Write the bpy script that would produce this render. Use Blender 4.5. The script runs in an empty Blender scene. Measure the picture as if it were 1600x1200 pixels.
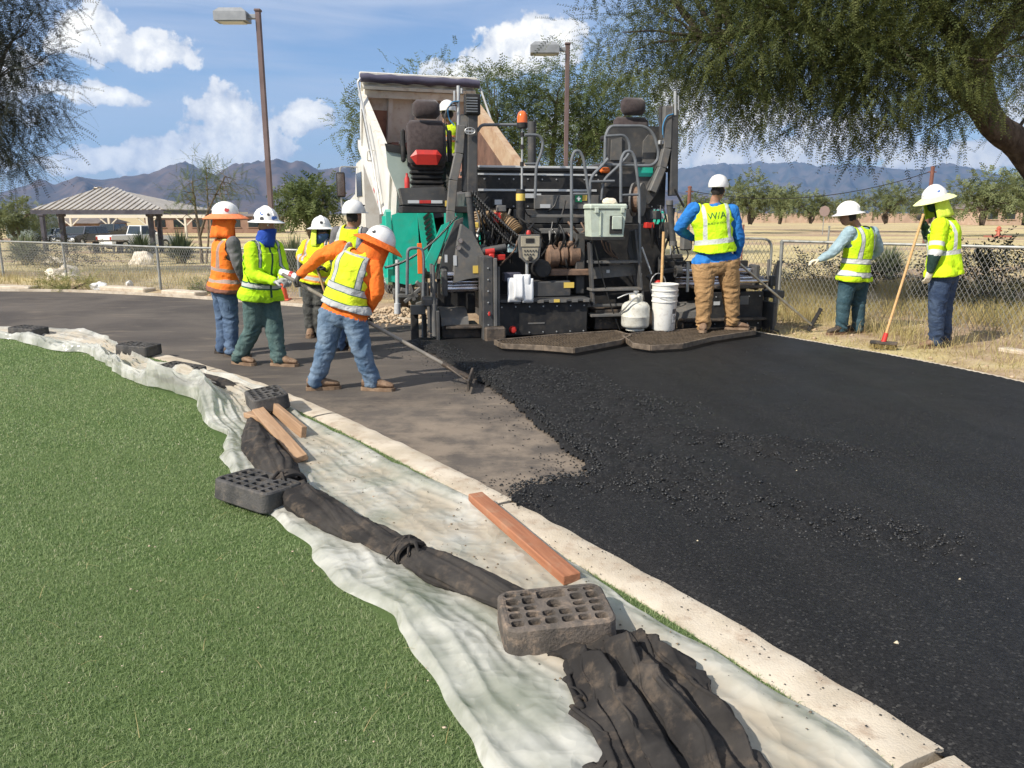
import bpy, bmesh, math, random
import numpy as np
from mathutils import Vector, Matrix, Quaternion, noise, kdtree
R = math.radians
random.seed(7)
RNG = np.random.default_rng(11)
SC = bpy.context.scene
COL = SC.collection

# ------------------------------------------------------------------ camera
CAM_H = 1.6
PITCH = math.atan(267 / 1200)
cam_d = bpy.data.cameras.new('camera')
cam = bpy.data.objects.new('camera', cam_d)
COL.objects.link(cam)
cam.location = (0, 0, CAM_H)
cam.rotation_euler = (math.pi / 2 - PITCH, 0, 0)
cam_d.sensor_width = 36
cam_d.lens = 27
cam_d.clip_start = 0.05
cam_d.clip_end = 60000
SC.camera = cam

# ------------------------------------------------------------------ light, sky, exposure
SUN_EL = R(40)
SUN_AZ = math.atan2(-0.80, -0.60)            # the sun stands behind the camera, to its left
S_H = Vector((math.sin(SUN_AZ), math.cos(SUN_AZ), 0))
SUN_DIR = (S_H * math.cos(SUN_EL) + Vector((0, 0, math.sin(SUN_EL)))).normalized()
sun_d = bpy.data.lights.new('sun', 'SUN')
sun_d.energy = 4.6
sun_d.angle = R(0.53)
sun_d.color = (1.0, 0.93, 0.82)
sun = bpy.data.objects.new('sun', sun_d)
sun.rotation_euler = SUN_DIR.to_track_quat('Z', 'Y').to_euler()
COL.objects.link(sun)
SC.view_settings.view_transform = 'Standard'
SC.view_settings.look = 'None'
SC.view_settings.exposure = 0.58
SC.view_settings.gamma = 1.0
SC.view_settings.use_curve_mapping = False
SC.cycles.use_denoising = True
SC.cycles.max_bounces = 6
SC.cycles.diffuse_bounces = 3
SC.cycles.transparent_max_bounces = 12
SC.cycles.volume_bounces = 0
SC.cycles.sample_clamp_indirect = 6


# a pixel of the photograph gives a direction; the distance comes from what it touches
def ray(x, y):
    u = -(y - 600) / 1200
    cp, sp = math.cos(PITCH), math.sin(PITCH)
    return Vector(((x - 800) / 1200, cp + u * sp, -sp + u * cp))


def G(x, y, z=0.0):                            # on the ground at height z
    d = ray(x, y)
    t = (z - CAM_H) / d.z
    return Vector((d.x * t, d.y * t, z))


def A(x, y, Y):                                # at a known distance Y
    d = ray(x, y)
    t = Y / d.y
    return Vector((d.x * t, Y, CAM_H + d.z * t))


# ------------------------------------------------------------------ node helper
class NT:
    def __init__(s, tree):
        s.t = tree
        s.n = tree.nodes
        s.l = tree.links

    def node(s, kind, ins=None, **kw):
        n = s.n.new(kind)
        for k, v in kw.items():
            setattr(n, k, v)
        for k, v in (ins or {}).items():
            s.put(n.inputs[k], v)
        return n

    def put(s, sock, v):
        if isinstance(v, bpy.types.NodeSocket):
            s.l.new(v, sock)
        elif v is not None:
            if sock.type == 'RGBA' and not hasattr(v, '__len__'):
                v = (v, v, v)
            if sock.type == 'RGBA' and len(v) == 3:
                v = (*v, 1)
            sock.default_value = v

    def m(s, op, a, b=None, c=None, clamp=False):
        n = s.n.new('ShaderNodeMath')
        n.operation = op
        n.use_clamp = clamp
        for i, v in enumerate((a, b, c)):
            s.put(n.inputs[i], v)
        return n.outputs[0]

    def vm(s, op, a, b=None, out=0, scale=None):
        n = s.n.new('ShaderNodeVectorMath')
        n.operation = op
        s.put(n.inputs[0], a)
        if b is not None:
            s.put(n.inputs[1], b)
        if scale is not None:
            s.put(n.inputs['Scale'], scale)
        return n.outputs[out]

    def mix(s, f, a, b, mode='MIX'):
        n = s.n.new('ShaderNodeMix')
        n.data_type = 'RGBA'
        n.blend_type = mode
        n.clamp_factor = True
        s.put(n.inputs[0], f)
        s.put(n.inputs[6], a)
        s.put(n.inputs[7], b)
        return n.outputs[2]

    def ss(s, v, a, b, lo=0.0, hi=1.0):
        n = s.n.new('ShaderNodeMapRange')
        n.interpolation_type = 'SMOOTHSTEP'
        for i, q in enumerate((v, a, b, lo, hi)):
            s.put(n.inputs[i], q)
        return n.outputs[0]

    def noise(s, vec, scale, detail=4, rough=0.55, dist=0.0, out=0):
        n = s.n.new('ShaderNodeTexNoise')
        s.put(n.inputs['Vector'], vec)
        s.put(n.inputs['Scale'], scale)
        s.put(n.inputs['Detail'], detail)
        s.put(n.inputs['Roughness'], rough)
        s.put(n.inputs['Distortion'], dist)
        return n.outputs[out]

    def vor(s, vec, scale, feature='F1', out=0, rnd=1.0):
        n = s.n.new('ShaderNodeTexVoronoi')
        n.feature = feature
        s.put(n.inputs['Vector'], vec)
        s.put(n.inputs['Scale'], scale)
        s.put(n.inputs['Randomness'], rnd)
        return n.outputs[out]

    def xyz(s, v):
        n = s.n.new('ShaderNodeSeparateXYZ')
        s.put(n.inputs[0], v)
        return n.outputs

    def comb(s, x, y, z):
        n = s.n.new('ShaderNodeCombineXYZ')
        for i, q in enumerate((x, y, z)):
            s.put(n.inputs[i], q)
        return n.outputs[0]


# ------------------------------------------------------------------ the sky: Nishita blue with cumulus
def build_world():
    w = bpy.data.worlds.new('World')
    SC.world = w
    w.use_nodes = True
    t = NT(w.node_tree)
    t.n.clear()
    sky = t.node('ShaderNodeTexSky', sky_type='NISHITA')
    sky.sun_disc = False
    sky.sun_elevation = SUN_EL
    sky.sun_rotation = SUN_AZ
    sky.altitude = 750
    sky.air_density = 1.0
    sky.dust_density = 1.2
    sky.ozone_density = 1.6
    d = t.node('ShaderNodeTexCoord').outputs['Generated']

    def blobs():
        L = [  # x, y, rx, ry of each heap of cumulus
            (346, 178, 46, 42), (350, 205, 62, 50), (318, 242, 105, 38), (395, 234, 66, 44), (470, 178, 52, 22), (262, 258, 55, 18),
            (140, 58, 44, 34), (210, 76, 82, 20), (110, 74, 36, 14),
            (150, 146, 72, 18), (95, 140, 44, 12), (178, 250, 62, 20), (100, 262, 70, 10),
            (838, 66, 82, 36), (742, 112, 80, 20), (790, 88, 60, 26),
            (1120, 226, 120, 34), (1062, 170, 60, 46), (1240, 238, 150, 30), (1360, 228, 90, 26),
            (1490, 244, 100, 22), (1180, 180, 70, 26), (1300, 205, 80, 22), (1570, 252, 60, 16),
            (640, 235, 70, 16), (1010, 250, 60, 18), (880, 200, 60, 30), (-60, 120, 90, 60), (-160, 230, 120, 40), (1720, 190, 120, 50)]
        out = []
        for x, y, rx, ry in L:
            v = ray(x, y).normalized()
            out.append((math.atan2(v.x, v.y), math.asin(v.z), rx / 1250, ry / 1250))
        return out
    BL = blobs()

    x, y, z = t.xyz(d)
    az = t.m('ARCTAN2', x, y)
    el = t.m('ARCSINE', z)
    wx, wy, wz = t.xyz(t.noise(d, 15.0, 2, 0.6, out=1))
    azw = t.m('MULTIPLY_ADD', t.m('SUBTRACT', wx, 0.5), 0.05, az)
    elw = t.m('MULTIPLY_ADD', t.m('SUBTRACT', wy, 0.5), 0.035, el)
    p = t.comb(azw, elw, 0.0)
    best = None
    for a0, e0, ra, re in BL:
        q = t.vm('MULTIPLY_ADD', p, (1 / ra, 1 / re, 0))
        q.node.inputs[2].default_value = (-a0 / ra, -e0 / re, 0)
        f = t.vm('DOT_PRODUCT', q, q, out=1)
        best = f if best is None else t.m('MINIMUM', best, f)
    best = t.m('SUBTRACT', 1.0, t.m('SQRT', best))
    # the same kind of heaps go on all round the sky
    flat = t.vm('MULTIPLY', d, (1, 1, 2.6))
    gen = t.m('MULTIPLY', t.m('SUBTRACT', t.noise(flat, 3.2, 2, 0.5), 0.56), 5.0)
    side = t.m('MAXIMUM', t.ss(t.m('ABSOLUTE', az), 0.66, 0.8), t.ss(el, 0.36, 0.5))
    gen = t.m('ADD', gen, t.m('MULTIPLY', t.m('SUBTRACT', side, 1.0), 4.0))
    best = t.m('MAXIMUM', best, gen)

    def puff(dv):
        return t.m('MULTIPLY', t.m('SUBTRACT', t.noise(dv, 30.0, 6, 0.62), 0.5), 2.1)
    p1, p2 = puff(d), puff(t.vm('ADD', d, (-0.008, 0.0, 0.014)))
    d1 = t.m('ADD', best, p1)
    cover = t.ss(d1, -0.10, 0.16)
    lit = t.ss(t.m('SUBTRACT', p1, p2), -0.45, 0.40)
    thick = t.ss(best, 0.0, 0.55)
    lit = t.m('ADD', t.m('MULTIPLY', lit, 0.6), t.m('MULTIPLY', thick, 0.4))
    ccol = t.mix(lit, (0.38, 0.42, 0.50), (1.05, 1.00, 0.89))
    # thin high veil in long streaks
    st = t.vm('MULTIPLY', d, (1.0, 1.0, 9.0))
    veil = t.ss(t.noise(st, 2.6, 5, 0.58, 0.6), 0.28, 0.64)
    up = t.ss(t.xyz(d)[2], -0.02, 0.42)
    veil = t.m('MULTIPLY', veil, t.m('ADD', 0.42, t.m('MULTIPLY', up, 0.52)))
    base = t.vm('SCALE', sky.outputs[0], scale=0.088)
    base = t.vm('MULTIPLY', base, (0.92, 1.0, 1.12))
    base = t.mix(veil, base, (0.41, 0.465, 0.575))
    fin = t.mix(cover, base, ccol)
    bg = t.node('ShaderNodeBackground', {'Color': fin, 'Strength': 1.0})
    t.node('ShaderNodeOutputWorld', {'Surface': bg.outputs[0]})
    w.cycles.sampling_method = 'MANUAL'
    w.cycles.sample_map_resolution = 256


build_world()

# ------------------------------------------------------------------ materials
MATS = {}


def mat(name, col=(0.5, 0.5, 0.5), rough=0.6, metal=0.0, col2=None, scale=6.0, amt=0.5, bump=0.0, bscale=40.0,
        spec=0.5, detail=5, coords='Object', alpha=None, emit=None, sheen=0.0, stretch=(1, 1, 1), coat=0.0, dirt=None, dirt_amt=0.5, thr=(0.35, 0.65)):
    if name in MATS:
        return MATS[name]
    m = bpy.data.materials.new(name)
    m.use_nodes = True
    t = NT(m.node_tree)
    b = m.node_tree.nodes['Principled BSDF']
    co = t.node('ShaderNodeTexCoord').outputs[coords]
    if stretch != (1, 1, 1):
        co = t.vm('MULTIPLY', co, stretch)
    c = col
    if col2 is not None:
        f = t.ss(t.noise(co, scale, detail, 0.6), thr[0], thr[1], 0, amt * 2 if amt < 0.5 else 1.0)
        c = t.mix(f, col, col2)
    if dirt is not None:
        f = t.ss(t.noise(co, scale * 3.1, 6, 0.65), 0.48, 0.72, 0, dirt_amt)
        c = t.mix(f, c, dirt)
    t.put(b.inputs['Base Color'], c)
    b.inputs['Roughness'].default_value = rough
    b.inputs['Metallic'].default_value = metal
    b.inputs['Specular IOR Level'].default_value = spec
    if coat:
        b.inputs['Coat Weight'].default_value = coat
    if sheen:
        b.inputs['Sheen Weight'].default_value = sheen
    if alpha is not None:
        b.inputs['Alpha'].default_value = alpha
    if emit:
        b.inputs['Emission Color'].default_value = (*emit[0], 1)
        b.inputs['Emission Strength'].default_value = emit[1]
    if bump:
        h = t.noise(co, bscale, 5, 0.6)
        bn = t.node('ShaderNodeBump', {'Height': h, 'Strength': bump, 'Distance': 0.02})
        t.put(b.inputs['Normal'], bn.outputs[0])
    MATS[name] = m
    return m


def raw_mat(name):
    m = bpy.data.materials.new(name)
    m.use_nodes = True
    MATS[name] = m
    t = NT(m.node_tree)
    return m, t, m.node_tree.nodes['Principled BSDF']


# ------------------------------------------------------------------ mesh builder
def ortho(d):
    d = Vector(d).normalized()
    a = Vector((0, 0, 1)) if abs(d.z) < 0.9 else Vector((1, 0, 0))
    s = d.cross(a).normalized()
    return s, s.cross(d).normalized()


class MB:
    def __init__(s):
        s.v = []
        s.f = []
        s.mi = []
        s.cur = 0
        s.M = None

    def add(s, vs, fs):
        o = len(s.v)
        s.v += [tuple(s.M @ Vector(q)) if s.M else tuple(q) for q in vs]
        s.f += [[i + o for i in q] for q in fs]
        s.mi += [s.cur] * len(fs)

    def box(s, c, size, b=0.0, rot=None):
        hx, hy, hz = size[0] / 2, size[1] / 2, size[2] / 2
        b = min(b, hx * 0.9, hy * 0.9, hz * 0.9)
        if b <= 0:
            vs = [(x, y, z) for x in (-hx, hx) for y in (-hy, hy) for z in (-hz, hz)]
            fs = [(0, 1, 3, 2), (4, 6, 7, 5), (0, 4, 5, 1), (2, 3, 7, 6), (0, 2, 6, 4), (1, 5, 7, 3)]
        else:
            vs, ix = [], {}
            for sx in (-1, 1):
                for sy in (-1, 1):
                    for sz in (-1, 1):
                        for a in range(3):
                            q = [sx * (hx - b), sy * (hy - b), sz * (hz - b)]
                            q[a] = (sx * hx, sy * hy, sz * hz)[a]
                            ix[(sx, sy, sz, a)] = len(vs)
                            vs.append(tuple(q))
            fs = []
            for a in range(3):
                o1, o2 = (a + 1) % 3, (a + 2) % 3
                for sg in (-1, 1):
                    q = []
                    for p1, p2 in ((-1, -1), (1, -1), (1, 1), (-1, 1)):
                        k = [0, 0, 0]
                        k[a] = sg; k[o1] = p1; k[o2] = p2
                        q.append(ix[(*k, a)])
                    fs.append(q if sg > 0 else q[::-1])
                for p1 in (-1, 1):
                    for p2 in (-1, 1):
                        k0 = [0, 0, 0]; k1 = [0, 0, 0]
                        k0[a] = -1; k1[a] = 1
                        for k in (k0, k1):
                            k[o1] = p1; k[o2] = p2
                        q = [ix[(*k0, o1)], ix[(*k1, o1)], ix[(*k1, o2)], ix[(*k0, o2)]]
                        fs.append(q if p1 * p2 > 0 else q[::-1])
            for sx in (-1, 1):
                for sy in (-1, 1):
                    for sz in (-1, 1):
                        q = [ix[(sx, sy, sz, a)] for a in range(3)]
                        fs.append(q if sx * sy * sz > 0 else q[::-1])
        if rot is not None:
            rm = rot if isinstance(rot, Matrix) else Matrix.Rotation(rot, 3, 'Z')
            vs = [tuple(rm @ Vector(q)) for q in vs]
        s.add([(q[0] + c[0], q[1] + c[1], q[2] + c[2]) for q in vs], fs)

    def bar(s, p0, p1, w, h, b=0.0, up=(0, 0, 1)):
        """a box from p0 to p1, w wide (sideways), h high"""
        p0, p1 = Vector(p0), Vector(p1)
        d = p1 - p0
        L = d.length
        d.normalize()
        u = Vector(up)
        if abs(d.dot(u)) > 0.97:
            u = Vector((0, 1, 0))
        sd = d.cross(u).normalized()
        u = sd.cross(d)
        rm = Matrix((sd, d, u)).transposed()
        s.box((p0 + p1) / 2, (w, L, h), b, rm)

    def tube(s, pts, r, n=8, cap=True, closed=False):
        pts = [Vector(q) for q in pts]
        k = len(pts)
        rr = r if hasattr(r, '__len__') else [r] * k
        vs, fs = [], []
        sd = None
        for i, q in enumerate(pts):
            if closed:
                d = pts[(i + 1) % k] - pts[i - 1]
            else:
                d = pts[min(i + 1, k - 1)] - pts[max(i - 1, 0)]
            if d.length < 1e-9:
                d = Vector((0, 0, 1))
            d.normalize()
            if sd is None:
                sd, up = ortho(d)
            else:
                sd = (sd - d * sd.dot(d))
                if sd.length < 1e-6:
                    sd, up = ortho(d)
                sd.normalize()
            up = sd.cross(d)
            for j in range(n):
                a = 2 * math.pi * j / n
                vs.append(q + (sd * math.cos(a) + up * math.sin(a)) * rr[i])
        m = k if closed else k - 1
        for i in range(m):
            i2 = (i + 1) % k
            for j in range(n):
                j2 = (j + 1) % n
                fs.append((i * n + j, i * n + j2, i2 * n + j2, i2 * n + j))
        if cap and not closed:
            fs.append(tuple(range(n - 1, -1, -1)))
            fs.append(tuple((k - 1) * n + j for j in range(n)))
        s.add(vs, fs)

    def cyl(s, p0, p1, r0, r1=None, n=12):
        s.tube([p0, p1], [r0, r0 if r1 is None else r1], n)

    def rbend(s, pts, r, n=8, rad=0.08, seg=4):
        """a pipe with rounded corners"""
        pts = [Vector(q) for q in pts]
        out = [pts[0]]
        for i in range(1, len(pts) - 1):
            a, b, c = pts[i - 1], pts[i], pts[i + 1]
            d0 = (a - b); d1 = (c - b)
            q = min(rad, d0.length * 0.48, d1.length * 0.48)
            e0 = b + d0.normalized() * q
            e1 = b + d1.normalized() * q
            for k in range(seg + 1):
                t = k / seg
                out.append(e0 * (1 - t) ** 2 + b * 2 * t * (1 - t) + e1 * t * t)
        out.append(pts[-1])
        s.tube(out, r, n)

    def lathe(s, prof, n=16, c=(0, 0, 0), axis='Z', sx=1.0, sy=1.0, M=None):
        vs, fs = [], []
        k = len(prof)
        for r, z in prof:
            for j in range(n):
                a = 2 * math.pi * j / n
                q = Vector((r * math.cos(a) * sx, r * math.sin(a) * sy, z))
                if axis == 'Y':
                    q = Vector((q.x, q.z, -q.y))
                elif axis == 'X':
                    q = Vector((q.z, q.y, -q.x))
                if M is not None:
                    q = M @ q
                vs.append((q.x + c[0], q.y + c[1], q.z + c[2]))
        for i in range(k - 1):
            for j in range(n):
                j2 = (j + 1) % n
                fs.append((i * n + j, i * n + j2, (i + 1) * n + j2, (i + 1) * n + j))
        if prof[0][0] > 1e-5:
            fs.append(tuple(range(n - 1, -1, -1)))
        if prof[-1][0] > 1e-5:
            fs.append(tuple((k - 1) * n + j for j in range(n)))
        s.add(vs, fs)

    def prism(s, poly, z0, z1, plane='XY', off=0):
        """extrude a 2-D outline; plane XZ / YZ / XY"""
        def P(a, b, h):
            return {'XY': (a, b, h), 'XZ': (a, h, b), 'YZ': (h, a, b)}[plane]
        n = len(poly)
        vs = [P(a, b, z0) for a, b in poly] + [P(a, b, z1) for a, b in poly]
        fs = [tuple(range(n - 1, -1, -1)), tuple(range(n, 2 * n))]
        for i in range(n):
            j = (i + 1) % n
            fs.append((i, j, n + j, n + i))
        s.add(vs, fs)

    def ball(s, c, r, n=12, m=8, M=None):
        rx, ry, rz = r if hasattr(r, '__len__') else (r, r, r)
        prof = [(math.sin(math.pi * i / m), -math.cos(math.pi * i / m)) for i in range(m + 1)]
        mm = Matrix.Diagonal((rx, ry, rz))
        if M is not None:
            mm = M @ mm
        s.lathe(prof, n, c, M=mm)

    def build(s, name, mats, parent=None, smooth=False, loc=None, angle=None):
        me = bpy.data.meshes.new(name)
        me.from_pydata([tuple(q) for q in s.v], [], s.f)
        me.polygons.foreach_set('material_index', s.mi)
        bm = bmesh.new()
        bm.from_mesh(me)
        bmesh.ops.remove_doubles(bm, verts=bm.verts, dist=1e-6)
        bmesh.ops.recalc_face_normals(bm, faces=bm.faces)
        bm.to_mesh(me)
        bm.free()
        if not isinstance(mats, (list, tuple)):
            mats = [mats]
        for q in mats:
            me.materials.append(q)
        if smooth:
            me.shade_smooth()
            if angle is not False:
                me.set_sharp_from_angle(angle=R(angle or 40))
        o = bpy.data.objects.new(name, me)
        COL.objects.link(o)
        if parent is not None:
            o.parent = parent
        if loc is not None:
            o.location = loc
        return o


def np_mesh(name, verts, faces, mats, parent=None, smooth=False, mi=None):
    """big meshes straight from numpy; faces (n,3) or (n,4)"""
    me = bpy.data.meshes.new(name)
    nv, (nf, k) = len(verts), faces.shape
    me.vertices.add(nv)
    me.vertices.foreach_set('co', np.ascontiguousarray(verts, dtype=np.float32).ravel())
    me.loops.add(nf * k)
    me.loops.foreach_set('vertex_index', np.ascontiguousarray(faces, dtype=np.int32).ravel())
    me.polygons.add(nf)
    me.polygons.foreach_set('loop_start', np.arange(0, nf * k, k, dtype=np.int32))
    me.update(calc_edges=True)
    if not isinstance(mats, (list, tuple)):
        mats = [mats]
    for q in mats:
        me.materials.append(q)
    if mi is not None:
        me.polygons.foreach_set('material_index', np.ascontiguousarray(mi, dtype=np.int32))
    if smooth:
        me.shade_smooth()
    o = bpy.data.objects.new(name, me)
    COL.objects.link(o)
    if parent is not None:
        o.parent = parent
    return o


def tag(o, label=None, cat=None, group=None, kind=None):
    if label:
        o['label'] = label
    if cat:
        o['category'] = cat
    if group:
        o['group'] = group
    if kind:
        o['kind'] = kind
    return o


def thing(name, loc, label, cat, rz=0.0, group=None):
    o = bpy.data.objects.new(name, None)
    o.empty_display_size = 0.2
    COL.objects.link(o)
    o.location = loc
    o.rotation_euler = (0, 0, rz)
    return tag(o, label, cat, group)


def copy_tree(o, parent=None):
    c = o.copy()
    COL.objects.link(c)
    c.parent = parent
    for ch in list(o.children):
        copy_tree(ch, c)
    return c


def catmull(pts, n=10):
    P = [Vector(q) for q in pts]
    P = [P[0] * 2 - P[1]] + P + [P[-1] * 2 - P[-2]]
    out = []
    for i in range(1, len(P) - 2):
        for k in range(n):
            t = k / n
            a, b, c, d = P[i - 1], P[i], P[i + 1], P[i + 2]
            out.append(0.5 * ((2 * b) + (c - a) * t + (2 * a - 5 * b + 4 * c - d) * t * t + (3 * b - a - 3 * c + d) * t ** 3))
    out.append(P[-2])
    return out


def resample(pts, n):
    P = np.array([tuple(q) for q in pts])
    L = np.concatenate([[0], np.cumsum(np.linalg.norm(np.diff(P, axis=0), axis=1))])
    s = np.linspace(0, L[-1], n)
    return np.stack([np.interp(s, L, P[:, k]) for k in range(P.shape[1])], 1)


def in_poly(x, y, poly):
    x = np.asarray(x); y = np.asarray(y)
    c = np.zeros(x.shape, bool)
    n = len(poly)
    for i in range(n):
        x0, y0 = poly[i][0], poly[i][1]
        x1, y1 = poly[(i + 1) % n][0], poly[(i + 1) % n][1]
        if y0 == y1:
            continue
        h = ((y0 > y) != (y1 > y)) & (x < (x1 - x0) * (y - y0) / (y1 - y0) + x0)
        c ^= h
    return c


def dist_line(x, y, line):
    """distance of many points from an open polyline"""
    best = np.full(np.shape(x), 1e9)
    for i in range(len(line) - 1):
        ax, ay = line[i][0], line[i][1]
        bx, by = line[i + 1][0], line[i + 1][1]
        dx, dy = bx - ax, by - ay
        t = np.clip(((x - ax) * dx + (y - ay) * dy) / (dx * dx + dy * dy + 1e-12), 0, 1)
        best = np.minimum(best, np.hypot(x - ax - t * dx, y - ay - t * dy))
    return best


def vnoise(x, y, seed=0):
    """smooth value noise, numpy"""
    r = np.random.default_rng(seed).random((256, 256))
    xi = np.floor(x).astype(int); yi = np.floor(y).astype(int)
    fx = x - xi; fy = y - yi
    fx = fx * fx * (3 - 2 * fx); fy = fy * fy * (3 - 2 * fy)
    g = lambda a, b: r[a % 256, b % 256]
    return (g(xi, yi) * (1 - fx) + g(xi + 1, yi) * fx) * (1 - fy) + (g(xi, yi + 1) * (1 - fx) + g(xi + 1, yi + 1) * fx) * fy


def fbm(x, y, oct=4, seed=0, gain=0.5):
    s = 0; a = 1; tot = 0
    for i in range(oct):
        s = s + a * vnoise(x * 2 ** i + 17 * i, y * 2 ** i + 31 * i, seed + i)
        tot += a
        a *= gain
    return s / tot

# ================================================================== THE SETTING
K_ROAD = catmull([(-22, 11.7), (-13, 11.35), (-9.2, 11.0), (-7.05, 10.48), (-5.72, 9.85), (-4.04, 8.68), (-3.14, 7.87), (-2.17, 6.87), (-1.17, 5.66),
                  (-0.32, 4.53), (0.32, 3.58), (0.79, 2.88), (1.1, 2.36), (1.3, 2.0), (1.75, 1.0), (2.3, -1.0), (2.6, -5)], 8)
K_ROAD = [Vector((q[0], q[1], 0)) for q in [(*p[:2],) for p in K_ROAD]]
KW = 0.205
SH_L = [(-120, 522), (0, 529), (30, 532), (92, 549), (140, 552), (186, 588), (250, 611), (312, 632), (322, 662), (352, 700), (352, 718), (376, 746), (425, 804), (445, 830), (475, 852), (515, 900), (600, 966), (640, 1004), (690, 1090), (740, 1150), (785, 1215), (880, 1330)]
SH_R = [(-120, 508), (0, 513), (40, 516), (110, 520), (150, 527), (200, 552), (240, 574), (300, 591), (352, 600), (395, 610), (432, 618), (478, 655), (545, 686), (620, 727), (705, 770), (786, 808), (866, 862), (916, 897), (1016, 962), (1126, 1028), (1226, 1094), (1326, 1154), (1411, 1212), (1506, 1290)]


def offset_line(line, d):
    out = []
    for i, q in enumerate(line):
        a = line[max(i - 1, 0)]; b = line[min(i + 1, len(line) - 1)]
        t = (b - a).normalized()
        out.append(q + Vector((t.y, -t.x, 0)) * d)
    return out


K_TURF = offset_line(K_ROAD, KW)                 # the far side of the kerb, where the turf begins
FAR_EDGE = catmull([(-26, 16.6), (-14, 16.4), (-10.75, 16.16), (-9.33, 16.03), (-7.74, 15.51), (-6.16, 14.79), (-3.57, 13.35), (-2.51, 12.48), (-1.77, 11.71), (-1.0, 11.2)], 6)
RIGHT_EDGE = catmull([(3.2, 10.35), (3.38, 10.03), (3.87, 9.15), (4.28, 8.41), (4.59, 7.7), (4.82, 7.05), (5.25, 5.5), (5.8, 3), (6.1, 0), (6.2, -5)], 6)
ROAD_POLY = [tuple(q[:2]) for q in K_ROAD] + [tuple(q[:2]) for q in RIGHT_EDGE[::-1]] + [tuple(q[:2]) for q in FAR_EDGE[::-1]]


def ground_material():
    m, t, b = raw_mat('desert_ground')
    co = t.node('ShaderNodeTexCoord').outputs['Object']
    x, y, z = t.xyz(co)
    n1 = t.noise(co, 0.35, 6, 0.62)
    n2 = t.noise(co, 3.0, 6, 0.65)
    n3 = t.noise(co, 30.0, 5, 0.7)
    band = t.noise(t.vm('MULTIPLY', co, (0.05, 0.22, 1)), 1.0, 5, 0.6, 0.4)
    dirt = t.mix(t.ss(n2, 0.3, 0.7), (0.30, 0.205, 0.135), (0.44, 0.335, 0.235))
    straw = t.mix(t.ss(n2, 0.3, 0.7), (0.42, 0.335, 0.165), (0.58, 0.49, 0.27))
    far = t.ss(y, 15.0, 21.0)
    f = t.mix(far, t.ss(n1, 0.46, 0.66), t.ss(band, 0.40, 0.52))
    c = t.mix(f, dirt, straw)
    red = t.mix(t.ss(band, 0.33, 0.42), (0.27, 0.165, 0.11), c)
    c = t.mix(far, c, red)
    c = t.mix(t.ss(y, 400, 1500), c, (0.16, 0.15, 0.10))
    c = t.mix(t.ss(n3, 0.55, 0.72, 0, 0.5), c, (0.17, 0.125, 0.09))
    t.put(b.inputs['Base Color'], c)
    b.inputs['Roughness'].default_value = 0.95
    b.inputs['Specular IOR Level'].default_value = 0.15
    h = t.m('ADD', t.m('MULTIPLY', n3, 0.5), n2)
    bn = t.node('ShaderNodeBump', {'Height': h, 'Strength': 0.7, 'Distance': 0.05})
    t.put(b.inputs['Normal'], bn.outputs[0])
    return m


def land_drop(X, Y):
    """the land falls gently towards the car park"""
    k = np.clip((-X / np.maximum(Y, 1) - 0.08) / 0.14, 0, 1)
    k = k * k * (3 - 2 * k)
    return -0.028 * np.clip(Y - 21, 0, 48) * k


def build_ground():
    n = 150
    tt = np.linspace(-1, 1, 2 * n + 1)
    ax = 2.2 * np.sinh(tt * 9.6)
    X, Y = np.meshgrid(ax, ax + 10.0, indexing='ij')
    d = dist_line(X, Y, [tuple(q[:2]) for q in FAR_EDGE])
    d2 = dist_line(X, Y, [tuple(q[:2]) for q in RIGHT_EDGE])
    d = np.minimum(d, d2)
    inside = in_poly(X, Y, ROAD_POLY) | (dist_line(X, Y, [tuple(q[:2]) for q in K_TURF]) < 0.4)
    turf_side = in_poly(X, Y, [tuple(q[:2]) for q in K_TURF] + [(-30, -6), (-40, 11.7)])
    k = np.clip((d - 0.05) / 0.8, 0, 1)
    k[inside | turf_side] = 0
    near = np.exp(-((X / 60) ** 2 + ((Y - 10) / 60) ** 2))
    Z = -0.02 + k * (0.02 + 0.09 * (fbm(X * 0.9, Y * 0.9, 4, 3) - 0.35)) * near + k * (1 - near) * 0.25 * (fbm(X * .02, Y * .02, 3, 8) - 0.4)
    Z = np.where(k > 0, Z, -0.03)
    Z = Z + land_drop(X, Y)
    w = 2 * n + 1
    V = np.stack([X.ravel(), Y.ravel(), Z.ravel()], 1)
    i, j = np.meshgrid(np.arange(w - 1), np.arange(w - 1), indexing='ij')
    a = (i * w + j).ravel()
    F = np.stack([a, a + w, a + w + 1, a + 1], 1)
    tag(np_mesh('ground', V, F, ground_material(), smooth=True), kind='structure')


build_ground()


def grid_in_poly(poly, cell, bounds=None):
    P = np.array([q[:2] for q in poly])
    x0, y0 = P.min(0); x1, y1 = P.max(0)
    if bounds:
        x0, x1, y0, y1 = max(x0, bounds[0]), min(x1, bounds[1]), max(y0, bounds[2]), min(y1, bounds[3])
    xs = np.arange(x0, x1 + cell, cell); ys = np.arange(y0, y1 + cell, cell)
    X, Y = np.meshgrid(xs, ys, indexing='ij')
    return X, Y


def grid_faces(keep):
    w, h = keep.shape
    ids = np.arange(w * h).reshape(w, h)
    ok = keep[:-1, :-1] & keep[1:, :-1] & keep[1:, 1:] & keep[:-1, 1:]
    return np.stack([ids[:-1, :-1][ok], ids[1:, :-1][ok], ids[1:, 1:][ok], ids[:-1, 1:][ok]], 1)


def compact(V, F):
    used = np.unique(F)
    mp = np.zeros(len(V), int)
    mp[used] = np.arange(len(used))
    return V[used], mp[F]


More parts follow.
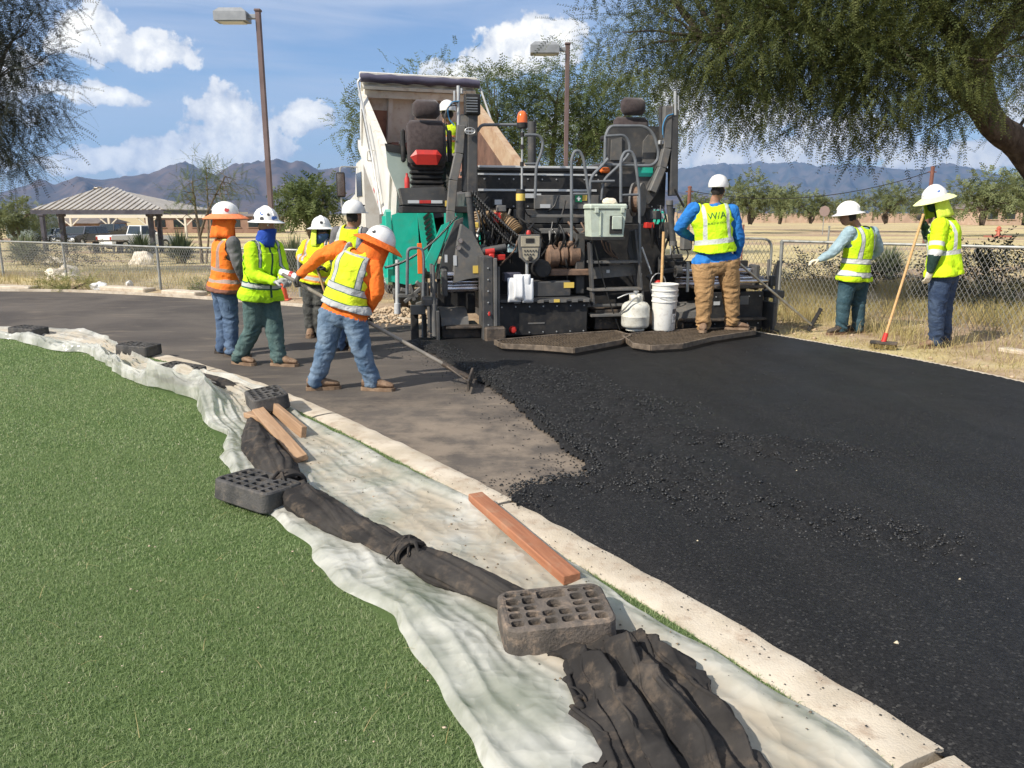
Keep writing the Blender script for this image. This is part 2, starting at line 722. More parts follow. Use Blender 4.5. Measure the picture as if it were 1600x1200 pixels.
# old asphalt path
def asphalt_old():
    m, t, b = raw_mat('old_asphalt')
    co = t.node('ShaderNodeTexCoord').outputs['Object']
    n1 = t.noise(co, 0.7, 6, 0.6, 0.5)
    n2 = t.noise(t.vm('MULTIPLY', co, (1.2, 5.0, 1)), 1.0, 6, 0.65, 0.6)
    n3 = t.noise(co, 160.0, 3, 0.7)
    c = t.mix(t.ss(n1, 0.32, 0.68), (0.066, 0.057, 0.051), (0.115, 0.098, 0.083))
    c = t.mix(t.ss(n2, 0.52, 0.78, 0, 0.6), c, (0.25, 0.20, 0.15))
    y = t.xyz(co)[1]
    # loose dust lies on the strip between the kerb and the new mat
    dust = t.m('MULTIPLY', t.ss(y, 7.6, 5.4), t.ss(t.noise(co, 2.4, 6, 0.68), 0.36, 0.64))
    c = t.mix(t.m('MULTIPLY', dust, 0.62), c, (0.30, 0.24, 0.18))
    c = t.mix(t.ss(n3, 0.5, 0.75, 0, 0.5), c, (0.15, 0.13, 0.115))
    c = t.mix(t.ss(t.noise(co, 22, 4, 0.7), 0.62, 0.72, 0, 0.7), c, (0.03, 0.027, 0.025))
    t.put(b.inputs['Base Color'], c)
    b.inputs['Roughness'].default_value = 0.9
    b.inputs['Specular IOR Level'].default_value = 0.25
    bn = t.node('ShaderNodeBump', {'Height': n3, 'Strength': 0.5, 'Distance': 0.008})
    t.put(b.inputs['Normal'], bn.outputs[0])
    return m


mb = MB()
poly = [(q[0], q[1], 0.0) for q in ROAD_POLY]
mb.add(poly, [tuple(range(len(poly)))])
tag(mb.build('road', asphalt_old()), kind='structure')

# thin concrete edging along the outer sides of the path
M_CONC = mat('concrete', (0.44, 0.375, 0.285), 0.9, col2=(0.57, 0.50, 0.40), scale=3, amt=0.8, bump=0.35, bscale=120, spec=0.2, dirt=(0.33, 0.24, 0.17), dirt_amt=0.7, coords='Object')
for nm, ln in (('edging', FAR_EDGE), ('edging', RIGHT_EDGE)):
    L = offset_line([Vector((q[0], q[1], 0)) for q in ln], -0.03)
    L2 = offset_line([Vector((q[0], q[1], 0)) for q in ln], 0.03)
    mb = MB()
    vs = []
    for a, b in zip(L, L2):
        vs += [(a.x, a.y, 0.05), (b.x, b.y, 0.05), (b.x, b.y, -0.05), (a.x, a.y, -0.05)]
    fs = []
    for i in range(len(L) - 1):
        for k in range(4):
            fs.append((i * 4 + k, i * 4 + (k + 1) % 4, i * 4 + 4 + (k + 1) % 4, i * 4 + 4 + k))
    mb.add(vs, fs)
    tag(mb.build('edging', M_CONC), kind='structure')

# concrete kerb in cast lengths
kerb = bpy.data.objects.new('kerb', None)
COL.objects.link(kerb)
tag(kerb, kind='structure')
KD = resample(K_ROAD, 2200)
KD = [Vector(q) for q in KD]
KT = offset_line(KD, KW)
arc = np.concatenate([[0], np.cumsum([(KD[i + 1] - KD[i]).length for i in range(len(KD) - 1)])])
# joint positions: one beside the red board end, then every 2.4 m
j0 = arc[int(np.argmin([(q - G(815, 790)).length for q in KD]))]
edges = [0] + [j0 + 2.4 * k for k in range(-14, 12) if 0.5 < j0 + 2.4 * k < arc[-1] - 0.5] + [arc[-1]]
for e0, e1 in zip(edges[:-1], edges[1:]):
    ids = [i for i in range(len(KD)) if e0 + 0.006 <= arc[i] <= e1 - 0.006]
    if len(ids) < 2:
        continue
    mb = MB()
    vs = []
    NW = 7
    for i in ids:
        for k in range(NW):
            f = k / (NW - 1)
            p = KD[i].lerp(KT[i], f)
            h = 0.040 - 0.008 * (abs(f - 0.5) * 2) ** 6 + 0.008 * (noise.noise(Vector((p.x * 6, p.y * 6, 1))))
            e = 0.005 * noise.noise(Vector((p.x * 9, p.y * 9, 5))) if k in (0, NW - 1) else 0
            q = p + (KD[i] - KT[i]).normalized() * e
            vs.append((q.x, q.y, h))
        for k in (NW - 1, 0):
            p = KD[i].lerp(KT[i], k / (NW - 1))
            vs.append((p.x, p.y, -0.06))
    st = NW + 2
    fs = []
    for a in range(len(ids) - 1):
        for k in range(st):
            fs.append((a * st + k, a * st + (k + 1) % st, (a + 1) * st + (k + 1) % st, (a + 1) * st + k))
    fs.append(tuple(range(st)))
    fs.append(tuple((len(ids) - 1) * st + k for k in range(st)))
    mb.add(vs, fs)
    mb.build('kerb_stone', M_CONC, kerb, smooth=True)

# ------------------------------------------------------------------ fresh asphalt mat
EDGE_PX = [(640, 536), (660, 548), (690, 562), (720, 582), (752, 600), (790, 624), (830, 660), (880, 700), (915, 732), (924, 745), (905, 752), (860, 758), (815, 768), (792, 778)]
MAT_EDGE = catmull([tuple(G(x, y)[:2]) + (0,) for x, y in EDGE_PX], 5)
ke = [q for q in K_ROAD if q.y < MAT_EDGE[-1].y - 0.05]
MAT_POLY = [tuple(q[:2]) for q in MAT_EDGE] + [(q.x - 0.05, q.y - 0.02) for q in ke] + [(q[0] - 0.01, q[1]) for q in RIGHT_EDGE[::-1]]


def asphalt_new():
    m, t, b = raw_mat('fresh_asphalt')
    co = t.node('ShaderNodeTexCoord').outputs['Object']
    n1 = t.noise(co, 1.3, 5, 0.6)
    v = t.vor(co, 120.0, 'F1', 1)
    gx = t.xyz(v)[0]
    n3 = t.noise(co, 260.0, 2, 0.6)
    c = t.mix(gx, (0.009, 0.0088, 0.0088), (0.024, 0.0236, 0.0235))
    pd = t.vm('MULTIPLY', t.node('ShaderNodeVectorRotate', {'Vector': co, 'Angle': -0.2}, rotation_type='Z_AXIS').outputs[0], (2.6, 0.16, 1))
    lane = t.ss(t.noise(pd, 1.0, 5, 0.6), 0.36, 0.66)          # faint lines drawn by the screed
    c = t.vm('MULTIPLY', c, t.mix(lane, (0.74, 0.74, 0.76), (1.02, 1.0, 0.99)))
    c = t.mix(t.ss(gx, 0.9, 1.0, 0, 0.8), c, (0.05, 0.048, 0.045))
    t.put(b.inputs['Base Color'], c)
    t.put(b.inputs['Roughness'], t.ss(n1, 0.3, 0.7, 0.55, 0.72))
    b.inputs['Specular IOR Level'].default_value = 0.22
    e = t.vor(co, 150.0, 'F1')
    h = t.m('ADD', t.m('MULTIPLY', e, -0.8), t.m('MULTIPLY', n3, 0.5))
    bn = t.node('ShaderNodeBump', {'Height': h, 'Strength': 0.6, 'Distance': 0.006})
    t.put(b.inputs['Normal'], bn.outputs[0])
    return m


M_FRESH = asphalt_new()
ROUGH_C = [((900, 700), (1120, 790), 0.42), ((760, 585), (1000, 650), 0.5), ((880, 660), (1240, 720), 0.30), ((840, 770), (1040, 740), 0.35), ((960, 760), (1440, 860), 0.28), ((780, 585), (880, 600), 0.4), ((1000, 680), (1330, 715), 0.18)]


def rough_amount(X, Y):
    r = np.zeros(np.shape(X))
    for p0, p1, w in ROUGH_C:
        a, b = G(*p0), G(*p1)
        d = dist_line(X, Y, [tuple(a[:2]), tuple(b[:2])])
        r = np.maximum(r, np.clip(1.25 - d / w, 0, 1))
    dl = dist_line(X, Y, [tuple(q[:2]) for q in MAT_EDGE])
    r = np.maximum(r, np.clip(1.1 - dl / 0.35, 0, 0.9))
    return r * (0.55 + 0.6 * fbm(X * 3, Y * 3, 3, 21))


def build_mat():
    X, Y = grid_in_poly(MAT_POLY, 0.028, (-3, 6.4, 1.2, 10.6))
    ins = in_poly(X, Y, MAT_POLY)
    dl = dist_line(X, Y, MAT_POLY[:len(MAT_EDGE)])
    dk = dist_line(X, Y, [tuple(q[:2]) for q in K_ROAD])
    jag = 0.032 * (fbm(X * 9, Y * 9, 3, 5) - 0.5) * 2
    side = np.where(ins, dl, -dl) + jag
    keep = (side > -0.02) & (ins | (dl < 0.12)) & (in_poly(X, Y, ROAD_POLY) | (ins & (dk < 0.08))) & (dist_line(X, Y, [tuple(q[:2]) for q in RIGHT_EDGE]) > 0.02)
    r = rough_amount(X, Y)
    edge = np.clip((side + 0.02) / 0.13, 0, 1)
    z = 0.004 + 0.05 * edge ** 0.7
    z = z + edge * r * (0.062 * (fbm(X * 14, Y * 14, 3, 9, 0.75) - 0.42) + 0.024 * (RNG.random(X.shape) - 0.5) + 0.014)
    z = z + edge * 0.004 * (fbm(X * 4, Y * 4, 3, 2) - 0.5) - 0.04 * np.exp(-dk / 0.06)
    V = np.stack([X.ravel(), Y.ravel(), z.ravel()], 1)
    V, F = compact(V, grid_faces(keep))
    tag(np_mesh('fresh_asphalt', V, F, M_FRESH, smooth=True), kind='structure')
    # the mat goes on behind the camera
    mb = MB()
    back = [(q[0], q[1], 0.045) for q in ([(k.x, k.y) for k in K_ROAD if k.y < 1.22] + [(k[0], k[1]) for k in RIGHT_EDGE[::-1] if k[1] < 1.22])]
    mb.add(back, [tuple(range(len(back)))])
    tag(mb.build('fresh_asphalt', M_FRESH), kind='structure')


build_mat()


def pebbles(name, P, S, material, kind='stuff', squash=0.7, seed=1):
    """many small uneven stones as one mesh"""
    g = np.random.default_rng(seed)
    n = len(P)
    base = np.array([(1, 0, 0), (-1, 0, 0), (0, 1, 0), (0, -1, 0), (0, 0, 1), (0, 0, -0.6)], float)
    tri = np.array([(0, 2, 4), (2, 1, 4), (1, 3, 4), (3, 0, 4), (2, 0, 5), (1, 2, 5), (3, 1, 5), (0, 3, 5)])
    V = base[None] * (0.65 + 0.7 * g.random((n, 6, 1)))
    a = g.random(n) * 6.28
    c, s = np.cos(a)[:, None], np.sin(a)[:, None]
    x = V[:, :, 0] * c - V[:, :, 1] * s
    y = V[:, :, 0] * s + V[:, :, 1] * c
    V = np.stack([x, y * (0.6 + 0.4 * g.random((n, 1))), V[:, :, 2] * squash], 2) * S[:, None, None] + P[:, None, :]
    F = tri[None] + (np.arange(n) * 6)[:, None, None]
    o = np_mesh(name, V.reshape(-1, 3), F.reshape(-1, 3), material)
    return tag(o, kind=kind)


def scatter_crumbs():
    n = 300000
    x = RNG.uniform(-1.4, 5, n); y = RNG.uniform(1.8, 9.4, n)
    ok = in_poly(x, y, MAT_POLY)
    x, y = x[ok], y[ok]
    r = rough_amount(x, y)
    ok = RNG.random(len(x)) < r ** 1.35 * 0.85
    x, y = x[ok], y[ok]
    s = 0.004 + 0.013 * RNG.random(len(x)) ** 2.6
    P = np.stack([x, y, 0.055 + 0.02 * RNG.random(len(x)) * rough_amount(x, y)], 1)
    # stray crumbs on the smooth mat and on the old path
    k = 260
    x2 = RNG.uniform(0, 4.6, k); y2 = RNG.uniform(2.2, 9, k)
    o2 = in_poly(x2, y2, MAT_POLY)
    P2 = np.stack([x2[o2], y2[o2], np.full(o2.sum(), 0.055)], 1)
    k = 1500
    ii = RNG.integers(0, len(MAT_EDGE), k)
    e = np.array([tuple(q[:2]) for q in MAT_EDGE])[ii] + RNG.normal(0, 0.16, (k, 2))
    o3 = in_poly(e[:, 0], e[:, 1], ROAD_POLY) & ~in_poly(e[:, 0], e[:, 1], MAT_POLY)
    P3 = np.column_stack([e[o3], np.full(o3.sum(), 0.004)])
    # crumbs kicked onto the kerb
    kk = np.array([tuple(q[:2]) for q in KD if 1.9 < q.y < 4.6]); kt = np.array([tuple(q[:2]) for q in KT[:]][:len(KD)])[[i for i, q in enumerate(KD) if 1.9 < q.y < 4.6]]
    k = 420
    ii = RNG.integers(0, len(kk), k); f = RNG.random((k, 1)) ** 2.2
    P4_ = np.column_stack([kk[ii] * (1 - f) + kt[ii] * f, np.full(k, 0.042)])
    P = np.vstack([P, P2, P3, P4_])
    S = np.concatenate([s, 0.004 + 0.007 * RNG.random(len(P2)), 0.003 + 0.006 * RNG.random(len(P3)), 0.0015 + 0.004 * RNG.random(k) ** 2])
    pebbles('asphalt_crumbs', P, S, mat('crumb', (0.014, 0.014, 0.014), 0.42, col2=(0.075, 0.072, 0.068), scale=40, amt=0.6, thr=(0.5, 0.72)), seed=4)


scatter_crumbs()
q = [G(x, y, 0.055) for x, y in ((1401, 1004), (1170, 690), (1245, 735), (1500, 905), (1090, 845), (1340, 700), (985, 700))]
pebbles('pale_stones', np.array([tuple(v) for v in q]), np.array([0.011, 0.006, 0.006, 0.007, 0.006, 0.007, 0.005]), mat('pale_stone', (0.55, 0.47, 0.33), 0.8), seed=9)

# ------------------------------------------------------------------ artificial turf
TURF_POLY = [tuple(q[:2]) for q in K_TURF] + [(-4, -5), (-30, -5), (-30, 11.9)]
M_TURFB = mat('turf_backing', (0.10, 0.16, 0.052), 0.95, col2=(0.13, 0.19, 0.07), scale=2.0, amt=0.6, bump=0.8, bscale=300, spec=0.1)
mb = MB()
tp = [(q[0], q[1], 0.028) for q in TURF_POLY]
mb.add(tp, [tuple(range(len(tp)))])
tag(mb.build('turf', M_TURFB), kind='structure')


def blade_material(name, c1, c2, c3=None, trans=0.35):
    m, t, b = raw_mat(name)
    at = t.node('ShaderNodeAttribute', attribute_name='rnd')
    f = at.outputs['Fac']
    c = t.mix(f, c1, c2)
    if c3:
        c = t.mix(t.ss(f, 0.93, 0.97), c, c3)
    co = t.node('ShaderNodeTexCoord').outputs['Object']
    c = t.mix(t.ss(t.noise(co, 1.1, 4, 0.6), 0.35, 0.7, 0, 0.4), c, t.vm('MULTIPLY', c, (0.72, 0.86, 0.62)))
    t.put(b.inputs['Base Color'], c)
    b.inputs['Roughness'].default_value = 0.55
    b.inputs['Specular IOR Level'].default_value = 0.3
    tr = t.node('ShaderNodeBsdfTranslucent', {'Color': c})
    ms = t.node('ShaderNodeMixShader', {0: trans, 1: b.outputs[0], 2: tr.outputs[0]})
    out = [n for n in t.n if n.type == 'OUTPUT_MATERIAL'][0]
    t.l.new(ms.outputs[0], out.inputs[0])
    return m


def set_face_rnd(o, vals):
    a = o.data.attributes.new('rnd', 'FLOAT', 'FACE')
    a.data.foreach_set('value', np.ascontiguousarray(vals, dtype=np.float32))


def blades(name, P, H, W, lean, material, seed=0, rnd=None, parent=None):
    """grass: each blade a bent strip of one quad and a tip"""
    g = np.random.default_rng(seed)
    n = len(P)
    a = g.random(n) * 6.283
    b = g.random(n) * 6.283
    dx, dy = np.cos(a), np.sin(a)
    lx, ly = np.cos(b) * lean, np.sin(b) * lean
    z0 = P[:, 2]
    H = np.broadcast_to(H, n) * (0.6 + 0.6 * g.random(n))
    W = np.broadcast_to(W, n)
    l = g.random(n)
    V = np.zeros((n, 5, 3))
    for k, (f, w, q) in enumerate(((0, 1, 0), (0, -1, 0), (0.6, -0.8, 0.35), (0.6, 0.8, 0.35), (1.0, 0, 1.0))):
        V[:, k, 0] = P[:, 0] + dx * W * w * 0.5 + lx * H * q * l
        V[:, k, 1] = P[:, 1] + dy * W * w * 0.5 + ly * H * q * l
        V[:, k, 2] = z0 + H * f * (1 - 0.35 * l * q * np.minimum(lean, 1.5))
    base = np.arange(n)[:, None] * 5
    F = np.concatenate([base + np.array([[0, 1, 2]]), base + np.array([[0, 2, 3]]), base + np.array([[3, 2, 4]])], 0)
    o = np_mesh(name, V.reshape(-1, 3), F, material, parent)
    r = g.random(n) if rnd is None else rnd
    set_face_rnd(o, np.concatenate([r, r, r]))
    return tag(o, kind='stuff')


SHEET_POLY = [tuple(G(x, y, 0.04)[:2]) for x, y in SH_L] + [tuple(G(x, y, 0.04)[:2]) for x, y in SH_R[::-1]]


def turf_grass():
    P = []
    W = []
    for (y0, y1, dens, w) in ((1.75, 3.2, 26000, 0.0022), (3.2, 5.0, 13000, 0.0032), (5.0, 7.5, 6500, 0.0050), (7.5, 10.6, 3200, 0.008)):
        xa, xb = -0.70 * y1 - 0.4, 1.4
        n = int((xb - xa) * (y1 - y0) * dens)
        x = RNG.uniform(xa, xb, n); y = RNG.uniform(y0, y1, n)
        ok = in_poly(x, y, TURF_POLY) & (x > -0.70 * y - 0.35) & ~in_poly(x, y, SHEET_POLY)
        P.append(np.column_stack([x[ok], y[ok], np.full(ok.sum(), 0.026)]))
        W.append(np.full(ok.sum(), w))
    P = np.vstack(P); W = np.concatenate(W)
    m = blade_material('turf_blade', (0.20, 0.275, 0.11), (0.40, 0.48, 0.24), (0.58, 0.56, 0.38), 0.5)
    blades('turf_grass', P, 0.021, W * 1.15, 1.5, m, 3)


turf_grass()


# ------------------------------------------------------------------ dry grass beside the path
M_STRAW = blade_material('straw', (0.36, 0.27, 0.11), (0.60, 0.50, 0.26), (0.30, 0.30, 0.10), 0.3)
M_WEED = blade_material('weed', (0.20, 0.21, 0.07), (0.36, 0.33, 0.13), (0.5, 0.42, 0.2), 0.3)


def dry_grass():
    n = 90000
    x = RNG.uniform(2.5, 13, n); y = RNG.uniform(6.0, 17.5, n)
    d = dist_line(x, y, [tuple(q[:2]) for q in RIGHT_EDGE])
    right = ~in_poly(x, y, ROAD_POLY) & (d > 0.06) & (x > 3.0 + (10.5 - y) * 0.5)
    cl = fbm(x * 1.4, y * 1.4, 3, 12)
    pr = np.clip((d - 0.3) / 1.6, 0.05, 1) * np.clip((cl - 0.30) * 3.4, 0.03, 1)
    ok = right & (RNG.random(n) < pr) & (x < 0.72 * y + 1)
    P = np.column_stack([x[ok], y[ok], np.full(ok.sum(), -0.01)])
    dd = d[ok]
    H = np.clip(0.05 + dd * 0.16, 0.05, 0.30) * (0.6 + 0.8 * cl[ok])
    blades('dry_grass', P, H, 0.006, 1.3, M_STRAW, 8)
    n = 60000
    x = RNG.uniform(-17, -3.2, n); y = RNG.uniform(14.6, 30, n)
    d = dist_line(x, y, [tuple(q[:2]) for q in FAR_EDGE])
    cl = fbm(x * 0.7, y * 0.7, 3, 14)
    band = np.exp(-((d - 3.2) / 1.6) ** 2)
    ok = ~in_poly(x, y, ROAD_POLY) & (d > 0.5) & (RNG.random(n) < (0.10 + 0.8 * band) * np.clip((cl - 0.32) * 4, 0.02, 1)) & (x > -0.72 * y - 1)
    P = np.column_stack([x[ok], y[ok], np.full(ok.sum(), -0.01)])
    blades('dry_grass', P, 0.22 * (0.4 + cl[ok]), 0.010, 1.0, M_STRAW, 9)
    # straw litter lying at the edge of the mat
    n = 5200
    x = RNG.uniform(3.2, 8, n); y = RNG.uniform(5.6, 10.9, n)
    d = dist_line(x, y, [tuple(q[:2]) for q in RIGHT_EDGE])
    ok = ~in_poly(x, y, ROAD_POLY) & (x > 3.3) & (RNG.random(n) < 0.9 * np.exp(-((d - 0.5) / 0.7) ** 2))
    P = np.column_stack([x[ok], y[ok], np.full(ok.sum(), 0.004)])
    blades('straw_litter', P, 0.10, 0.006, 4.0, M_STRAW, 10)
    n = 26000
    x = RNG.uniform(5, 40, n); y = RNG.uniform(13, 45, n)
    ok = (x < 0.72 * y + 1) & (RNG.random(n) < np.clip((fbm(x * 0.5, y * 0.5, 3, 31) - 0.42) * 5, 0.0, 1))
    blades('dry_grass', np.column_stack([x[ok], y[ok], np.full(ok.sum(), -0.02)]), 0.16, 0.014, 1.0, M_STRAW, 12)


dry_grass()

# rubble heap by the left end of the screed and clods along the edging
M_CLOD = mat('clod', (0.36, 0.26, 0.17), 0.95, col2=(0.50, 0.39, 0.27), scale=9, amt=0.6, spec=0.1)
c0 = G(612, 497)
n = 900
q = RNG.normal(0, 1, (n, 2)) * (0.36, 0.42)
h = 0.14 * np.exp(-(q[:, 0] ** 2 + q[:, 1] ** 2) / 0.16)
pebbles('earth_clods', np.column_stack([c0.x + q[:, 0], c0.y + 0.15 + q[:, 1], h + 0.0]), 0.012 + 0.05 * RNG.random(n) ** 3, M_CLOD, seed=6)
n = 1600
x = RNG.uniform(3.3, 8.5, n); y = RNG.uniform(6, 13, n)
ok = ~in_poly(x, y, ROAD_POLY)
x2 = RNG.uniform(-13, -1.2, n); y2 = RNG.uniform(11.8, 19, n)
ok2 = ~in_poly(x2, y2, ROAD_POLY)
P = np.vstack([np.column_stack([x[ok], y[ok]]), np.column_stack([x2[ok2], y2[ok2]])])
pebbles('earth_clods', np.column_stack([P, np.full(len(P), 0.0)]), 0.008 + 0.035 * RNG.random(len(P)) ** 4, M_CLOD, seed=7)


# ------------------------------------------------------------------ mountains and the air in front of them
def mountains(name, sky_px, D, W, col1, col2, seed, a0=None, a1=None):
    az = []
    hh = []
    for x, y in sky_px:
        v = ray(x, y)
        a = math.atan2(v.x, v.y)
        az.append(a)
        hh.append(CAM_H + D * v.z / math.hypot(v.x, v.y))
    na, nr = 420, 44
    aa = np.linspace(az[0], az[-1], na)
    ridge = np.interp(aa, az, hh)
    rr = np.linspace(-1, 0.5, nr)
    AA, RR = np.meshgrid(aa, rr, indexing='ij')
    u = AA * D / 900.0
    v = RR * W / 900.0
    prof = np.where(RR < 0, np.clip(1 + RR, 0, 1) ** 1.25, np.clip(1 - RR * 1.2, 0, 1))
    n1 = 1 - np.abs(2 * fbm(u * 0.9 + 0.25 * fbm(v * 2, u * 2, 2, seed + 9), v * 0.9, 5, seed, 0.55) - 1)
    spur = (n1 - 0.72)
    Z = ridge[:, None] * (prof + spur * 1.15 * np.clip(prof * (1.02 - prof) * 4, 0, 1))
    fine = (fbm(aa * D / 90, aa * 0, 4, seed + 3) - 0.5) * 0.05
    Z = Z * (1 + fine[:, None] * prof) - 12 * (1 - prof)
    rad = D + RR * W
    V = np.stack([np.sin(AA) * rad, np.cos(AA) * rad, Z], 2).reshape(-1, 3)
    F = grid_faces(np.ones((na, nr), bool))
    m = mat(name + '_rock', col1, 0.95, col2=col2, scale=0.006, amt=0.7, spec=0.1, bump=0.0)
    tag(np_mesh(name, V, F, m, smooth=True), kind='structure')


mountains('hills', [(-500, 285), (-300, 290), (-150, 280), (0, 302), (40, 292), (62, 282), (85, 290), (120, 276), (158, 282), (200, 276), (238, 270), (262, 262), (290, 256), (318, 270), (338, 276), (362, 262),
                    (395, 254), (432, 250), (452, 256), (470, 252), (498, 268), (530, 266), (570, 262), (640, 268), (760, 276), (900, 284), (1050, 300), (1200, 312)], 7000, 2600, (0.050, 0.046, 0.050), (0.12, 0.088, 0.076), 40)
mountains('mountain_range', [(560, 290), (700, 285), (850, 276), (950, 270), (1050, 268), (1100, 262), (1150, 259), (1190, 253), (1240, 256), (1262, 260), (1300, 263), (1330, 258), (1372, 264), (1410, 266), (1440, 268),
                             (1465, 260), (1482, 259), (1510, 265), (1560, 276), (1600, 279), (1700, 284), (1900, 280), (2200, 290)], 13000, 3800, (0.055, 0.06, 0.055), (0.12, 0.10, 0.085), 60)

mb = MB()
mb.box((0, 0, 615), (29000, 31000, 1240))
hz = mb.build('haze', None)
tag(hz, kind='stuff')
m = bpy.data.materials.new('haze_air')
m.use_nodes = True
t = NT(m.node_tree)
t.n.clear()
pv = t.node('ShaderNodeVolumePrincipled', {'Color': (0.34, 0.58, 1.0), 'Density': 6.5e-5, 'Anisotropy': 0.2})
t.node('ShaderNodeOutputMaterial', {'Volume': pv.outputs[0]})
hz.data.materials.clear()
hz.data.materials.append(m)

# ================================================================== TREES AND PLANTS
def leaf_material(name, c1, c2, trans=0.3):
    m, t, b = raw_mat(name)
    f = t.node('ShaderNodeAttribute', attribute_name='rnd').outputs['Fac']
    t.put(b.inputs['Base Color'], t.mix(f, c1, c2))
    b.inputs['Roughness'].default_value = 0.6
    b.inputs['Specular IOR Level'].default_value = 0.25
    tr = t.node('ShaderNodeBsdfTranslucent', {'Color': t.mix(f, c1, c2)})
    ms = t.node('ShaderNodeMixShader', {0: trans, 1: b.outputs[0], 2: tr.outputs[0]})
    out = [n for n in t.n if n.type == 'OUTPUT_MATERIAL'][0]
    t.l.new(ms.outputs[0], out.inputs[0])
    return m


def spray_template(L, pairs, ll, lw, droop, twig=0.004):
    """one feathery twig: a thin stem with pairs of narrow leaflets"""
    V, F = [], []
    def quad(p, d, w, l):
        s = Vector((d.y, -d.x, 0.15)).normalized() * w * 0.5
        o = len(V)
        V.extend([p - s * 0.6, p + s * 0.6, p + d * l * 0.55 + s, p + d * l, p + d * l * 0.55 - s][:0])
        V.extend([p, p + d * l * 0.5 + s, p + d * l, p + d * l * 0.5 - s])
        F.append((o, o + 1, o + 2, o + 3))
    prev = Vector((0, 0, 0))
    last = prev
    for i in range(pairs + 1):
        t = i / pairs
        p = Vector((L * t, 0.03 * math.sin(t * 5) * L, -droop * L * t * t))
        if i:
            if i % 4 == 0 or i == pairs:
                o = len(V)
                s = Vector((0, twig * (1.1 - t), 0))
                V.extend([last - s, last + s, p + s * 0.8, p - s * 0.8])
                F.append((o, o + 1, o + 2, o + 3))
                last = p
            for sg in (-1, 1):
                a = sg * R(52)
                dd = Vector((math.cos(a), math.sin(a), -0.25 + 0.2 * math.sin(i * 2.3 + sg))).normalized()
                quad(p, dd, lw, ll * (1.0 - 0.35 * t))
        prev = p
    return np.array([tuple(q) for q in V]), np.array(F)


TPL = {
    'fine': spray_template(0.40, 11, 0.052, 0.0135, 0.22),
    'mid': spray_template(0.55, 6, 0.14, 0.04, 0.4, 0.008),
    'far': spray_template(0.8, 4, 0.32, 0.15, 0.3, 0.015),
}


def place_sprays(name, P, D, S, tpl, material, parent, seed):
    """copies of a spray at points P, pointing along D, scaled S, as one crown mesh"""
    g = np.random.default_rng(seed)
    V0, F0 = TPL[tpl]
    n = len(P)
    d = D / np.linalg.norm(D, axis=1, keepdims=True)
    up = np.tile(np.array([0, 0, 1.0]), (n, 1)) + g.normal(0, 0.35, (n, 3))
    sd = np.cross(up, d)
    sd /= np.linalg.norm(sd, axis=1, keepdims=True)
    up = np.cross(d, sd)
    V = (V0[None, :, 0:1] * d[:, None] + V0[None, :, 1:2] * sd[:, None] + V0[None, :, 2:3] * up[:, None]) * S[:, None, None] + P[:, None]
    F = F0[None] + (np.arange(n) * len(V0))[:, None, None]
    o = np_mesh(name, V.reshape(-1, 3), F.reshape(-1, 4), material, parent)
    r = np.repeat(np.clip(g.normal(0.5, 0.25, n), 0, 1), len(F0))
    set_face_rnd(o, r)
    return o


def crown_points(ells, nclus, per, seed, spread, shell=0.55, droop=0.35):
    """cluster centres through the volume of several ellipsoids, sprays round each"""
    g = np.random.default_rng(seed)
    P, D, C = [], [], []
    vol = np.array([e[1][0] * e[1][1] * e[1][2] for e in ells]) ** 0.8
    vol /= vol.sum()
    for k in range(nclus):
        c, r = ells[g.choice(len(ells), p=vol)]
        v = g.normal(0, 1, 3)
        v /= np.linalg.norm(v)
        q = shell + (1 - shell) * g.random() ** 0.6
        cc = np.array(c) + v * q * np.array(r)
        C.append((cc, v))
        n = max(3, int(per * g.uniform(0.5, 1.4)))
        off = g.normal(0, spread, (n, 3)) * (1, 1, 0.6)
        dd = v[None] * 0.7 + g.normal(0, 0.55, (n, 3)) + np.array([0, 0, -droop])
        P.append(cc[None] + off)
        D.append(dd)
    return np.vstack(P), np.vstack(D), C


M_BARK = mat('bark', (0.055, 0.042, 0.034), 0.95, col2=(0.12, 0.095, 0.075), scale=9, amt=0.7, bump=0.9, bscale=30, spec=0.1, stretch=(1, 1, 0.3))
M_BARK2 = mat('bark_pale', (0.13, 0.10, 0.07), 0.95, col2=(0.22, 0.18, 0.13), scale=9, amt=0.7, bump=0.6, bscale=40, spec=0.1)
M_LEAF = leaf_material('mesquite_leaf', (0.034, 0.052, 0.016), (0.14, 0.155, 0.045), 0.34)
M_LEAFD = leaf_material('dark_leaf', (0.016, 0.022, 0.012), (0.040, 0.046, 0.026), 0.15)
M_LEAF2 = leaf_material('palo_verde_leaf', (0.070, 0.105, 0.030), (0.17, 0.20, 0.075), 0.35)
M_LEAF3 = leaf_material('far_leaf', (0.105, 0.13, 0.050), (0.22, 0.24, 0.105), 0.32)


def limb(mb, p0, p1, r0, r1, seed, wob=0.12, n=9, seg=7):
    rnd = random.Random(seed)
    p0, p1 = Vector(p0), Vector(p1)
    L = (p1 - p0).length
    pts = []
    for i in range(seg + 1):
        t = i / seg
        q = p0.lerp(p1, t)
        k = math.sin(math.pi * t) * wob * L
        q += Vector((noise.noise(Vector((t * 2.3, seed, 0))), noise.noise(Vector((t * 2.3, seed, 9))), noise.noise(Vector((t * 2.3, seed, 21))) + 0.25)) * k
        pts.append(q)
    mb.tube(pts, [r0 + (r1 - r0) * (i / seg) ** 0.8 for i in range(seg + 1)], n)
    return pts


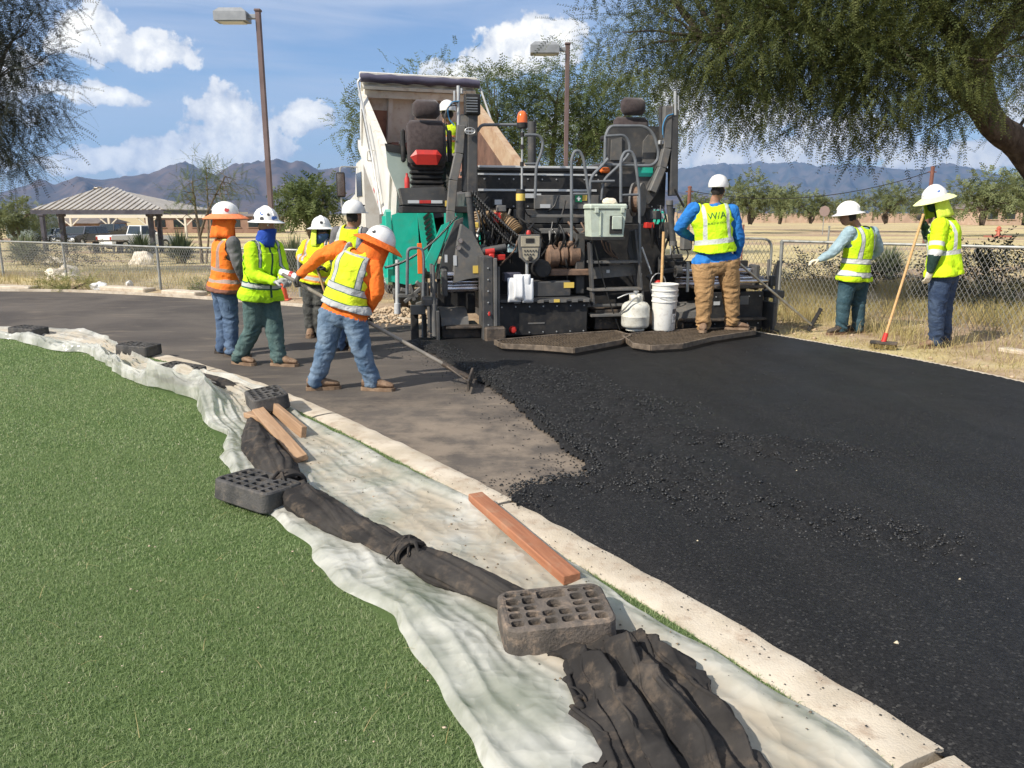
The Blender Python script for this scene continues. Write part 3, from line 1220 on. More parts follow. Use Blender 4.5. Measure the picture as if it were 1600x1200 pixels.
def tree(name, label, base, trunks, ells, nclus, per, spread, tpl, leaf, bark, seed, scale=1.0, group=None, cat='tree', droop=0.35, shell=0.5, tr=0.12, nb=40, rad_branch=0.02):
    T = thing(name, base, label, cat, group=group)
    B = Vector(base)
    mb = MB()
    ends = []
    for pts, r in trunks:
        pts = [Vector(q) - B for q in pts]
        cm = catmull(pts, 6)
        k = len(cm)
        rr = [r * (1 - 0.62 * i / (k - 1)) * (1 + 0.10 * noise.noise(Vector((i * 0.7, seed, 3)))) for i in range(k)]
        mb.tube(cm, rr, 12)
        ends += [(cm[i], rr[i]) for i in range(k // 3, k)]
    P, D, C = crown_points(ells, nclus, per, seed, spread, shell, droop)
    g = random.Random(seed)
    for c, v in C[:nb]:
        c = Vector(c) - B
        e, r = min(ends, key=lambda q: (q[0] - c).length + g.random() * 0.5)
        limb(mb, e, c, min(r * 0.6, rad_branch * 2.2), rad_branch * 0.25, g.randint(0, 999), n=6)
    mb.build('trunk', bark, T, smooth=True)
    S = np.random.default_rng(seed + 1).uniform(0.7, 1.3, len(P)) * scale
    place_sprays('crown', P - np.array(B)[None], D, S, tpl, leaf, T, seed + 2)
    return T


# the great mesquite leaning in from the right, behind the fence
E_ = []
for (x, y, Y, rx, ry, rz) in [(1010, 60, 13.0, 0.9, 1.2, 0.7), (1120, 40, 12.6, 1.3, 1.6, 1.0), (1250, 30, 12.4, 1.5, 1.8, 1.2), (1400, 20, 12.2, 1.5, 1.8, 1.3), (1540, -20, 12.0, 1.5, 1.8, 1.0),
                               (1130, 120, 12.4, 1.0, 1.3, 0.8), (1260, 130, 12.0, 1.3, 1.5, 0.9), (1390, 130, 12.0, 1.2, 1.5, 0.9), (1080, -120, 13, 1.8, 2.0, 1.2), (1300, -160, 12.6, 2.4, 2.2, 1.4), (1560, -160, 12.4, 2.4, 2.2, 1.5),
                               (1720, -40, 12.4, 1.8, 1.8, 1.4), (1640, 110, 14.5, 1.2, 1.0, 1.2), (1130, 165, 12.0, 0.8, 1.0, 0.40), (1270, 172, 11.8, 1.0, 1.0, 0.30), (1400, 165, 12.0, 0.7, 1.0, 0.35), (1050, 110, 12.6, 0.5, 0.8, 0.6), (1200, 60, 11.4, 1.3, 1.0, 0.9), (1450, 70, 11.2, 1.4, 1.0, 0.9)]:
    E_.append((tuple(A(x, y, Y)), (rx, ry, rz)))
tb = (9.7, 12.5, -0.05)
big = tree('mesquite_tree', 'large dark leaning mesquite tree arching over the right fence', tb,
           [([tb, (9.2, 12.4, 1.0), tuple(A(1610, 245, 12.3)), tuple(A(1545, 185, 12.2)), tuple(A(1520, 90, 12.2)), tuple(A(1440, -10, 12.3))], 0.31),
            ([tuple(A(1545, 185, 12.2)), tuple(A(1480, 120, 12.1)), tuple(A(1380, 70, 12.1)), tuple(A(1230, 40, 12.2)), tuple(A(1100, 60, 12.4))], 0.17),
            ([tuple(A(1525, 100, 12.2)), tuple(A(1600, 0, 12.4)), tuple(A(1640, -90, 12.6))], 0.16)],
           E_, 1250, 21, 0.27, 'fine', M_LEAF, M_BARK, 5, 1.0, droop=0.12, shell=0.25, nb=150, rad_branch=0.022)

# the tree whose branches hang in from the left
E_ = []
for (x, y, Y, rx, ry, rz) in [(20, 110, 20, 1.3, 1.5, 1.4), (-20, 200, 20, 1.6, 1.5, 1.0), (10, 30, 20, 1.2, 1.5, 1.3), (-120, 60, 20.5, 2.4, 2.2, 1.9), (-110, 190, 20.5, 2.2, 2, 1.2), (30, 165, 20, 1.0, 1.2, 0.8), (-60, -60, 20, 2.2, 2, 1.3), (8, 240, 20, 0.8, 1.0, 0.5)]:
    E_.append((tuple(A(x, y, Y)), (rx, ry, rz)))
tb = (-15.6, 21.0, -0.1)
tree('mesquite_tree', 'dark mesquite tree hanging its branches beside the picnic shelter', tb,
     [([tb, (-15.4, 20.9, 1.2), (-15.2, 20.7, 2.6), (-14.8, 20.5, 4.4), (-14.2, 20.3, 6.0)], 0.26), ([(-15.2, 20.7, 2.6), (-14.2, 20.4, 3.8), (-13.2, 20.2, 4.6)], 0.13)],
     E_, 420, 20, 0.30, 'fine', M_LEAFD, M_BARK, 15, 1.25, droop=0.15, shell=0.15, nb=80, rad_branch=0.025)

# palo verde behind the lorry
tb = (0.9, 29.0, -0.1)
E_ = []
for (x, y, rx, rz) in [(800, 200, 2.0, 1.4), (880, 180, 2.2, 1.6), (950, 190, 1.8, 1.3), (760, 150, 1.4, 0.9), (870, 140, 1.6, 0.9), (985, 160, 1.2, 0.9), (640, 190, 1.6, 1.4), (570, 200, 0.9, 0.9), (700, 140, 1.4, 0.9), (850, 240, 2.2, 0.9), (960, 235, 1.6, 0.8), (700, 230, 1.8, 1.0)]:
    E_.append((tuple(A(x, y, 29)), (rx, 1.6, rz)))
tree('palo_verde_tree', 'wide feathery green tree behind the tipped lorry bed', tb,
     [([tb, (0.8, 29, 1.2), (0.3, 29, 2.6), (-0.6, 29, 4.4)], 0.24), ([(0.9, 29, 0.6), (1.8, 29, 2.0), (2.8, 28.8, 4.2)], 0.18), ([(0.8, 29, 1.2), (1.4, 29.2, 3.0), (1.6, 29, 5.4)], 0.16)],
     E_, 520, 17, 0.42, 'mid', M_LEAF2, M_BARK2, 25, 0.85, droop=0.0, shell=0.2, nb=110, rad_branch=0.03)

# thin palo verde behind the left fence
tb = tuple(A(316, 412, 18.5))
E_ = [(tuple(A(x, y, 18.6)), (rx, 0.7, rz)) for x, y, rx, rz in [(320, 300, 0.75, 0.45), (345, 280, 0.5, 0.4), (295, 290, 0.5, 0.45), (365, 300, 0.35, 0.3), (325, 265, 0.3, 0.35), (300, 330, 0.5, 0.25), (355, 325, 0.4, 0.25)]]
tree('palo_verde_tree', 'thin young palo verde tree with bare spindly branches', tb,
     [([tb, tuple(A(312, 370, 18.5)), tuple(A(306, 330, 18.5)), tuple(A(300, 285, 18.6))], 0.045), ([tuple(A(312, 370, 18.5)), tuple(A(325, 330, 18.5)), tuple(A(352, 275, 18.6))], 0.035), ([tuple(A(322, 412, 18.4)), tuple(A(326, 360, 18.5)), tuple(A(322, 262, 18.6))], 0.03)],
     E_, 90, 8, 0.16, 'fine', M_LEAF2, M_BARK2, 35, 0.65, droop=-0.3, shell=0.1, nb=70, rad_branch=0.012)

# middle-distance trees
def far_tree(x, ybase, w, h, Y, seed, label, leaf, bark=M_BARK2, nclus=110, per=10, cat='tree', scale=1.0, zb=None, dens=1.0, group=None):
    px = Y / 1200
    b = A(x, ybase, Y)
    if zb is not None:
        b.z = zb
    H = h * px
    W = w * px / 2
    E_ = []
    g = random.Random(seed)
    for k in range(6):
        a = k / 6 * 6.28 + g.random()
        E_.append(((b.x + math.cos(a) * W * 0.5, b.y + math.sin(a) * W * 0.45, b.z + H * (0.42 + 0.22 * g.random())), (W * 0.55, W * 0.5, H * 0.27)))
    E_.append(((b.x, b.y, b.z + H * 0.72), (W * 0.6, W * 0.55, H * 0.27)))
    tr = [([tuple(b), (b.x + g.uniform(-.1, .1) * W, b.y, b.z + H * 0.22), (b.x + s * W * 0.4, b.y, b.z + H * 0.6)], 0.035 * H + 0.03) for s in (-1, 0.2, 1)]
    return tree('desert_tree', label, tuple(b), tr, E_, int(nclus * dens), per, 0.07 * H + 0.05, 'far', leaf, bark, seed, 0.22 * H / 2.2 * scale + 0.25, group=group, droop=0.1, shell=0.35, nb=16, rad_branch=0.03)


far_tree(487, 372, 108, 92, 38, 101, 'rounded dense green tree beyond the fence behind the yellow shirted worker', M_LEAF2, dens=1.3)
for i, (x, yb, w, h, Y, lb) in enumerate([
        (1172, 350, 95, 72, 62, 'broad olive tree just beside the blue sleeved worker'),
        (1218, 350, 50, 62, 74, 'narrow darker tree between two olive trees'),
        (1266, 349, 82, 46, 70, 'low spreading olive tree with several bent trunks'),
        (1316, 348, 60, 42, 85, 'small thin grey green tree beside the low tree'),
        (1384, 349, 108, 58, 66, 'wide olive tree behind the shrub by the fence'),
        (1452, 349, 70, 50, 80, 'half hidden olive tree behind the worker with the broom'),
        (1534, 352, 130, 84, 54, 'tall full olive tree beside the low far building'),
        (1600, 352, 110, 90, 56, 'olive tree at the end of the far row'),
        (1085, 350, 60, 48, 88, 'small olive tree just beyond the paver seat post')]):
    far_tree(x, yb, w, h, Y, 120 + i, lb, M_LEAF3, M_BARK, group='olive trees in the far park')
for i, (x, yb, w, h, Y, lb) in enumerate([
        (25, 372, 120, 60, 52, 'hazy bushy tree beside the parked camper'),
        (-40, 378, 130, 70, 50, 'hazy bushy tree past the end of the car park')]):
    far_tree(x, yb, w, h, Y, 140 + i, lb, M_LEAF3)


# sotols and shrubs
def spiky(name, label, base, r, n, leaf, seed, h=1.0, w=0.03, cat='shrub'):
    T = thing(name, base, label, cat)
    g = np.random.default_rng(seed)
    V, F, rn = [], [], []
    for k in range(n):
        a = g.random() * 6.283
        e = g.uniform(0.12, 1.45)
        L = r * g.uniform(0.75, 1.1)
        d = np.array([math.cos(a) * math.cos(e), math.sin(a) * math.cos(e), math.sin(e) * h])
        s = np.array([-math.sin(a), math.cos(a), 0]) * w * 0.5
        p0 = np.array([0, 0, 0.12 * r])
        o = len(V)
        mid = p0 + d * L * 0.55
        tip = p0 + d * L + np.array([0, 0, -0.18 * L * math.cos(e)])
        V += [p0 - s * 0.7, p0 + s * 0.7, mid + s, mid - s, tip]
        F += [(o, o + 1, o + 2), (o, o + 2, o + 3), (o + 3, o + 2, o + 4)]
        rn += [g.random()] * 3
    o = np_mesh('leaves', np.array(V), np.array(F), leaf, T)
    set_face_rnd(o, np.array(rn))
    mb = MB()
    mb.lathe([(0.10 * r, -0.05), (0.16 * r, 0.1 * r), (0.10 * r, 0.25 * r), (0.0, 0.32 * r)], 10)
    mb.build('stem', M_BARK2, T, smooth=True)
    return T


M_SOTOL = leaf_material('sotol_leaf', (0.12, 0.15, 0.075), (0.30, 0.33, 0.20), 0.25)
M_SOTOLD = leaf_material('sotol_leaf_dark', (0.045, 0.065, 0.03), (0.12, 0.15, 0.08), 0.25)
def at_ground(x, y, Y):
    b = A(x, y, Y)
    b.z = float(land_drop(np.array(b.x), np.array(b.y))) - 0.03
    return tuple(b)
spiky('sotol_plant', 'pale spiky sotol plant behind the lime shirted worker', at_ground(458, 392, 20.5), 1.05, 420, M_SOTOL, 3, 1.0, 0.035)
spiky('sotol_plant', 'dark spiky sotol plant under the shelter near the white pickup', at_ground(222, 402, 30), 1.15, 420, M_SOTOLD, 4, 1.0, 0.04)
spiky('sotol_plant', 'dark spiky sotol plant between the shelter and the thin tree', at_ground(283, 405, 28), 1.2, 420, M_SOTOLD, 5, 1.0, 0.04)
spiky('sotol_plant', 'pale topped spiky plant beside the first shelter post', at_ground(42, 405, 27), 1.2, 480, M_SOTOL, 6, 0.9, 0.04)
spiky('grassy_shrub', 'grassy rounded shrub behind the fence between two workers', at_ground(1388, 400, 19.5), 0.95, 700, M_SOTOL, 7, 0.85, 0.03)


def bush(name, label, base, r, hgt, seed, leaf, tpl='mid', n=46):
    T = thing(name, base, label, 'bush')
    B = np.array(base)
    P, D, C = crown_points([(tuple(B + (0, 0, hgt * 0.5)), (r, r, hgt * 0.5))], n, 9, seed, r * 0.14, 0.4, 0.0)
    place_sprays('foliage', P - B, D, np.random.default_rng(seed).uniform(0.5, 0.9, len(P)) * min(1, r), tpl, leaf, T, seed)
    mb = MB()
    for c, v in C[:14]:
        limb(mb, (0, 0, -0.03), Vector(c) - Vector(base), 0.02, 0.005, int(c[0] * 99) % 997, n=5)
    mb.build('stems', M_BARK, T)
    return T


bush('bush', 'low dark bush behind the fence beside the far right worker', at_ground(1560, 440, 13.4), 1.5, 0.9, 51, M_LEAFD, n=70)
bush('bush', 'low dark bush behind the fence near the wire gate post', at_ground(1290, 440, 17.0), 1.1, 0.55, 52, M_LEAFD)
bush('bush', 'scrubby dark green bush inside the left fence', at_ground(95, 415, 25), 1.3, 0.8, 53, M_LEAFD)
bush('bush', 'dry brown weed clump at the foot of the left fence post', at_ground(105, 452, 16.6), 0.55, 0.28, 54, M_WEED)
bush('bush', 'small green weed by the left fence behind the orange vest', at_ground(330, 457, 15.9), 0.4, 0.22, 55, M_LEAF2)

# ================================================================== FENCES
M_GALV = mat('galvanised', (0.24, 0.25, 0.24), 0.55, 0.4, col2=(0.33, 0.33, 0.31), scale=8, amt=0.5)
M_WIRE = mat('chain_wire', (0.34, 0.34, 0.33), 0.55, 0.4)


def chain_fence(name, label, pts, h, post_d, dia=0.064, wr=0.0022, posts_at=None, zoff=0.0):
    T = thing(name, (pts[0][0], pts[0][1], zoff), label, 'fence')
    B = Vector((pts[0][0], pts[0][1], zoff))
    P = [Vector((q[0], q[1], zoff)) - B for q in pts]
    mb = MB()
    mb.tube([p + Vector((0, 0, h)) for p in P], 0.021, 8)
    mb.build('top_rail', M_GALV, T, smooth=True)
    for i in range(len(P) - 1):
        a, b = P[i], P[i + 1]
        L = (b - a).length
        d = (b - a) / L
        n = max(1, round(L / post_d))
        for k in range(n + (1 if i == len(P) - 2 else 0)):
            q = a + d * (L * k / n)
            m2 = MB()
            m2.cyl((0, 0, -0.15), (0, 0, h - 0.022), 0.028, n=10)
            m2.lathe([(0.034, h - 0.04), (0.034, h), (0.0, h + 0.03)], 10)
            m2.build('post', M_GALV, T, smooth=True, loc=q)
        # the wire net: two families of slanting wires
        V, F = [], []
        w = dia
        z0, z1 = 0.03, h + 0.02
        hh = z1 - z0
        nn = int((L + hh) / w) + 2
        nrm = Vector((d.y, -d.x, 0))
        s1 = 0.55                                     # run per rise of a wire
        for sg in (1, -1):
            k0 = -int(hh * s1 / w) - 2 if sg > 0 else 0
            for k in range(k0, int((L + hh * s1) / w) + 2):
                u0 = k * w
                u1 = u0 + sg * hh * s1
                t0, t1 = 0.0, 1.0
                if u0 == u1:
                    continue
                ta = (0 - u0) / (u1 - u0); tb_ = (L - u0) / (u1 - u0)
                lo, hi = max(0, min(ta, tb_)), min(1, max(ta, tb_))
                if hi - lo < 0.01:
                    continue
                pa = a + d * (u0 + (u1 - u0) * lo) + Vector((0, 0, z0 + hh * lo)) + nrm * (0.003 * sg)
                pb = a + d * (u0 + (u1 - u0) * hi) + Vector((0, 0, z0 + hh * hi)) + nrm * (0.003 * sg)
                o = len(V)
                dv = (pb - pa).normalized()
                e1 = dv.cross(nrm).normalized()
                for q in (pa, pb):
                    for an in (0, 2.094, 4.189):
                        V.append(q + (e1 * math.cos(an) + nrm * math.sin(an)) * wr)
                for j in range(3):
                    j2 = (j + 1) % 3
                    F.append((o + j, o + j2, o + 3 + j2, o + 3 + j))
        o = np_mesh('wire_net', np.array([tuple(v) for v in V]), np.array(F), M_WIRE, T)
        o['kind'] = 'stuff'
    return T


chain_fence('chain_link_fence', 'chain link fence with grey posts in front of the picnic shelter', [(-20, 23.6), (-10.6, 18.4), (-7.43, 16.3), (-4.1, 14.9), (-1.6, 14.4)], 0.93, 2.9, 0.064, 0.0030, zoff=-0.02)
chain_fence('chain_link_fence', 'chain link fence behind the two workers on the dry verge', [(4.25, 12.28), (6.66, 9.87), (9.6, 7.0)], 1.17, 3.1, 0.066, 0.0026)
# the gate: a bent pipe frame with wire
gt = thing('fence_gate', (3.35, 12.95, 0), 'bent pipe wire gate standing open beside the paver screed', 'gate')
gd = Vector((0.83, -0.56, 0)).normalized()
mb = MB()
mb.rbend([(0, 0, 0.05), (0, 0, 1.2), gd * 0.95 + Vector((0, 0, 1.2)), gd * 0.95 + Vector((0, 0, 0.05))], 0.02, 8, 0.16)
mb.build('frame', M_GALV, gt, smooth=True)
V, F = [], []
for sg in (1, -1):
    for k in range(-12, 28):
        u0 = k * 0.064; u1 = u0 + sg * 0.6
        lo = max(0, min((0 - u0) / (u1 - u0), (0.95 - u0) / (u1 - u0))); hi = min(1, max((0 - u0) / (u1 - u0), (0.95 - u0) / (u1 - u0)))
        if hi - lo < 0.02:
            continue
        o = len(V)
        for q in (lo, hi):
            c = gd * (u0 + (u1 - u0) * q) + Vector((0, 0, 0.08 + 1.1 * q))
            V += [c + Vector((0.003, 0, 0)), c + Vector((-0.002, 0.003, 0)), c + Vector((-0.002, -0.003, 0))]
        F += [(o + j, o + (j + 1) % 3, o + 3 + (j + 1) % 3, o + 3 + j) for j in range(3)]
o = np_mesh('wire_net', np.array([tuple(v) for v in V]), np.array(F), M_WIRE, gt)
o['kind'] = 'stuff'
mb = MB()
mb.bar(gd * 1.0 + Vector((0.0, 0, 0.55)), gd * 1.0 + Vector((0.05, 0, 0.8)), 0.05, 0.07, 0.01)
mb.bar(gd * 1.0 + Vector((0.05, 0, 0.78)), gd * 1.0 + Vector((0.15, -0.02, 0.85)), 0.05, 0.05, 0.01)
mb.build('latch', mat('black_iron', (0.02, 0.02, 0.02), 0.6), gt)

# ================================================================== LIGHT POLES
M_POLE = mat('pole_brown', (0.12, 0.080, 0.074), 0.6, 0.2, col2=(0.18, 0.125, 0.115), scale=1.2, amt=0.6, bump=0.1)
M_LAMP = mat('lamp_box', (0.24, 0.25, 0.26), 0.5, 0.3, col2=(0.30, 0.31, 0.32), scale=5)


def light_pole(px, ptop, Y, label, tilt=0.0, box=(0.62, 0.36, 0.24)):
    top = A(px, ptop, Y)
    T = thing('light_pole', (top.x, Y, 0), label, 'light pole', group='brown park light poles')
    H = top.z
    mb = MB()
    mb.box((0, 0, H / 2 - 0.1), (0.102, 0.102, H + 0.2), 0.012)
    mb.build('pole', M_POLE, T)
    mb = MB()
    mb.box((0, 0, H + 0.02), (0.135, 0.135, 0.05), 0.012)
    mb.build('pole_cap', M_POLE, T)
    mb = MB()
    mb.lathe([(0.19, -0.02), (0.19, 0.12), (0.12, 0.16), (0.12, 0.18)], 14)
    mb.build('base_cover', M_POLE, T)
    mb = MB()
    mb.box((-0.14, 0, H - 0.10), (0.20, 0.09, 0.09), 0.01)
    mb.build('arm', M_LAMP, T)
    mb = MB()
    w, d, h = box
    x0, x1 = -0.24 - w, -0.20
    mb.add([(x0, -d / 2, H - 0.20), (x1, -d / 2, H - 0.20), (x1, d / 2, H - 0.20), (x0, d / 2, H - 0.20),
            (x0, -d / 2, H - 0.03), (x1, -d / 2, H - 0.03), (x1, d / 2, H - 0.03), (x0, d / 2, H - 0.03),
            (x0 + 0.10, -d / 2 + 0.06, H + 0.05), (x1 - 0.1, -d / 2 + 0.06, H + 0.05), (x1 - 0.1, d / 2 - 0.06, H + 0.05), (x0 + 0.1, d / 2 - 0.06, H + 0.05)],
           [(0, 3, 2, 1), (0, 1, 5, 4), (1, 2, 6, 5), (2, 3, 7, 6), (3, 0, 4, 7), (4, 5, 9, 8), (5, 6, 10, 9), (6, 7, 11, 10), (7, 4, 8, 11), (8, 9, 10, 11)])
    hd = mb.build('lamp_head', M_LAMP, T)
    mb = MB()
    mb.box(((x0 + x1) / 2, 0, H - 0.21), (w - 0.12, d - 0.08, 0.02), 0.004)
    mb.build('lens', mat('lamp_lens', (0.55, 0.55, 0.5), 0.25), hd)
    return T


light_pole(403, 18, 17.0, 'tall brown light pole behind the lime shirted worker')
light_pole(887, 70, 19.0, 'brown light pole rising behind the paver')

# ================================================================== PARK BEYOND THE FENCE
M_DKPOST = mat('shelter_steel', (0.045, 0.042, 0.055), 0.55, 0.2, col2=(0.075, 0.07, 0.085), scale=2)
M_ROOFM = mat('roof_sheet', (0.42, 0.38, 0.33), 0.45, 0.35, col2=(0.50, 0.46, 0.40), scale=1.5)
GZ = lambda x, y: float(land_drop(np.array(float(x)), np.array(float(y)))) - 0.03


def pavilion():
    Y0, Y1 = 42.5, 50.0
    f0, f1 = A(48, 328, Y0), A(256, 329, Y0)
    ze = f0.z + 0.0
    x0, x1 = f0.x, f1.x
    b0, b1 = x0 - 1.6, x1 - 0.2
    ap = A(157, 297, 46)
    T = thing('picnic_shelter', ((x0 + x1) / 2, 46, GZ(-24, 46)), 'open picnic shelter with grey hipped metal roof and dark posts', 'shelter')
    O = Vector(T.location)
    eave = [Vector((x0, Y0, ze)), Vector((x1, Y0, ze)), Vector((b1, Y1, ze)), Vector((b0, Y1, ze))]
    r0, r1 = Vector((ap.x - 0.35, 46, ap.z)), Vector((ap.x + 0.6, 46.6, ap.z))
    faces = [(eave[0], eave[1], r1, r0), (eave[1], eave[2], r1, r1), (eave[2], eave[3], r0, r1), (eave[3], eave[0], r0, r0)]
    for a, b, c, d in faces:
        mb = MB()
        n = max(6, round((b - a).length / 0.34))
        nrm = (b - a).cross(d - a).normalized()
        if nrm.z < 0:
            nrm = -nrm
        e = (b - a).normalized()
        up = (nrm.cross(e)).normalized()
        if up.z < 0:
            up = -up
        poly = [a, b, c, d]

        def reach(u):
            p = a.lerp(b, u)
            s = (p - a).dot(e)
            # how far up the slope before a hip line is met
            best = 1e9
            for p0, p1 in ((b, c), (c, d), (d, a)):
                q0 = ((p0 - a).dot(e), (p0 - a).dot(up)); q1 = ((p1 - a).dot(e), (p1 - a).dot(up))
                if abs(q1[0] - q0[0]) < 1e-6:
                    continue
                t_ = (s - q0[0]) / (q1[0] - q0[0])
                if -1e-6 <= t_ <= 1 + 1e-6:
                    best = min(best, q0[1] + (q1[1] - q0[1]) * t_)
            return max(0.0, best if best < 1e8 else 0)
        for i in range(n):
            u0, u1, u2, u3 = i / n, (i + 0.5) / n, (i + 0.5) / n, (i + 1) / n
            for ua, ub, h in ((u0, u1, 0.0), (u2, u3, 0.055)):
                pa, pb = a.lerp(b, ua), a.lerp(b, ub)
                ha, hb = reach(ua), reach(ub)
                lo = nrm * (h - 0.03)
                hi = nrm * (h + 0.0)
                q = [pa, pb, pb + up * hb, pa + up * ha]
                mb.add([v + lo - O for v in q] + [v + hi - O for v in q], [(3, 2, 1, 0), (4, 5, 6, 7), (0, 1, 5, 4), (1, 2, 6, 5), (2, 3, 7, 6), (3, 0, 4, 7)])
        mb.build('roof_slope', M_ROOFM, T)
    for i in range(4):
        mb = MB()
        a, b = eave[i] - O, eave[(i + 1) % 4] - O
        mb.bar(a + Vector((0, 0, -0.11)), b + Vector((0, 0, -0.11)), 0.08, 0.22)
        mb.build('fascia', M_DKPOST, T)
    for (px, Y) in ((97, 43.5), (236, 43.5), (67, 49), (249, 48)):
        q = A(px, 350, Y)
        gz = GZ(q.x, Y)
        mb = MB()
        mb.box((q.x - O.x, Y - O.y, (ze - 0.12 + gz) / 2 - O.z), (0.24, 0.24, ze - 0.12 - gz), 0.02)
        mb.box((q.x - O.x, Y - O.y, ze - 0.28 - O.z), (0.40, 0.34, 0.16), 0.04)
        mb.build('post', M_DKPOST, T)
    # table and bench below
    t2 = thing('picnic_table', (A(168, 378, 46).x, 46, GZ(-24, 46)), 'low picnic table standing under the shelter roof', 'table')
    mb = MB(); mb.box((0, 0, 0.74), (2.2, 0.8, 0.06), 0.01); mb.build('table_top', M_CONC, t2)
    for sx in (-0.7, 0.7):
        mb = MB(); mb.box((sx, 0, 0.36), (0.16, 0.5, 0.7), 0.02); mb.build('leg', M_DKPOST, t2)
    for sy in (-0.75, 0.75):
        mb = MB(); mb.box((0, sy, 0.43), (2.2, 0.3, 0.06), 0.01); mb.box((-0.7, sy, 0.2), (0.1, 0.1, 0.4)); mb.box((0.7, sy, 0.2), (0.1, 0.1, 0.4)); mb.build('bench', M_CONC, t2)


pavilion()

M_GLASSD = mat('car_glass', (0.02, 0.028, 0.03), 0.12, spec=0.8)
M_TYRE = mat('tyre', (0.022, 0.021, 0.020), 0.9, col2=(0.06, 0.052, 0.045), scale=6)
M_CHROME = mat('bright_metal', (0.6, 0.6, 0.6), 0.3, 0.8)
M_WHITEP = mat('white_paint', (0.70, 0.70, 0.68), 0.35, coat=0.3)


def car(label, x, Y, rz, paint, L=4.8, W=1.9, H=1.75, kind='suv'):
    T = thing('parked_car' if kind != 'pickup' else 'pickup_truck', (x, Y, GZ(x, Y)), label, 'car' if kind != 'pickup' else 'pickup', rz)
    hb = 0.62 * H if kind != 'sedan' else 0.62 * H
    # +x is the front
    prof = [(-L / 2, 0.35), (-L / 2, hb - 0.05), (-L / 2 + 0.05, hb), (L * 0.20, hb), (L * 0.44, hb - 0.12), (L / 2, hb - 0.28), (L / 2, 0.4), (L / 2 - 0.1, 0.32)]
    mb = MB()
    mb.prism(prof, -W / 2, W / 2, 'XZ')
    mb.build('body', paint, T)
    if kind == 'pickup':
        c0, c1 = -0.05 * L, 0.24 * L
    elif kind == 'sedan':
        c0, c1 = -0.36 * L, 0.22 * L
    else:
        c0, c1 = -0.48 * L, 0.24 * L
    t0, t1 = c0 + 0.18, c1 - 0.55
    w2 = W / 2 - 0.04
    w3 = W / 2 - 0.2
    mb = MB()
    mb.add([(c0, -w2, hb), (c1, -w2, hb), (c1, w2, hb), (c0, w2, hb), (t0, -w3, H), (t1, -w3, H), (t1, w3, H), (t0, w3, H)],
           [(0, 3, 2, 1), (4, 5, 6, 7), (0, 1, 5, 4), (1, 2, 6, 5), (2, 3, 7, 6), (3, 0, 4, 7)])
    mb.build('cabin', paint, T)

    def pane(a, b, c, d, nm):
        m2 = MB()
        q = [Vector(v) for v in (a, b, c, d)]
        ce = sum(q, Vector()) / 4
        n = (q[1] - q[0]).cross(q[2] - q[0]).normalized()
        if n.dot(ce - Vector(((c0 + c1) / 2, 0, H * 0.7))) < 0:
            n = -n
        q = [ce + (v - ce) * 0.86 for v in q]
        m2.add([v + n * 0.015 for v in q] + [v - n * 0.02 for v in q], [(0, 1, 2, 3), (7, 6, 5, 4), (0, 4, 5, 1), (1, 5, 6, 2), (2, 6, 7, 3), (3, 7, 4, 0)])
        m2.build(nm, M_GLASSD, T)
    pane((c1, -w2, hb), (c1, w2, hb), (t1, w3, H), (t1, -w3, H), 'windscreen')
    pane((c0, -w2, hb), (c0, w2, hb), (t0, w3, H), (t0, -w3, H), 'rear_window')
    for s in (-1, 1):
        mid = (c0 + c1) / 2
        pane((c0, s * w2, hb), (mid, s * w2, hb), (mid, s * w3, H), (t0, s * w3, H), 'side_window')
        pane((mid, s * w2, hb), (c1, s * w2, hb), (t1, s * w3, H), (mid, s * w3, H), 'side_window')
    for sx in (-0.31, 0.32):
        for s in (-1, 1):
            m2 = MB()
            m2.lathe([(0.02, -0.11), (0.36, -0.11), (0.38, -0.05), (0.38, 0.08), (0.35, 0.11), (0.02, 0.11)], 18, (sx * L, s * (W / 2 - 0.10), 0.38), 'Y')
            w_ = m2.build('wheel', M_TYRE, T, smooth=True)
            m2 = MB()
            m2.lathe([(0.02, -0.02), (0.22, -0.02), (0.22, 0.02), (0.02, 0.02)], 14, (sx * L, s * (W / 2 + 0.006), 0.38), 'Y')
            m2.build('rim', M_CHROME, w_)
    for s in (-1, 1):
        m2 = MB(); m2.box((L / 2 + 0.01, s * (W / 2 - 0.25), hb - 0.42), (0.06, 0.38, 0.16), 0.02); m2.build('headlight', mat('headlight', (0.75, 0.75, 0.72), 0.2), T)
        m2 = MB(); m2.box((-L / 2 - 0.01, s * (W / 2 - 0.12), hb - 0.22), (0.06, 0.16, 0.26), 0.02); m2.build('tail_light', mat('tail_red', (0.45, 0.03, 0.02), 0.3), T)
        m2 = MB(); m2.box((c1 - 0.35, s * (W / 2 + 0.12), hb + 0.08), (0.10, 0.22, 0.16), 0.03); m2.build('mirror', paint, T)
    m2 = MB(); m2.box((L / 2 + 0.03, 0, hb - 0.44), (0.05, W - 0.95, 0.22), 0.02); m2.build('grille', mat('black_plastic', (0.02, 0.02, 0.02), 0.5), T)
    m2 = MB(); m2.box((L / 2 + 0.04, 0, 0.5), (0.14, W - 0.1, 0.18), 0.04); m2.build('bumper', M_CHROME, T)
    return T


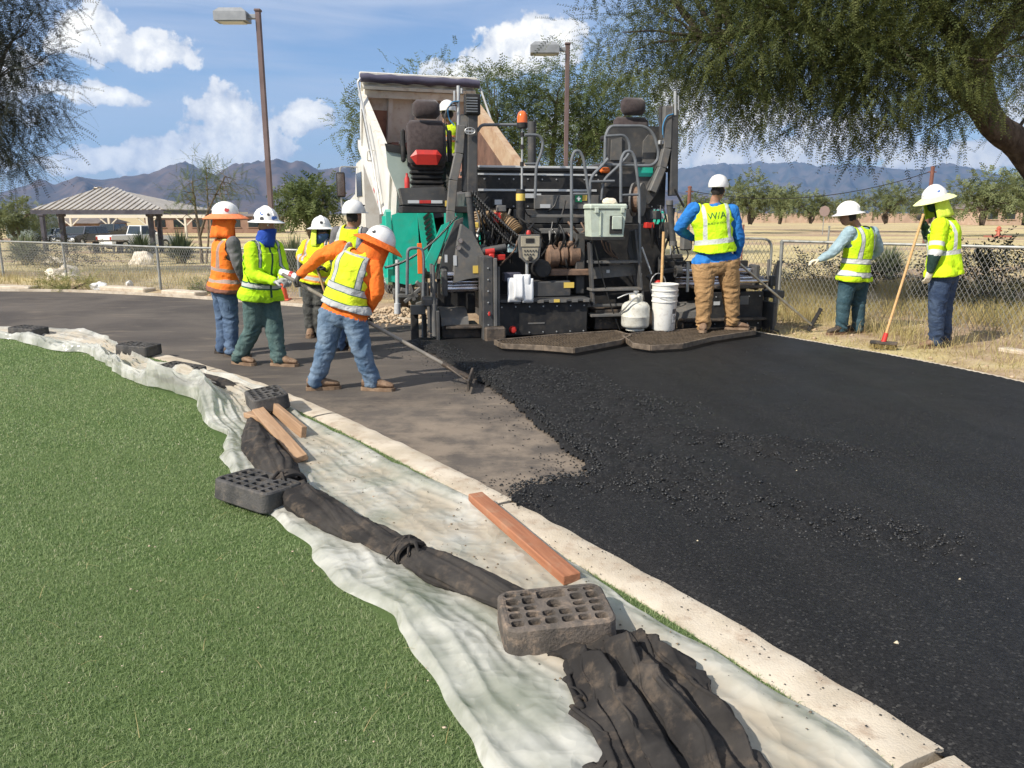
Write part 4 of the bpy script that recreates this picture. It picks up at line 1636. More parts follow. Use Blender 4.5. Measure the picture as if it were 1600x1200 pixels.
PX = lambda px, Y: A(px, 340, Y).x
car('dark suv facing the fence in the middle of the shelter opening', PX(124, 74), 74, -R(98), mat('paint_navy', (0.03, 0.035, 0.05), 0.3, coat=0.5), 5.0, 2.4, 1.75)
car('small white car parked behind the second shelter post', PX(80, 80), 80, -R(100), mat('paint_white_car', (0.62, 0.63, 0.62), 0.35, coat=0.4), 4.4, 1.8, 1.45, 'sedan')
car('boxy black off road car parked beneath the carport', PX(170, 84), 84, -R(90), mat('paint_black', (0.012, 0.014, 0.014), 0.35, coat=0.3), 4.3, 1.9, 1.85)
car('white pickup parked beside the dark spiky plant', PX(211, 60), 60, R(60), M_WHITEP, 5.4, 1.9, 1.8, 'pickup')
car('maroon car half hidden behind the black off road car', PX(186, 92), 92, -R(80), mat('paint_maroon', (0.14, 0.02, 0.02), 0.35, coat=0.4), 4.5, 1.8, 1.5, 'sedan')

# camper
cx = PX(50, 78)
T = thing('camper_van', (cx, 78, GZ(cx, 78)), 'grey green camper van parked by the hazy tree', 'camper', -R(80))
mb = MB(); mb.box((0, 0, 1.75), (6.5, 2.4, 2.3), 0.12); mb.build('body', mat('camper_green', (0.20, 0.24, 0.22), 0.5), T)
mb = MB(); mb.box((3.27, 0, 1.9), (0.05, 1.9, 0.9), 0.02); mb.build('windscreen', M_GLASSD, T)
mb = MB(); mb.box((1.0, 0, 2.98), (1.2, 1.0, 0.3), 0.05); mb.build('roof_unit', M_WHITEP, T)
for sx in (-2, 2):
    for s in (-1, 1):
        mb = MB(); mb.lathe([(0.02, -0.12), (0.4, -0.12), (0.4, 0.12), (0.02, 0.12)], 16, (sx, s * 1.1, 0.4), 'Y'); mb.build('wheel', M_TYRE, T)
for s in (-1, 1):
    mb = MB(); mb.box((0.5, s * 1.21, 2.1), (1.6, 0.04, 0.6), 0.01); mb.build('side_window', M_GLASSD, T)

# carport with pale beams, brown screen building
cY = 96
x0, x1 = PX(118, cY), PX(375, cY)
zc = A(200, 336, cY).z
T = thing('carport', ((x0 + x1) / 2, cY, GZ(x0, cY)), 'long cream carport roof with braced posts over parked cars', 'carport')
O = Vector(T.location)
M_CREAM = mat('cream_paint', (0.66, 0.60, 0.48), 0.6)
mb = MB(); mb.box((0, 0, zc - O.z + 0.25), (x1 - x0, 6, 0.22)); mb.build('roof', M_CREAM, T)
mb = MB(); mb.box((0, -2.9, zc - O.z - 0.15), (x1 - x0 - 0.6, 0.25, 0.36)); mb.build('beam', M_CREAM, T)
for k in range(5):
    xx = (k / 4 - 0.5) * (x1 - x0 - 2)
    h = zc - O.z - 0.3
    mb = MB()
    mb.box((xx, -2.9, h / 2), (0.22, 0.22, h))
    mb.bar((xx, -2.9, h - 1.0), (xx + 1.1, -2.9, h), 0.12, 0.12)
    mb.bar((xx, -2.9, h - 1.0), (xx - 1.1, -2.9, h), 0.12, 0.12)
    mb.build('post', M_CREAM, T)


def house(name, label, pxa, pxb, ytop, Y, wallc, roofc, depth=8, roof_h=1.0, wins=3):
    xa, xb = PX(pxa, Y), PX(pxb, Y)
    zt = A((pxa + pxb) / 2, ytop, Y).z
    T = thing(name, ((xa + xb) / 2, Y, GZ(xa, Y)), label, 'building')
    h = zt - T.location.z
    w = xb - xa
    mb = MB(); mb.box((0, depth / 2, h / 2), (w, depth, h)); mb.build('wall', wallc, T)
    mb = MB()
    e = 0.4
    mb.add([(-w / 2 - e, -e, h), (w / 2 + e, -e, h), (w / 2 + e, depth + e, h), (-w / 2 - e, depth + e, h), (-w / 2 + 0.6, depth / 2, h + roof_h), (w / 2 - 0.6, depth / 2, h + roof_h)],
           [(0, 3, 2, 1), (0, 1, 5, 4), (1, 2, 5), (2, 3, 4, 5), (3, 0, 4)])
    mb.build('roof', roofc, T)
    for k in range(wins):
        xx = ((k + 0.5) / wins - 0.5) * w * 0.9
        mb = MB(); mb.box((xx, -0.02, h * 0.58), (min(1.6, w / wins * 0.5), 0.08, h * 0.42)); f = mb.build('window', M_GLASSD, T)
        mb = MB(); mb.box((xx, -0.05, h * 0.58 - h * 0.24), (min(1.9, w / wins * 0.6), 0.14, 0.1)); mb.build('sill', wallc, f)
    return T


M_TAN = mat('tan_wall', (0.40, 0.28, 0.20), 0.9, col2=(0.48, 0.35, 0.26), scale=0.8)
M_BRICKF = mat('brown_wall', (0.24, 0.14, 0.10), 0.9, col2=(0.30, 0.19, 0.13), scale=1)
M_SHING = mat('far_roof', (0.13, 0.11, 0.10), 0.9, col2=(0.18, 0.15, 0.13), scale=1)
house('park_building', 'low brown park building behind the small white car', 62, 150, 349, 102, M_BRICKF, M_SHING, roof_h=0.9)
house('park_building', 'long brown block building beyond the carport and thin tree', 225, 420, 338, 118, M_BRICKF, M_SHING, roof_h=0.4, wins=6)
house('house', 'low pale house behind the tall olive tree', 1530, 1680, 326, 108, M_TAN, M_SHING, roof_h=1.2, wins=5)
house('house', 'low tan house far behind the olive trees', 1080, 1190, 334, 150, M_TAN, M_SHING, roof_h=1.0, wins=4)

# long pink block wall
wY = 132
x0, x1 = PX(1055, wY), PX(1530, wY)
T = thing('boundary_wall', ((x0 + x1) / 2, wY, 0), 'long pinkish block wall behind the far olive trees', 'wall')
nseg = 14
for k in range(nseg):
    xx = ((k + 0.5) / nseg - 0.5) * (x1 - x0)
    mb = MB(); mb.box((xx, 0, 0.75), ((x1 - x0) / nseg - 0.02, 0.25, 1.6)); mb.build('wall_panel', M_TAN, T)
    mb = MB(); mb.box((xx - (x1 - x0) / nseg / 2, -0.05, 0.85), (0.45, 0.4, 1.8)); mb.build('pier', M_TAN, T)

# utility posts
M_RUST = mat('rust_post', (0.14, 0.055, 0.04), 0.8, col2=(0.20, 0.085, 0.06), scale=3)
pos = []
for px, top, Y, lb in ((1078, 290, 40, 'rust red post standing behind the blue sleeved worker'), (1458, 259, 40, 'rust red post rising behind the broom worker helmet')):
    q = A(px, top, Y)
    T = thing('utility_post', (q.x, Y, -0.05), lb, 'post')
    mb = MB(); mb.cyl((0, 0, 0), (0, 0, q.z), 0.095, 0.09, 10); mb.build('shaft', M_RUST, T, smooth=True)
    mb = MB(); mb.lathe([(0.105, q.z - 0.06), (0.105, q.z), (0.02, q.z + 0.04)], 10); mb.build('cap', M_RUST, T)
    mb = MB(); mb.cyl((-0.2, 0, q.z - 0.25), (0.2, 0, q.z - 0.25), 0.03); mb.build('bracket', M_RUST, T)
    pos.append(Vector((q.x, Y, q.z - 0.25)))
mb = MB()
cab = [pos[0].lerp(pos[1], k / 14) + Vector((0, 0, -2.0 * 4 * (k / 14) * (1 - k / 14) * 0.4)) for k in range(15)]
mb.tube([q - cab[0] for q in cab], 0.02, 5)
tag(mb.build('cable', mat('black_cable', (0.015, 0.015, 0.015), 0.6), loc=cab[0]), 'sagging dark cable strung between the two rust red posts', 'cable')

# sign plate seen from behind, thin posts in the field
q = A(1288, 330, 58)
T = thing('road_sign', (q.x, 58, 0), 'octagonal road sign seen from behind in the field', 'sign')
mb = MB(); mb.cyl((0, 0, -0.1), (0, 0, q.z + 0.3), 0.03, n=8); mb.build('post', M_GALV, T)
mb = MB(); mb.lathe([(0.40, -0.008), (0.40, 0.008)], 8, (0, -0.05, q.z), 'Y'); mb.build('plate', mat('sign_back', (0.30, 0.22, 0.19), 0.6), T)
for px, yt, Y, lb in ((1296, 352, 26, 'thin grey post in the dry field behind the glove'), (1162, 350, 27, 'thin rusty stake in the field beside the blue sleeve')):
    q = A(px, yt, Y)
    T = thing('field_post', (q.x, Y, -0.03), lb, 'post')
    mb = MB(); mb.cyl((0, 0, 0), (0, 0, q.z), 0.03, n=8); mb.build('shaft', M_GALV if px > 1200 else M_RUST, T)
    mb = MB(); mb.lathe([(0.04, q.z - 0.03), (0.04, q.z), (0.0, q.z + 0.02)], 8); mb.build('cap', M_GALV if px > 1200 else M_RUST, T)
q = A(1561, 356, 52)
T = thing('fire_hydrant', (q.x, 52, -0.03), 'small red hydrant on a red slab beneath the olive tree', 'hydrant')
M_HYD = mat('hydrant_red', (0.45, 0.12, 0.07), 0.6)
mb = MB(); mb.box((0, 0, 0.08), (1.4, 0.9, 0.18), 0.02); mb.build('slab', mat('red_slab', (0.34, 0.13, 0.09), 0.9), T)
mb = MB(); mb.lathe([(0.16, 0.15), (0.14, 0.25), (0.11, 0.3), (0.11, 0.6), (0.15, 0.62), (0.14, 0.7), (0.05, 0.78), (0.0, 0.8)], 12); mb.cyl((-0.2, 0, 0.5), (0.2, 0, 0.5), 0.06); mb.build('body', M_HYD, T, smooth=True)


# boulders and litter by the left fence
def rock_mesh(name, r, seed, material, parent=None, loc=(0, 0, 0), sub=3):
    bm = bmesh.new()
    bmesh.ops.create_icosphere(bm, subdivisions=sub, radius=1)
    for v in bm.verts:
        n = noise.noise(v.co * 1.1 + Vector((seed, 0, 0))) * 0.55 + noise.noise(v.co * 2.7 + Vector((0, seed, 0))) * 0.22
        v.co = Vector((v.co.x * r[0], v.co.y * r[1], max(v.co.z, -0.4) * r[2])) * (1 + n)
    me = bpy.data.meshes.new(name)
    bm.to_mesh(me)
    bm.free()
    me.materials.append(material)
    o = bpy.data.objects.new(name, me)
    COL.objects.link(o)
    o.location = loc
    if parent:
        o.parent = parent
    return o


M_ROCK = mat('pale_rock', (0.62, 0.55, 0.44), 0.9, col2=(0.75, 0.68, 0.56), scale=5, bump=0.6, bscale=14, dirt=(0.38, 0.28, 0.19), dirt_amt=0.6)
q = A(100, 425, 18.9); tag(rock_mesh('boulder', (0.42, 0.34, 0.34), 3, M_ROCK, loc=(q.x, 18.9, 0.02)), 'large pale boulder leaning on the left fence post', 'boulder')
q = A(219, 395, 27); tag(rock_mesh('boulder', (0.40, 0.34, 0.38), 8, M_ROCK, loc=(q.x, 27, GZ(q.x, 27) + 0.1)), 'pale boulder in the dry grass before the shelter', 'boulder')
q = A(88, 403, 29); tag(rock_mesh('boulder', (0.55, 0.4, 0.2), 12, M_ROCK, loc=(q.x, 29, GZ(q.x, 29) + 0.05)), 'low flat boulder near the first shelter posts', 'boulder')
M_BAG = mat('white_bag', (0.75, 0.74, 0.70), 0.5, col2=(0.6, 0.58, 0.53), scale=14)
for px, py, r, lb in ((155, 452, (0.16, 0.12, 0.12), 'crumpled white bag on the edging before the left fence'), (203, 449, (0.08, 0.08, 0.10), 'small white scrap on the edging beneath the fence')):
    g = G(px, py); tag(rock_mesh('litter_bag', r, px, M_BAG, loc=(g.x, g.y, 0.04)), lb, 'bag')
for px0, px1, py, lb in ((-60, 55, 450, 'long pale concrete slab lying against the left edging'), (165, 235, 453, 'short pale concrete slab between the bag and fence post'), (262, 315, 459, 'broken pale slab piece behind the orange vest worker')):
    a, b = G(px0, py - 1), G(px1, py + 3)
    mb = MB(); mb.bar(Vector((0, 0, 0.03)), b - a + Vector((0, 0, 0.03)), 0.32, 0.10, 0.02); tag(mb.build('concrete_slab', M_CONC, loc=a), lb, 'slab')
a, b = G(1565, 550), G(1625, 560)
mb = MB(); mb.bar(Vector((0, 0, 0.03)), b - a + Vector((0, 0, 0.03)), 0.16, 0.06, 0.01); tag(mb.build('concrete_slab', M_CONC, loc=a), 'grey slab half buried in straw beside the right fence', 'slab')

# traffic cone
def cone(loc, label, h=0.45):
    T = thing('traffic_cone', loc, label, 'cone')
    M_OR = mat('cone_orange', (0.75, 0.10, 0.03), 0.5, col2=(0.6, 0.08, 0.03), scale=9)
    mb = MB(); mb.box((0, 0, 0.015), (h * 0.62, h * 0.62, 0.03), 0.01); mb.build('base', M_OR, T)
    mb = MB(); mb.lathe([(h * 0.24, 0.03), (h * 0.22, 0.05), (h * 0.06, h), (h * 0.04, h + 0.005), (h * 0.04, h - 0.05)], 20); mb.build('cone_body', M_OR, T, smooth=True)


cone(G(443, 469), 'orange traffic cone on the dirt behind the lime shirted worker', 0.42)

# ================================================================== FOREGROUND: SHEETING, FABRIC ROLL, FEET BLOCKS, BOARDS
def plastic_material():
    m, t, b = raw_mat('plastic_sheet')
    co = t.node('ShaderNodeTexCoord').outputs['Object']
    n1 = t.noise(co, 2.2, 5, 0.6)
    n2 = t.noise(co, 9.0, 6, 0.65)
    w = t.node('ShaderNodeAttribute', attribute_name='across').outputs['Fac']
    soil = t.m('MULTIPLY', t.m('MULTIPLY', t.ss(w, 0.34, 0.48), t.ss(w, 0.97, 0.82)), t.ss(t.noise(co, 3.4, 6, 0.66), 0.30, 0.62))
    c = t.mix(t.ss(n1, 0.35, 0.68), (0.80, 0.78, 0.71), (0.66, 0.65, 0.58))
    c = t.mix(t.m('MULTIPLY', soil, 0.75), c, (0.47, 0.38, 0.27))
    c = t.mix(t.ss(n2, 0.58, 0.78, 0, 0.5), c, (0.42, 0.32, 0.21))
    t.put(b.inputs['Base Color'], c)
    t.put(b.inputs['Roughness'], t.m('ADD', 0.20, t.m('MULTIPLY', soil, 0.45)))
    b.inputs['Specular IOR Level'].default_value = 0.6
    bn = t.node('ShaderNodeBump', {'Height': t.m('ADD', t.vor(t.vm('ADD', co, t.vm('SCALE', t.noise(co, 3.0, 2, 0.5, out=1), scale=0.25)), 6.5), t.m('MULTIPLY', t.vor(t.vm('ADD', co, t.vm('SCALE', t.noise(co, 5.0, 2, 0.5, out=1), scale=0.15)), 17.0), 0.35)), 'Strength': 0.55, 'Distance': 0.035})
    t.put(b.inputs['Normal'], bn.outputs[0])
    tr = t.node('ShaderNodeBsdfTranslucent', {'Color': (0.75, 0.74, 0.68)})
    tp = t.node('ShaderNodeBsdfTransparent', {'Color': (0.95, 0.96, 0.94)})
    m1 = t.node('ShaderNodeMixShader', {0: 0.32, 1: b.outputs[0], 2: tr.outputs[0]})
    f = t.m('MULTIPLY', t.ss(n1, 0.34, 0.66, 0.18, 0.52), t.m('SUBTRACT', 1.0, t.m('MULTIPLY', soil, 0.8)))
    m2 = t.node('ShaderNodeMixShader', {0: f, 1: m1.outputs[0], 2: tp.outputs[0]})
    out = [n for n in t.n if n.type == 'OUTPUT_MATERIAL'][0]
    t.l.new(m2.outputs[0], out.inputs[0])
    return m


M_PLASTIC = plastic_material()


def ribbon_sheet(name, left, right, nu, nv, hfun, material, thick=None, z0=0.0):
    L = resample(catmull([tuple(G(x, y, 0.04)) for x, y in left], 8), nu)
    Rr = resample(catmull([tuple(G(x, y, 0.04)) for x, y in right], 8), nu)
    V = np.zeros((nu, nv, 3))
    for j in range(nv):
        f = j / (nv - 1)
        V[:, j] = L * (1 - f) + Rr * f
    U = np.repeat(np.linspace(0, 1, nu)[:, None], nv, 1)
    W = np.repeat(np.linspace(0, 1, nv)[None], nu, 0)
    ln = np.concatenate([[0], np.cumsum(np.linalg.norm(np.diff((L + Rr) / 2, axis=0), axis=1))])
    S = np.repeat(ln[:, None], nv, 1)
    Z, dx = hfun(U, W, S, V)
    V[:, :, 2] = Z
    V[:, :, :2] += dx
    o = np_mesh(name, V.reshape(-1, 3), grid_faces(np.ones((nu, nv), bool)), material, smooth=True)
    at = o.data.attributes.new('across', 'FLOAT', 'POINT')
    at.data.foreach_set('value', W.ravel().astype(np.float32))
    return o


def ridged(x, y, seed, oct=3):
    return 1 - np.abs(2 * fbm(x, y, oct, seed) - 1)


# the lower sheet lies between turf and kerb; its crumpled hem runs along the turf


def tri(p):
    return 1 - np.abs((p % 1.0) * 2 - 1)


def h_sheet(U, W, S, V):
    x, y = V[:, :, 0], V[:, :, 1]
    near = np.clip((S - S.max() * 0.50) / 1.5, 0, 1)
    wob = fbm(x * 1.6, y * 1.6, 3, 4)
    wob2 = fbm(x * 2.3 + 9, y * 2.3, 3, 14)
    # long straight creases, mostly running with the strip, crossed by a few others
    lw_ = fbm(S * 0.7, W * 1.2, 3, 5)
    cre = 0.75 * tri(W * 3.0 + 1.3 * lw_) ** 1.6 * fbm(S * 0.8, W * 2, 2, 6) + 0.40 * tri(W * 8.0 + 2.2 * lw_ + 0.25 * S) ** 1.4 * fbm(S * 1.1, W * 3, 2, 8) + 0.22 * tri(W * 15 + 3.5 * lw_ - 0.4 * S) ** 1.3 * fbm(S * 1.7, W * 4, 2, 9)
    cre = cre + 0.30 * tri(y * 1.3 - x * 0.9 + 1.2 * wob) ** 2.5 * wob2 + 0.22 * tri(x * 2.9 + y * 1.1 + 1.2 * wob2) ** 3 * wob
    soft = fbm(x * 1.3, y * 1.3, 2, 6) - 0.45
    amp = (0.075 * (1 - near) + 0.040) * (0.55 + 0.45 * np.clip((S - 2.0) / 2.0, 0, 1))
    hem = np.exp(-((W - 0.12) / 0.10) ** 2)
    hem2 = np.exp(-((W - 0.93) / 0.05) ** 2)
    bund = np.exp(-((S - 6.6) / 0.75) ** 2) * np.clip(1.15 - W, 0, 1)
    z = 0.038 + amp * cre + 0.03 * np.clip(soft, 0, 1) + hem * (0.05 * (1 - near) + 0.026) * (0.4 + tri(S * 0.8 + wob)) + bund * (0.08 + 0.14 * tri(x * 3.1 + y * 2.2 + wob) ** 2) + hem2 * 0.018
    flat = np.clip(W / 0.03, 0, 1) * np.clip((1 - W) / 0.02, 0, 1)
    z = 0.038 + (z - 0.038) * (0.12 + 0.88 * flat)
    mid = np.exp(-((W - 0.60) / 0.24) ** 2) * near          # pressed flat under the roll, blocks and boards
    z = z - mid * (z - 0.045) * 0.6
    dx = np.stack([(fbm(x * 4, y * 4, 2, 90) - 0.5) * 0.06, (fbm(x * 4, y * 4, 2, 91) - 0.5) * 0.06], 2)
    k = np.exp(-W / 0.06)                                   # the free edge is crumpled and uneven
    dx[:, :, 0] += k * (0.16 * (fbm(S * 1.1, W * 0, 3, 95) - 0.5) + 0.035 * (tri(S * 1.7 + 3 * wob) - 0.5) * wob2)
    z = z + k * 0.03 * tri(S * 3.1 + 2 * wob2) * flat
    return z, dx


sh = ribbon_sheet('plastic_sheet', SH_L, SH_R, 620, 100, h_sheet, M_PLASTIC)
tag(sh, 'crumpled translucent white plastic sheeting laid along the turf edge', 'plastic sheet')
# grit and asphalt crumbs lying on the sheet
n = 700
ii = RNG.integers(int(620 * 0.55), 610, n); jj = RNG.integers(34, 97, n)
co = np.zeros(len(sh.data.vertices) * 3, dtype=np.float32); sh.data.vertices.foreach_get('co', co); co = co.reshape(620, 100, 3)
pebbles('sheet_grit', co[ii, jj] + np.column_stack([RNG.normal(0, .02, n), RNG.normal(0, .02, n), np.full(n, 0.003)]), 0.0015 + 0.006 * RNG.random(n) ** 3, mat('grit', (0.05, 0.042, 0.035), 0.8, col2=(0.22, 0.16, 0.10), scale=30), seed=31)

M_FABRIC = mat('black_fabric', (0.026, 0.024, 0.023), 0.9, col2=(0.052, 0.047, 0.043), scale=4, amt=0.7, bump=0.25, bscale=400, spec=0.12, dirt=(0.15, 0.115, 0.085), dirt_amt=0.5)


def fabric_roll(name, px, rad, label, seed, ties=()):
    pts = []
    for (x, y), r in zip(px, rad):
        g = G(x, y, 0.04 + r * 0.75)
        pts.append((g.x, g.y, g.z, r))
    P4 = catmull([Vector(q[:3]) for q in pts], 26)
    rr = np.interp(np.linspace(0, len(rad) - 1, len(P4)), np.arange(len(rad)), rad)
    n = 84
    V = np.zeros((len(P4), n, 3))
    s = 0
    for i, p in enumerate(P4):
        if i:
            s += (p - P4[i - 1]).length
        d = P4[min(i + 1, len(P4) - 1)] - P4[max(i - 1, 0)]
        d.z = 0
        d.normalize()
        sd = Vector((d.y, -d.x, 0))
        for j in range(n):
            a = 2 * math.pi * j / n
            tw = a + s * 1.9 + 0.7 * noise.noise(Vector((s * 1.7, seed, 0)))
            w1 = noise.noise(Vector((math.cos(tw) * 1.3, math.sin(tw) * 1.3, s * 1.1 + seed)))
            p1 = 1 - abs(((tw * 5 / 6.2832 + 0.8 * w1) % 1.0) * 2 - 1)
            p2_ = 1 - abs(((tw * 13 / 6.2832 + 1.7 * w1 + 0.3 * noise.noise(Vector((s * 6, a, seed)))) % 1.0) * 2 - 1)
            f = 0.30 * w1 + 0.24 * (p1 - 0.5) + 0.11 * (p2_ - 0.5) + 0.07 * noise.noise(Vector((a * 3, s * 14, seed)))
            q = rr[i] * (1 + f)
            v = p + sd * math.cos(a) * q * 1.05 + Vector((0, 0, math.sin(a) * q * 0.62 - rr[i] * 0.18))
            v.z = max(v.z, 0.045)
            V[i, j] = v
    o_ = Vector(P4[0])
    ids = np.arange(len(P4) * n).reshape(len(P4), n)
    nx = np.roll(ids, -1, axis=1)
    F = np.stack([ids[:-1].ravel(), nx[:-1].ravel(), nx[1:].ravel(), ids[1:].ravel()], 1)
    T = thing(name, (o_.x, o_.y, 0.03), label, 'fabric roll')
    np_mesh('rolled_cloth', V.reshape(-1, 3) - np.array([o_.x, o_.y, 0.03]), F, M_FABRIC, T, smooth=True)
    for (x, y), r in ties:
        c = G(x, y, 0.04 + r * 0.75) - Vector((o_.x, o_.y, 0.03))
        dirn = Vector((0.62, -0.78, 0))
        sd = Vector((dirn.y, -dirn.x, 0))
        mb = MB()
        for k in range(5):
            lp = []
            for j in range(18):
                a = 2 * math.pi * j / 18
                w = noise.noise(Vector((j * 0.5, k * 3.1, x))) * 0.02
                lp.append(c + dirn * (k * 0.018 - 0.036 + w) + sd * math.cos(a) * r * 1.2 + Vector((0, 0, max(math.sin(a) * r * 0.92, -r * 0.7))))
            mb.tube(lp, 0.013, 6, closed=True)
        for k in range(3):
            e = c + Vector((0, 0, r * 0.8))
            mb.tube([e, e + Vector((random.uniform(-.05, .05), random.uniform(-.06, .02), 0.02)), e + Vector((random.uniform(-.1, .1), random.uniform(-.14, -.02), -0.03))], [0.014, 0.010, 0.004], 6)
        mb.build('tie', M_FABRIC, T, smooth=True)
    return T


fabric_roll('fabric_roll', [(236, 572), (268, 578), (310, 588), (352, 600), (392, 612)], [0.02, 0.07, 0.075, 0.085, 0.03], 'short dark fabric roll lying between two plastic blocks', 2)
fabric_roll('fabric_roll', [(392, 655), (405, 690), (432, 725), (452, 752), (478, 778), (530, 806), (590, 838), (640, 862), (690, 884), (750, 906), (812, 936), (850, 965)],
            [0.03, 0.095, 0.105, 0.070, 0.105, 0.092, 0.080, 0.062, 0.085, 0.080, 0.065, 0.02], 'long tied dark fabric roll snaking along the plastic sheet', 5, [((450, 756), 0.075), ((636, 862), 0.062)])

# loose end of the fabric, spread and creased
def h_drape(U, W, S, V):
    x, y = V[:, :, 0], V[:, :, 1]
    w1 = fbm(S * 1.6, W * 1.4, 3, 41); w2 = fbm(S * 2.6 + 5, W * 2.2, 3, 44)
    f1 = tri(W * 3.2 + 1.6 * w1 - 0.4 * S) ** 1.3
    f2 = tri(W * 8.0 + 2.6 * w2 + 0.6 * S) ** 1.4
    f3 = tri(W * 19 + 4 * w1 + 1.5 * S + 1.5 * w2) ** 1.4
    arch = np.clip(np.sin(np.pi * np.clip(W, 0, 1)), 0, 1) ** 0.4 * np.clip(0.12 + U * 4, 0, 1)
    z = 0.048 + arch * (0.008 + 0.085 * f1 * (0.35 + 1.1 * w2) + 0.042 * f2 * w1 * 1.6 + 0.016 * f3 * w2)
    dx = np.stack([(w1 - 0.5) * 0.18 + 0.045 * (f2 - 0.5), (w2 - 0.5) * 0.12], 2)
    # torn, ragged margins
    rag = np.where((W < 0.04) | (W > 0.96), 1.0, 0.0)[..., None] * (np.stack([fbm(S * 16, W * 3, 2, 61), fbm(S * 16, W * 3, 2, 62)], 2) - 0.5) * 0.09
    return z, dx + rag


dr = ribbon_sheet('fabric_drape', [(838, 1012), (868, 1050), (900, 1110), (925, 1160), (945, 1225), (985, 1330)], [(965, 978), (1020, 1004), (1072, 1050), (1120, 1105), (1165, 1160), (1215, 1225), (1300, 1330)], 260, 240, h_drape, M_FABRIC)
sol = dr.modifiers.new('thickness', 'SOLIDIFY'); sol.thickness = 0.004
tag(dr, 'loose creased dark fabric spilling out beyond the large plastic block', 'fabric')


# recycled plastic fence feet with open cells
M_FOOT = mat('plastic_foot', (0.075, 0.066, 0.058), 0.85, col2=(0.15, 0.125, 0.105), scale=7, bump=0.4, bscale=90, spec=0.2, dirt=(0.28, 0.21, 0.155), dirt_amt=0.75)
M_FOOTD = mat('plastic_foot_dark', (0.050, 0.049, 0.048), 0.85, col2=(0.095, 0.09, 0.086), scale=7, bump=0.4, bscale=90, spec=0.2, dirt=(0.17, 0.145, 0.12), dirt_amt=0.6)


def rrect(hx, hy, r, n=5):
    out = []
    for cx_, cy_, a0 in ((hx - r, hy - r, 0), (-hx + r, hy - r, 90), (-hx + r, -hy + r, 180), (hx - r, -hy + r, 270)):
        for k in range(n + 1):
            a = R(a0 + 90 * k / n)
            out.append((cx_ + r * math.cos(a), cy_ + r * math.sin(a)))
    return out


def foot_block(label, loc, rz, tilt=(0, 0), material=None, scale=1.0):
    L, Wd, Hh = 0.42, 0.29, 0.115
    T = thing('plastic_block', loc, label, 'block', rz)
    T.rotation_euler = (tilt[0], tilt[1], rz)
    T.scale = (scale,) * 3
    mb = MB()
    o1 = rrect(L / 2, Wd / 2, 0.05); o0 = rrect(L / 2 - 0.008, Wd / 2 - 0.008, 0.045); oi = rrect(L / 2 - 0.024, Wd / 2 - 0.024, 0.028)
    n = len(o1)
    rings = [[(x, y, 0.0) for x, y in o0], [(x, y, 0.008) for x, y in o1], [(x * 0.985, y * 0.985, Hh - 0.008) for x, y in o1], [(x * 0.985, y * 0.985, Hh) for x, y in o0], [(x, y, Hh) for x, y in oi], [(x, y, 0.03) for x, y in oi]]
    vs = sum(rings, [])
    fs = []
    for k in range(len(rings) - 1):
        for i in range(n):
            j = (i + 1) % n
            fs.append((k * n + i, k * n + j, (k + 1) * n + j, (k + 1) * n + i))
    fs.append(tuple(range(n - 1, -1, -1)))
    fs.append(tuple((len(rings) - 1) * n + i for i in range(n)))
    mb.add(vs, fs)
    mb.build('rim', material, T, smooth=True, angle=35)
    ix, iy = L / 2 - 0.0235, Wd / 2 - 0.0235
    cols = [-ix + k * (2 * ix) / 6 for k in range(7)]
    rows = [-iy, -iy + 0.052, -iy + 0.103, -iy + 0.145, -iy + 0.205, iy]
    mb = MB()

    def cell(xa, xb, ya, yb, rad=0.012, wall=0.007, circ=False, floor=0.04):
        cx_, cy_ = (xa + xb) / 2, (ya + yb) / 2
        hx, hy = (xb - xa) / 2, (yb - ya) / 2
        hole = [((min(hx, hy) - wall) * math.cos(2 * math.pi * (k + 0.5) / 24), (min(hx, hy) - wall) * math.sin(2 * math.pi * (k + 0.5) / 24)) for k in range(24)] if circ else rrect(hx - wall, hy - wall, min(rad, hx - wall - 1e-3, hy - wall - 1e-3))
        m_ = len(hole)
        outer = []
        for hx_, hy_ in hole:
            k = max(abs(hx_) / hx, abs(hy_) / hy)
            outer.append((hx_ / k, hy_ / k))
        # square the outer corners off
        for c in ((1, 1), (-1, 1), (-1, -1), (1, -1)):
            b_ = min(range(m_), key=lambda i: (outer[i][0] - c[0] * hx) ** 2 + (outer[i][1] - c[1] * hy) ** 2)
            outer[b_] = (c[0] * hx, c[1] * hy)
        zt = Hh - 0.002
        v = [(cx_ + x, cy_ + y, zt) for x, y in outer] + [(cx_ + x, cy_ + y, zt) for x, y in hole] + [(cx_ + x * 0.93, cy_ + y * 0.93, floor) for x, y in hole]
        f = []
        for i in range(m_):
            j = (i + 1) % m_
            f += [(i, j, m_ + j, m_ + i), (m_ + i, m_ + j, 2 * m_ + j, 2 * m_ + i)]
        f.append(tuple(2 * m_ + i for i in range(m_)))
        mb.add(v, f)
    for ci in range(6):
        for ri in range(5):
            if ci in (2, 3) and ri >= 2:
                continue
            cell(cols[ci], cols[ci + 1], rows[ri], rows[ri + 1])
    cell(cols[2], cols[4], rows[2], rows[3] + 0.030, circ=True)
    cell(cols[2], cols[4], rows[3] + 0.030, rows[5], 0.008)
    mb.build('cell_grid', material, T, smooth=True, angle=35)
    return T


